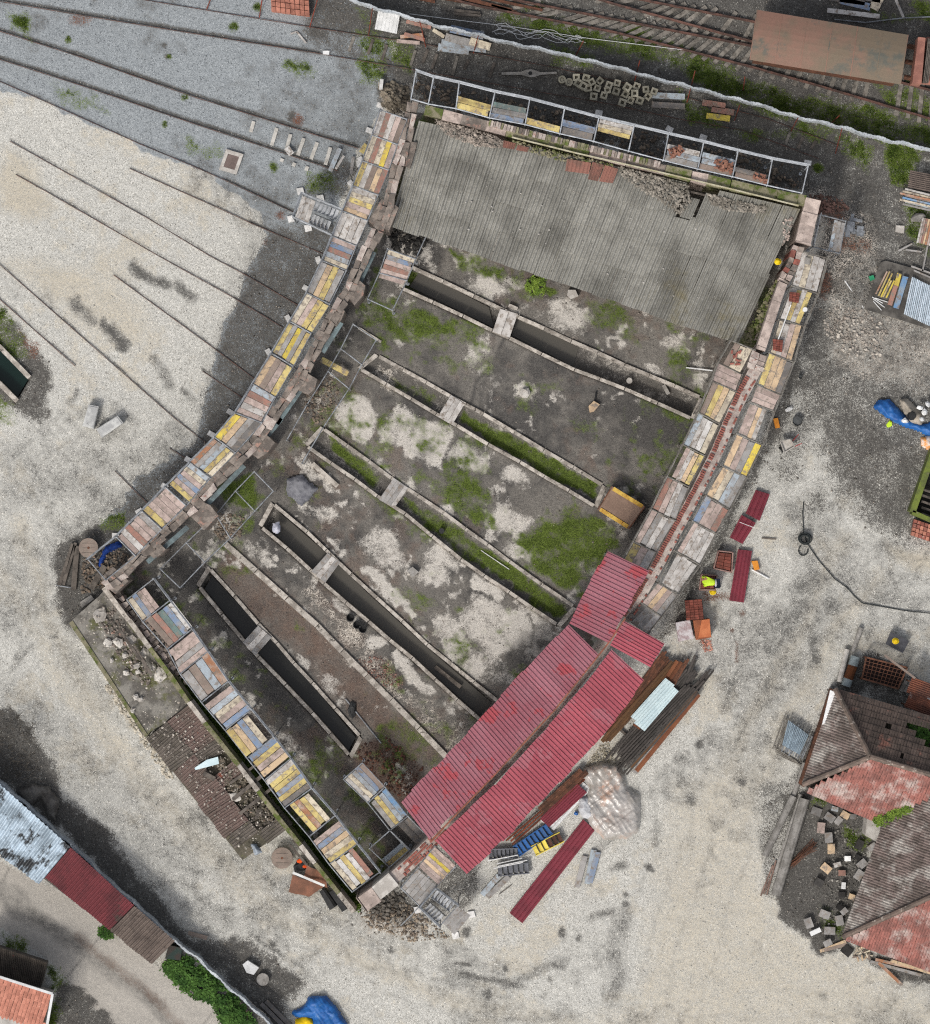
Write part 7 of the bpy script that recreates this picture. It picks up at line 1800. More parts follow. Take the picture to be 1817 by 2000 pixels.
# scattered blocks between poles and house
for k, (x, y, w, h, a, m) in enumerate([(1595, 1585, 20, 15, 20, 'g'), (1621, 1597, 20, 15, 35, 'g'), (1638, 1603, 16, 12, -50, 'g'), (1651, 1592, 17, 13, 30, 'o'), (1631, 1580, 13, 9, 15, 'l'), (1667, 1595, 12, 10, 5, 'g'), (1604, 1617, 15, 21, 6, 'p'), (1619, 1636, 15, 20, -5, 'g'), (1624, 1658, 14, 20, 0, 'o'), (1614, 1696, 20, 15, 40, 'o'), (1636, 1689, 14, 9, -15, 'w'), (1679, 1650, 14, 19, 25, 'd'), (1704, 1655, 18, 13, -35, 'g'), (1684, 1688, 20, 15, -40, 'g'), (1678, 1709, 15, 20, 35, 'g'), (1645, 1705, 14, 11, 0, 'r'), (1611, 1786, 21, 15, 22, 'g'), (1580, 1803, 15, 20, -20, 'g'), (1621, 1818, 21, 15, 2, 'g'), (1640, 1798, 15, 20, -12, 'g'), (1649, 1780, 14, 11, -40, 'g'), (1617, 1842, 16, 12, -25, 'g'), (1664, 1752, 12, 11, 20, 'o'), (1645, 1748, 13, 11, 0, 'd'), (1600, 1724, 17, 15, 30, 'd'), (1655, 1857, 20, 18, 40, 'd'), (1640, 1772, 12, 10, 30, 'd'), (1676, 1675, 12, 10, 30, 'd'), (1593, 1820, 22, 9, -25, 'W'), (1656, 1677, 12, 10, 0, 'W'), (1648, 1730, 8, 13, 5, 'W')]):
    al = math.radians(a); ca, sa = math.cos(al), math.sin(al); mb = MB(); zt = .2 + random.uniform(0, .25)
    tz = random.uniform(-.08, .08)
    q = [(x + u * ca - v * sa, y + u * sa + v * ca) for u, v in ((-w / 2, -h / 2), (w / 2, -h / 2), (w / 2, h / 2), (-w / 2, h / 2))]
    mb.prism([W(px_, py_, zt + (tz if i < 2 else -tz)) for i, (px_, py_) in enumerate(q)], lambda p: p[2] - .2)
    nm = {'d': 'dark', 'W': 'white', 'o': 'pinkish', 'p': 'pinkish', 'r': 'pinkish', 'l': 'pale', 'w': 'pale'}.get(m, 'grey')
    one('paving_block', mb, {'W': WHITEP, 'd': M('dark_block', C(66, 64, 62), C(54, 52, 50), 2)}.get(m, wood(m if m != 'g' else 'g')), nm + ' paving block scattered on the dark soil by the house', 'block', nm + ' blocks scattered by the house')
rubble_heap('debris', 'small pale and dark debris on the dark soil by the house', [(1590, 1590), (1690, 1620), (1700, 1680), (1650, 1830), (1590, 1830), (1620, 1700)], 500, .02, .09, M('mixed_debris', C(150, 146, 138), C(80, 78, 74), 6, attr=True, rv=.4), 0, .05)
r = thing('firewood_heap', W(1685, 1860), 'heap of split pale firewood below the house corner', 'firewood')
for k in range(26):
    x, y, a = 1685 + random.uniform(-14, 14), 1862 + random.uniform(-11, 11), random.uniform(0, 3.1)
    mb = MB(); mb.bar(W(x - math.cos(a) * 6, y - math.sin(a) * 6, .1 + random.random() * .3), W(x + math.cos(a) * 6, y + math.sin(a) * 6, .1 + random.random() * .3), .08, .07); mb.build('log', wood(random.choice('ocn')), r)
planks_pile('long rotten and rusty boards lying below the lower house eave', [((1602, 1858), (1652, 1838)), ((1610, 1856), (1655, 1844)), ((1710, 1874), (1790, 1892)), ((1700, 1878), (1800, 1905)), ((1716, 1880), (1762, 1924)), ((1740, 1876), (1817, 1900))], 6, mats='onkgk', name='rotten_boards')

# ------------------------------------------------------------------ things beyond the back wall
r = thing('white_panel_sheet', W(756, 41), 'bright white profiled sheet lying by the fence', 'sheet')
mb = MB(); mb.corr(W(740, 16, .4), W(782, 24, .4), W(775, 66, .35), W(732, 57, .35), 6, .02, 'rib'); mb.build('sheet', WHITEP, r)
planks_pile('grey-blue sheets and boards heaped below the fence', [((856, 92), (916, 100)), ((862, 84), (950, 96)), ((870, 72), (935, 88)), ((880, 56), (945, 70)), ((918, 80), (958, 92))], 15, .2, 'llgbc', 'grey_sheets')
planks_pile('reddish planks and laths lying below the fence near the white sheet', [((794, 42), (842, 54)), ((782, 72), (826, 68)), ((790, 66), (830, 78)), ((775, 80), (820, 84)), ((846, 58), (868, 72))], 7, .15, 'rkrpc', 'red_planks')
for a, b, c, l in (((1272, 186), (1338, 189), 'l', 'pale blue plank on dark soil behind the back scaffold'), ((1273, 204), (1338, 208), 'd', 'grey green plank on dark soil behind the back scaffold'), ((1372, 200), (1417, 207), 'r', 'red plank on dark soil, upper of two red ones'), ((1390, 213), (1434, 220), 'r', 'red plank just above the yellow plank'), ((1380, 226), (1426, 232), 'Y', 'bright yellow plank on dark soil behind the back scaffold')):
    mb = MB(); mb.bar(W(*a, .15), W(*b, .15), .33, .1); one('loose_plank', mb, wood(c), l, 'plank')
mb = MB()
for x, y, w in ((1036, 143, 5),):
    mb.plp([(980, 141), (1018, 140), (1028, 136), (1036, 135), (1046, 137), (1055, 141), (1088, 140), (1088, 144), (1055, 146), (1046, 150), (1036, 151), (1028, 149), (1018, 146), (980, 146)], .18, .05)
o = one('rail_key', mb, CONCR, 'flat grey steel lever with a round eye on dark soil', 'lever')
mb = MB(); c = W(1036, 143, .185); mb.tube(c, c + Vector((0, 0, .01)), .11, 12); e_ = mb.build('eye', BLACKR, o)
def hollow(x, y, s, a, z, m, hole=True):
    a = math.radians(a); ca, sa = math.cos(a), math.sin(a)
    mb = MB(); R = lambda u, v, zz: W(x + u * ca - v * sa, y + u * sa + v * ca, zz)
    O = [(-s, -s), (s, -s), (s, s), (-s, s)]; k = .45
    tz = random.uniform(-.06, .06)
    for i in range(4):
        a0, a1 = O[i], O[(i + 1) % 4]; b0, b1 = (a0[0] * k, a0[1] * k), (a1[0] * k, a1[1] * k)
        mb.face([R(*a0, z + tz), R(*a1, z + tz), R(*b1, z + tz), R(*b0, z + tz)][::-1])
        p, q = R(*a0, z + tz), R(*a1, z + tz); mb.face([(p.x, p.y, z - .3), (q.x, q.y, z - .3), q, p][::-1])
        p, q = R(*b0, z + tz), R(*b1, z + tz); mb.face([p, q, (q.x, q.y, z - .3), (p.x, p.y, z - .3)])
    p = [R(*(u * k, v * k), z - .28) for u, v in O]; mb.face(p[::-1])
    one('hollow_block', mb, m, 'pale hollow concrete block heaped beside the overgrown track', 'concrete block', 'hollow blocks beside the overgrown track')
HB = M('hollow_block_concrete', C(176, 170, 152), C(146, 142, 126), 2, rv=.2)
for k, (x, y, a) in enumerate([(1126, 151, 5), (1145, 152, 10), (1156, 160, 60), (1167, 172, 12), (1187, 176, 0), (1204, 178, 20), (1222, 184, 30), (1240, 182, 10), (1244, 168, 15), (1262, 174, 5), (1226, 170, 40), (1206, 162, 15), (1190, 166, 25), (1172, 158, 45), (1130, 162, 30), (1160, 188, 0), (1216, 200, 10), (1250, 196, 20), (1266, 188, 40), (1278, 178, 20), (1232, 196, 30), (1140, 168, 20), (1150, 172, 0), (1180, 186, 15)]):
    hollow(x, y, random.uniform(6.2, 7.8), a + random.uniform(-10, 10), .35 + random.uniform(-.1, .25), HB)
for x, y in ((1098, 155), (1112, 160)):
    c = W(x, y, .4); mb = MB(); mb.tube((c.x, c.y, 0), c, .22, 12, cap=False); mb.tube((c.x, c.y, .3), (c.x, c.y, .32), .2, 12)
    for i in range(12):
        t0, t1 = 6.283 * i / 12, 6.283 * (i + 1) / 12
        mb.face([(c.x + math.cos(t) * q, c.y + math.sin(t) * q, .4) for t, q in ((t0, .13), (t0, .22), (t1, .22), (t1, .13))])
    one('concrete_ring', mb, HB, 'round concrete ring at the end of the hollow blocks', 'concrete ring', 'concrete rings beside the hollow blocks')
mb = MB()
for k in range(5):
    f_, p_ = random.uniform(.25, .7), random.uniform(0, 6); pts = [W(965 + i * 7 + 5 * math.sin(i * .9 + k), 50 + 3 * k + i * .9 + random.uniform(4, 9) * math.sin(i * f_ + p_), .1 + .03 * k) for i in range(26)]; mb.tubes(pts, .016, 4)
mb.tubes([W(800, 27, .1), W(900, 40, .1), W(1000, 52, .1), W(1150, 75, .1), W(1340, 98, .1)], .02, 4)
one('white_cable', mb, WHITEP, 'tangled white cable trailing along the grass beyond the fence', 'cable')
root = thing('brick_stack', W(568, 10), 'stack of old orange bricks cut by the top edge', 'brick stack')
for a in range(8):
    for b in range(4):
        q = lambda u, v: (528 + u * 9.4 + v * .5, -18 + v * 10 + u * 1.2)
        mb = MB(); mb.prism([W(*q(a + u, b + v), .6 + random.uniform(-.06, .06)) for u, v in ((.05, .05), (.95, .05), (.95, .95), (.05, .95))], 0); mb.build('brick', M('old_orange_brick', C(186, 126, 106), C(158, 106, 90), 3, rv=.25), root)
root = thing('scrap_heap', W(1690, 12), 'grey scrap sheets and a long white channel at the top edge', 'scrap')
for a, b, w, c in (((1616, 20), (1718, 32), 9, 'W'), ((1640, 0), (1700, 14), 14, 'b'), ((1620, -6), (1690, 4), 14, 'd'), ((1706, 18), (1722, -14), 20, 'c'), ((1750, 0), (1765, 34), 5, 'g'), ((1660, -10), (1720, 0), 12, 'd')):
    mb = MB(); mb.bar(W(*a, .3), W(*b, .3), w / 35, .08); mb.build('strip', wood(c), root)
mb = MB(); mb.tubes([W(1630, 38, .05), W(1690, 44, .05), W(1765, 35, .05), W(1880, 30, .05)], .04); one('long_pipe', mb, GALV, 'thin grey pipe behind the rusty wagon', 'pipe')
rubble_heap('rubble', 'heap of broken stone at the top corner of the gate wall', [(742, 168), (770, 160), (800, 172), (800, 214), (770, 222), (748, 205)], 420, .04, .17, M('heap_stone', C(140, 130, 114), C(104, 96, 84), 2, c3=C(160, 140, 126), attr=True, rv=.3, fine=20, fv=.4), 0, .4)
rubble_heap('rubble', 'brown rubble and roots below the white tube scaffold', [(812, 150), (1570, 330), (1560, 378), (1000, 250), (812, 200)], 900, .03, .14, M('brown_rubble', C(140, 126, 110), C(104, 93, 82), 2, c3=C(166, 134, 114), attr=True, rv=.35, fine=20, fv=.4), 0, .2)
rubble_heap('rubble', 'red brick rubble around the small blue plank scaffold', [(1580, 380), (1640, 385), (1660, 410), (1600, 420)], 260, .03, .12, M('red_rubble', C(150, 116, 104), C(112, 88, 78), 2, attr=True, rv=.35, fine=20, fv=.4), 0, .15)
rubble_heap('rubble', 'pale broken stones spilling from the plinth into the gravel', [(1600, 600), (1680, 600), (1740, 640), (1720, 700), (1650, 690), (1610, 650)], 420, .03, .11, M('pale_rubble', C(196, 188, 176), C(150, 140, 130), 2, attr=True, rv=.3, fine=20, fv=.3), 0, .05)
rubble_heap('rubble', 'stony spoil at the foot of the grey stair tower', [(700, 1780), (790, 1760), (880, 1830), (800, 1840), (720, 1810)], 520, .03, .11, M('spoil', C(156, 142, 124), C(112, 100, 88), 2, attr=True, rv=.35, fine=20, fv=.3), 0, .2)
rubble_heap('rubble', 'rocky rubble below the tubes at the shed corner', [(730, 1740), (790, 1745), (800, 1790), (740, 1800), (715, 1770)], 300, .04, .16, M('corner_rubble', C(112, 106, 98), C(84, 80, 74), 2, attr=True, rv=.3, fine=20, fv=.4), 0, .25)
rubble_heap('rubble', 'pale stones along the outer edge of the annex', [(205, 1310), (225, 1345), (300, 1450), (340, 1520), (325, 1520), (270, 1440), (205, 1345)], 420, .04, .12, M('edge_stone', C(206, 198, 182), C(174, 166, 150), 2, attr=True, rv=.25, fine=20, fv=.25), 0, .1)
rubble_heap('rubble', 'brown brick rubble on the floor beside the blue plank scaffold', [(690, 1460), (760, 1440), (830, 1500), (800, 1560), (740, 1540)], 420, .02, .1, M('brown_brick_rubble', C(112, 76, 62), C(80, 58, 48), 2, c3=C(170, 150, 130), sc3=6, lo3=.66, hi3=.7, attr=True, rv=.3), 0, .12)
rubble_heap('rubble', 'red crumbs on the floor between the two lower pits', [(700, 1285), (745, 1280), (790, 1335), (770, 1350), (715, 1320)], 240, .02, .07, MATS['red_rubble'], 0, .03)
for nm, pts, n in (('debris along the inner foot of the gate wall', [(440, 1000), (480, 1010), (470, 1050), (430, 1055), (410, 1030)], 260), ('debris on the floor under the bare tube frame', [(600, 740), (650, 735), (670, 790), (620, 830), (590, 800)], 320)):
    rubble_heap('rubble', 'brown crumbled ' + nm, pts, n, .02, .1, MATS['brown_rubble'], 0, .06)
PBOX = BOX.copy(); PBOX.materials[0] = M('pile_brick', C(162, 118, 98), C(132, 92, 78), 2, rv=.25)
for k, (q, t) in enumerate((([(1306, 290), (1332, 285), (1338, 300), (1312, 308)], .3), ([(1396, 308), (1432, 316), (1430, 338), (1398, 330)], .3), ([(1470, 335), (1502, 342), (1498, 358), (1472, 350)], .2))):
    r = thing('brick_pile', W(*q[0], 4.6), ['orange brick pile on a white plank of the back scaffold', 'large red brick pile on the pale blue planks of the back scaffold', 'few bricks on the last dark plank of the back scaffold'][k], 'brick pile', 'brick piles on the back scaffold')
    for m in range((28, 46, 14)[k]):
        u, v = random.random(), random.random(); p = lerp(lerp(q[0], q[1], u), lerp(q[3], q[2], u), v)
        o = boxed('brick', r, W(*p, 4.6 + random.random() * t), (.22, .11, .09), random.random() * 3.1, PBOX)
for lab, q, a, b in (('small red brick stack on the outer scaffold, upper one', [(1543, 570), (1563, 572), (1560, 592), (1541, 588)], 3, 5), ('small red brick stack on the outer scaffold, lower one', [(1510, 662), (1530, 664), (1528, 688), (1510, 684)], 3, 5)):
    r = thing('brick_stack', W(*q[0], 4.55), lab, 'brick stack'); brick_cube(r, q, 4.8, a, b, DBRICK, h=.25)
mb = MB(); c = W(1572, 605, 4.55); mb.tube(c, c + Vector((0, 0, .3)), .13, 12); one('white_bucket', mb, WHITEP, 'white round bucket on the outer scaffold beside the red bricks', 'bucket')
mb = MB(); mb.bar(W(1545, 595, 4.75), W(1512, 685, 4.72), .06, .05); one('white_lath', mb, WHITEP, 'long white lath lying along the outer scaffold planks', 'lath')
r = thing('brick_pile', W(1440, 700, 4.5), 'loose red bricks on the creamy end of the inner scaffold', 'brick pile')
for m in range(12): boxed('brick', r, W(1438 + random.uniform(-9, 9), 702 + random.uniform(-16, 12), 4.52), (.2, .1, .08), random.random() * 3)
mb = MB(); mb.plp([(1574, 502), (1584, 505), (1582, 517), (1571, 515)], 4.72, 4.5); one('grey_crate', mb, CONCR, 'small grey crate on the first white planks of the outer scaffold', 'crate')

# ------------------------------------------------------------------ things on the left and lower left
r = thing('manhole', W(452, 315), 'square brown manhole cover in a white concrete frame', 'manhole')
F = [(442, 291), (476, 301), (462, 341), (428, 331)]; c = (452, 316); I = [lerp(p, c, .36) for p in F]
for i in range(4):
    mb = MB(); mb.prism([W(*p, .1) for p in (F[i], F[(i + 1) % 4], I[(i + 1) % 4], I[i])], -.05); mb.build('frame', CONCL, r)
mb = MB(); mb.plp(I, .09, -.05); mb.build('cover', M('brown_cover', C(128, 112, 106), C(114, 100, 94), 3), r)
for lab, q in (('pale worn steel box on white gravel, left of a pair', [(173, 790), (193, 794), (183, 838), (161, 832)]), ('pale worn steel box on white gravel, right of a pair', [(188, 838), (230, 812), (241, 826), (199, 855)])):
    mb = MB(); mb.plp(q, .6, 0); mb.plp([lerp(p, lerp(q[0], q[2], .5), .12) for p in q], .63, .6); one('steel_box', mb, M('worn_steel_box', C(204, 204, 200), C(170, 170, 168), 1.5, c3=C(104, 102, 100), sc3=2, lo3=.6, hi3=.7), lab, 'box')
def drum(x, y, rpx, lab, th=.7):
    r = thing('cable_drum', W(x, y), lab, 'cable drum', 'wooden cable drums'); m = wood('n')
    for z in (.05, th):
        c = W(x, y, z); mb = MB(); mb.tube((c.x, c.y, z - .05), (c.x, c.y, z), rpx / 35, 20); mb.build('flange', m, r)
    c = W(x, y, 0); mb = MB(); mb.tube((c.x, c.y, .05), (c.x, c.y, th - .05), rpx / 70, 14); mb.build('core', m, r)
    c = W(x, y, th); mb = MB(); mb.tube((c.x, c.y, th + .001), (c.x, c.y, th + .012), .07, 10); mb.build('hub', RUST, r)
    for k in range(3):
        o = (k - 1) * .26; mb = MB(); mb.bar((c.x - .35, c.y + o, th + .004), (c.x + .35, c.y + o, th + .004), .012, .006); mb.build('board_joint', BLACKR, r)
drum(173, 1070, 19, 'wooden cable drum on dark soil at the lower end of the gate wall')
drum(551, 1676, 21, 'wooden cable drum beside the annex end')
for k, (a, b, w) in enumerate([((143, 1062), (116, 1143), 7), ((148, 1060), (124, 1142), 6), ((151, 1066), (144, 1152), 10), ((205, 1105), (178, 1150), 12)]):
    mb = MB(); mb.bar(W(*a, .12), W(*b, .12), w / 35, .16); one('old_beam', mb, DARKW, 'old grey timber beam on dark soil beside the cable drum', 'beam', 'old beams beside the drum')
mb = MB(); mb.tube(W(109, 1143, .1), W(140, 1148, .1), .03); one('thin_rod', mb, GALV, 'thin pale rod crossing the old beams', 'rod')
mb = MB(); mb.plp([(156, 1176), (178, 1162), (184, 1170), (160, 1188)], .15, 0); one('concrete_slab', mb, CONCR, 'worn concrete slab beside the annex corner', 'slab')
rubble_heap('debris', 'dark debris with brick chips beside the old beams', [(160, 1090), (230, 1060), (255, 1090), (200, 1150), (160, 1160)], 320, .03, .12, MATS['brown_rubble'], 0, .15)
cloth('blue_rag', 'blue plastic rag under the open scaffold bay', [(190, 1098), (205, 1068), (230, 1055), (240, 1068), (212, 1080), (196, 1112)], .25, M('dark_blue_rag', C(28, 62, 136), C(20, 46, 104), 2), 'rag', 2.5, 41)
r = thing('rusty_tank_heap', W(610, 1710), 'rusty curved tank pieces and sheet beside the annex end', 'scrap')
mb = MB(); mb.corr(W(600, 1690, .7), W(634, 1705, .6), W(640, 1735, .3), W(592, 1720, .4), 1, .08, nv=4); mb.build('curved_sheet', M('rust_plate', C(128, 88, 70), C(104, 74, 60), 1), r)
mb = MB(); mb.corr(W(572, 1708, .5), W(632, 1732, .5), W(604, 1752, .2), W(564, 1742, .2), 1, .06, nv=4); mb.build('plate', MATS['rust_plate'], r)
mb = MB(); mb.bar(W(572, 1704, .75), W(634, 1730, .7), .13, .06); mb.build('pale_beam', WHITEP, r)
mb = MB(); mb.tube(W(630, 1738, .25), W(652, 1772, .2), .2, 10, .28); mb.build('dark_pipe', BLACKR, r)
mb = MB(); mb.tube(W(650, 1738, .3), W(676, 1776, .3), .26, 10); mb.build('dark_pipe', BLACKR, r)
mb = MB(); mb.rock(W(588, 1690, .25), .5, .35, .25); mb.build('soot_lump', BLACKR, r)
mb = MB(); mb.rock(W(586, 1682, .5), .22, .12, .06); mb.rock(W(596, 1692, .48), .16, .1, .05); one('orange_net', mb, M('orange_net', C(232, 92, 36), C(210, 76, 30), 4), 'scrap of bright orange netting beside the cable drum', 'net')
for a, b in (((566, 1650), (600, 1690)), ((572, 1640), (612, 1686))):
    mb = MB(); mb.bar(W(*a, 1.6), W(*b, 1.5), .14, .1); one('roof_batten', mb, DARKW, 'grey batten hanging off the annex end', 'batten', 'battens at the annex end')
cloth('grey_rag', 'grey-blue plastic rag on the annex edge', [(488, 1648), (500, 1646), (514, 1664), (498, 1672)], .25, M('grey_rag', C(150, 158, 166), C(122, 130, 138), 2), 'rag', 2.2, 44, z0=1.9)
for q, z in (([(404, 1484), (426, 1478), (428, 1492), (382, 1504), (380, 1500)], 2.35),):
    mb = MB(); mb.plp(q, z, z - .08); one('pale_sheet', mb, PW, 'pale blue-white sheet scrap lying on the red annex roof', 'sheet')
mb = MB(); mb.rock(W(460, 1556, 2.2), .3, .24, .06); one('round_disc', mb, CONCL, 'round pale lid lying on the annex roof', 'lid')
mb = MB(); mb.plp([(474, 1884), (484, 1876), (506, 1890), (496, 1904), (482, 1900)], .4, 0); one('white_box', mb, WHITEP, 'white foam box near the lower fence', 'box')
mb = MB(); c = W(514, 1912, 0); mb.tube(c, c + Vector((0, 0, .3)), .35, 14); one('round_tub', mb, CONCR, 'round grey tub beside the white foam box', 'tub')
planks_pile('dark rotten beams beside the lower fence near the blue tarpaulin', [((510, 1960), (560, 2010)), ((520, 1955), (572, 2008)), ((368, 1822), (405, 1832))], 8, mats='ddn', name='rotten_beams')
rubble_heap('debris', 'bright litter beside the fence at the bottom edge', [(445, 1965), (470, 1955), (490, 1985), (460, 1990)], 120, .03, .12, M('litter', C(206, 186, 170), C(150, 120, 104), 5, attr=True, rv=.4), 0, .1)
cloth('tangled_plastic', 'torn grey plastic sheeting tangled beside the shed', [(30, 1545), (60, 1528), (95, 1535), (118, 1560), (110, 1605), (95, 1600), (80, 1560), (60, 1575)], .5, M('grey_film', C(112, 108, 102), C(84, 80, 76), 2, rough=.5), 'plastic', 2.5, 51)
# branches of the bare thicket
r = thing('bare_thicket', W(40, 1440), 'dark thicket of bare twigs above the white-blue shed roof', 'thicket')
mb = MB()
for k in range(420):
    x, y = random.uniform(-30, 75), random.uniform(1385, 1525)
    if y > 1525 + (x - 0) * .3 or (y < 1400 and x > 40): continue
    a = random.uniform(0, 6.28); l = random.uniform(5, 16); z = random.uniform(.1, 1.0); mb.tube(W(x, y, z), W(x + math.cos(a) * l, y + math.sin(a) * l, z + random.uniform(-.1, .3)), .012, 3)
tw_ = mb.build('twigs', M('dark_twig', C(84, 78, 70), C(60, 56, 50), 4), r); tw_['kind'] = 'stuff'
# small things by the outer scaffold
mb = MB(); mb.rock(W(1541, 799, .1), .25, .14, .08, .1); one('white_bag', mb, WHITEP, 'small white bag on the gravel beside the outer scaffold', 'bag')
mb = MB(); mb.bar(W(1515, 817, .1), W(1519, 836, .1), .26, .16); one('orange_case', mb, M('orange_plastic', C(222, 146, 56), C(206, 128, 48), 2), 'orange tool case beside the outer scaffold', 'case')
for x, y, r0, l in ((1557, 822, .28, 'round dark grey bucket beside the orange case'), (1563, 736, .12, 'small dark pot at the foot of the outer scaffold')):
    c = W(x, y, 0); mb = MB(); mb.tube(c, c + Vector((0, 0, .3)), r0 * .85, 14, r0, cap=False); mb.tube(c + Vector((0, 0, .18)), c + Vector((0, 0, .2)), r0 * .9, 14); one('bucket', mb, M('dark_bucket', C(90, 92, 92), C(76, 78, 78), 2), l, 'bucket')
r = thing('wheelbarrow', W(1537, 868), 'pale wheelbarrow with red handles on the gravel', 'wheelbarrow')
mb = MB(); q = [(1524, 862), (1544, 858), (1552, 872), (1532, 884)]; mb.plp(q, .5, .45)
mb.build('tray_floor', CONCL, r)
for i in range(4):
    mb = MB(); mb.bar(W(*q[i], .55), W(*q[(i + 1) % 4], .55), .05, .2); mb.build('tray_side', CONCL, r)
for a, b in (((1546, 864), (1560, 848)), ((1550, 873), (1566, 866))):
    mb = MB(); mb.tube(W(*a, .5), W(*b, .55), .025); mb.build('handle', M('red_handle', C(170, 60, 60), C(150, 50, 50), 2), r)
c = W(1526, 878, .2); mb = MB(); mb.tube(c - Vector((.04, .03, 0)), c + Vector((.04, .03, 0)), .19, 12); mb.build('wheel', BLACKR, r)
mb = MB(); mb.plp([(1468, 1096), (1480, 1095), (1484, 1112), (1474, 1114)], .2, 0); one('orange_can', mb, MATS['orange_plastic'], 'orange and white bag beside the upright red sheet', 'bag')
mb = MB(); mb.tube(W(1468, 1112, .06), W(1502, 1130, .05), .05, 8); one('white_tube', mb, WHITEP, 'short white tube lying beside the upright red sheet', 'tube')
mb = MB(); mb.bar(W(1488, 1051, .05), W(1516, 1053, .05), .08, .06); one('dark_stick', mb, DARKW, 'dark stick on the gravel near the cable coil', 'stick')
mb = MB(); mb.bar(W(568, 66, .05), W(580, 62, .05), .1, .06); mb.bar(W(580, 62, .05), W(598, 84, .05), .1, .06); one('bent_lath', mb, wood('w'), 'bent pale lath on grey ballast near the top edge', 'lath')
mb = MB(); mb.plp([(631, 99), (644, 99), (643, 107), (631, 106)], .1, 0); one('white_card', mb, WHITEP, 'small white card on the grey ballast', 'card')
mb = MB(); mb.bar(W(744, 175, .3), W(746, 155, .3), .2, .3); one('white_stump', mb, PAD, 'short white post stump beside the stone heap', 'post')
for a, b, c, w in (((664, 290), (645, 334), 'l', 9), ((672, 304), (656, 330), 'w', 5), ((716, 282), (706, 298), 'y', 10), ((690, 306), (686, 340), 'g', 6), ((560, 288), (570, 302), 'W', 12)):
    mb = MB(); mb.bar(W(*a, .15), W(*b, .25), w / 35, .06); one('loose_board', mb, wood(c), {'l': 'pale blue board', 'w': 'narrow white board', 'y': 'short yellow board', 'g': 'grey board', 'W': 'short white board'}[c] + ' lying across the bright sleepers by the scaffold', 'board')

# ------------------------------------------------------------------ grass tufts and loose stones, scattered
def scatter_points(n, wmap):
    p = (wmap * flat).ravel().astype(np.float64); p /= p.sum()
    k = rng.choice(p.size, n, p=p)
    i, j = np.unravel_index(k, GX.shape)
    x = gx[i] + (rng.random(n) - .5) * STEP; y = gy[j] + (rng.random(n) - .5) * STEP
    return (x - PX0) / PPM, (PY0 - y) / PPM, HZ[i, j]
def np_mesh(name, V, F, mat, rnd=None, label=None, cat=None):
    me = bpy.data.meshes.new(name)
    me.vertices.add(len(V)); me.vertices.foreach_set('co', V.astype(np.float32).ravel())
    k = F.shape[1]; n = len(F)
    me.loops.add(n * k); me.loops.foreach_set('vertex_index', F.astype(np.int32).ravel())
    me.polygons.add(n); me.polygons.foreach_set('loop_start', np.arange(0, n * k, k, dtype=np.int32)); me.polygons.foreach_set('loop_total', np.full(n, k, dtype=np.int32))
    me.update(calc_edges=True)
    if rnd is not None:
        a = me.attributes.new('rnd', 'FLOAT', 'FACE'); a.data.foreach_set('value', rnd.astype(np.float32))
    me.materials.append(mat)
    o = bpy.data.objects.new(name, me); link(o); WL[o.name] = Vector((0, 0, 0))
    return tag(o, label, cat, None, 'stuff')
def stones(name, n, wmap, r0, r1, mat, label):
    x, y, z = scatter_points(n, wmap)
    r = r0 + (r1 - r0) * rng.random(n) ** 3
    base = np.array([(1, 0, 0), (0, 1, 0), (-1, 0, 0), (0, -1, 0), (0, 0, .8), (0, 0, -.5)], dtype=np.float64)
    a = rng.random(n) * 6.28; jit = 1 + rng.normal(0, .25, (n, 6, 1))
    V = base[None] * jit * r[:, None, None]
    ca, sa = np.cos(a)[:, None], np.sin(a)[:, None]
    X = V[..., 0] * ca - V[..., 1] * sa * .75; Y = V[..., 0] * sa + V[..., 1] * ca * .75
    V = np.stack([X + x[:, None], Y + y[:, None], V[..., 2] * .7 + z[:, None] + .2 * r[:, None]], -1).reshape(-1, 3)
    f = np.array([(0, 1, 4), (1, 2, 4), (2, 3, 4), (3, 0, 4), (1, 0, 5), (2, 1, 5), (3, 2, 5), (0, 3, 5)])
    F = (f[None] + 6 * np.arange(n)[:, None, None]).reshape(-1, 3)
    return np_mesh(name, V, F, mat, np.repeat(rng.random(n), 8), label, 'gravel')
fl = inside(GX, GY, FLOOR); rd = inside(GX, GY, ROAD)
pale = np.clip(1 - CH['grey'] - CH['dark'] * 1.2 - CH['stain_shadow'] * .5, 0, 1) * (~fl) * (~rd)
stones('gravel', 16000, pale, .015, .055, M('pale_pebble', C(210, 207, 199), C(180, 177, 169), 9, fine=30, rv=.2, attr=True), 'loose pale pebbles over the white gravel yard')
stones('gravel', 9000, np.clip(CH['grey'] - CH['dark'] * .5, 0, 1) * (~fl), .015, .05, M('grey_pebble', C(150, 154, 157), C(132, 135, 138), 9, fine=30, rv=.25, attr=True), 'loose grey stones over the railway ballast')
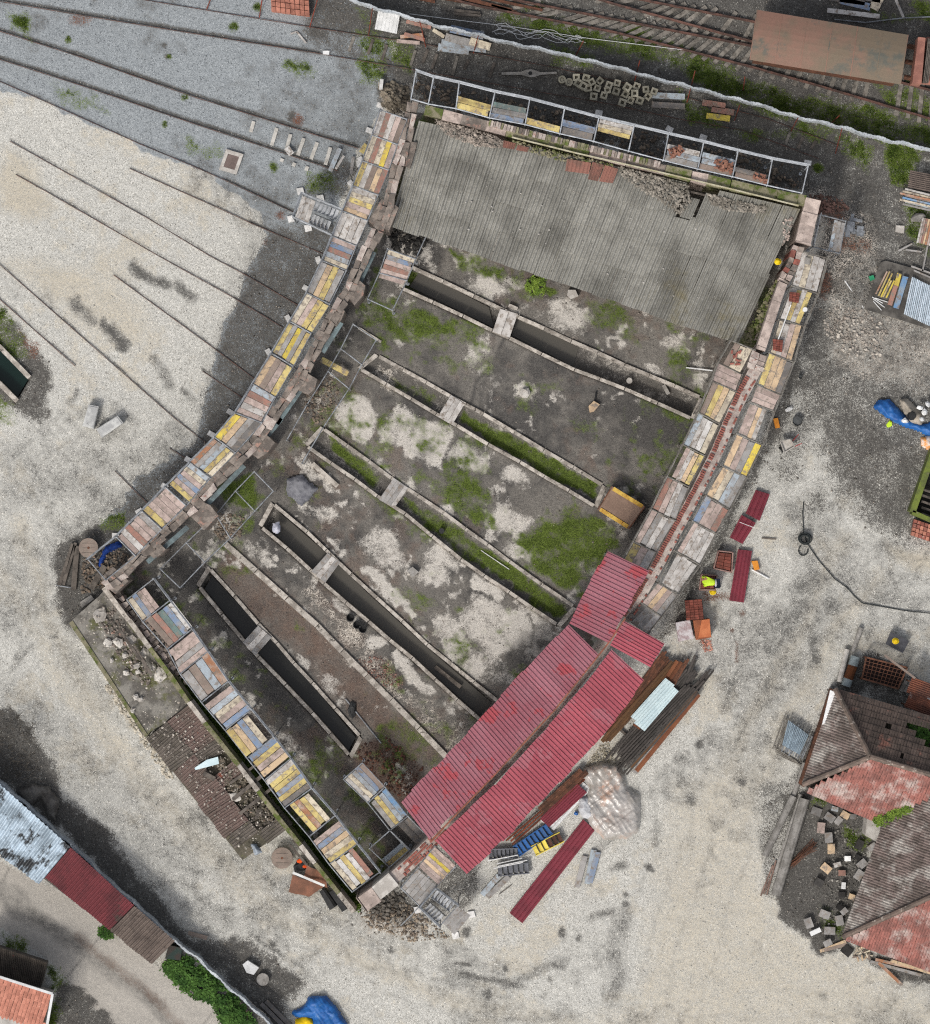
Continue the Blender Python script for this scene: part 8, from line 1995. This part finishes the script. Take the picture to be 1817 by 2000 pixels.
stones('debris', 9000, np.clip(CH['dark'] * .5 + CH['rubble'] * 1.5, 0, 1) * (~fl) * (~rd), .015, .085, M('soil_stone', C(150, 142, 132), C(96, 91, 84), 7, fine=30, rv=.5, attr=True), 'small stones and litter over the dark soil')
stones('debris', 6000, (.12 + CH['rubble'] * 1.5 + CH['brown'] * .6) * fl, .012, .06, M('floor_crumb', C(160, 150, 140), C(92, 84, 78), 7, fine=30, rv=.5, attr=True), 'crumbs and small debris over the shed floor')
def tufts(n, wmap, h0, h1, mat, label):
    x, y, z = scatter_points(n, wmap)
    V = np.zeros((n, 3, 3, 3))
    for k in range(3):
        a = rng.random(n) * 6.28; h = h0 + (h1 - h0) * rng.random(n); w = h * .28; ln = rng.random(n) * .9 * h
        ox, oy = rng.normal(0, .02, n), rng.normal(0, .02, n)
        V[:, k, 0] = np.stack([x + ox - np.sin(a) * w, y + oy + np.cos(a) * w, z - .01], -1)
        V[:, k, 1] = np.stack([x + ox + np.sin(a) * w, y + oy - np.cos(a) * w, z - .01], -1)
        V[:, k, 2] = np.stack([x + ox + np.cos(a) * ln, y + oy + np.sin(a) * ln, z + h], -1)
    F = np.arange(n * 9).reshape(-1, 3)
    return tag(np_mesh('grass', V.reshape(-1, 3), F, mat, np.repeat(rng.random(n), 3), label, 'grass'), label, 'grass', None, 'stuff')
GR = M('grass_blade', C(116, 136, 56), C(82, 104, 40), 1.2, fine=6, fv=.2, rv=.4, attr=True)
mw = np.clip(CH['moss'] - .5, 0, 1) ** 1.2
tufts(26000, mw * (~fl) * (~rd), .02, .08, GR, 'low green grass and weeds over the yard edges')
tufts(16000, mw * fl, .015, .05, M('moss_blade', C(112, 130, 52), C(80, 100, 38), 1.2, fine=6, fv=.2, rv=.4, attr=True), 'green moss and grass on the shed floor and in the pits')
wm = np.zeros(GX.shape, dtype=np.float32)
s = box_of([(200, 1140), (700, 1790)], 2); d_ = seg_dist(GX[s], GY[s], [(300, 1250), (383, 1375), (462, 1472), (552, 1590), (620, 1672), (700, 1770)], False); wm[s] = np.clip(1 - d_ / 14, 0, 1)
tufts(7000, wm, .05, .2, GR, 'strip of grass between the low wall and the low scaffold')
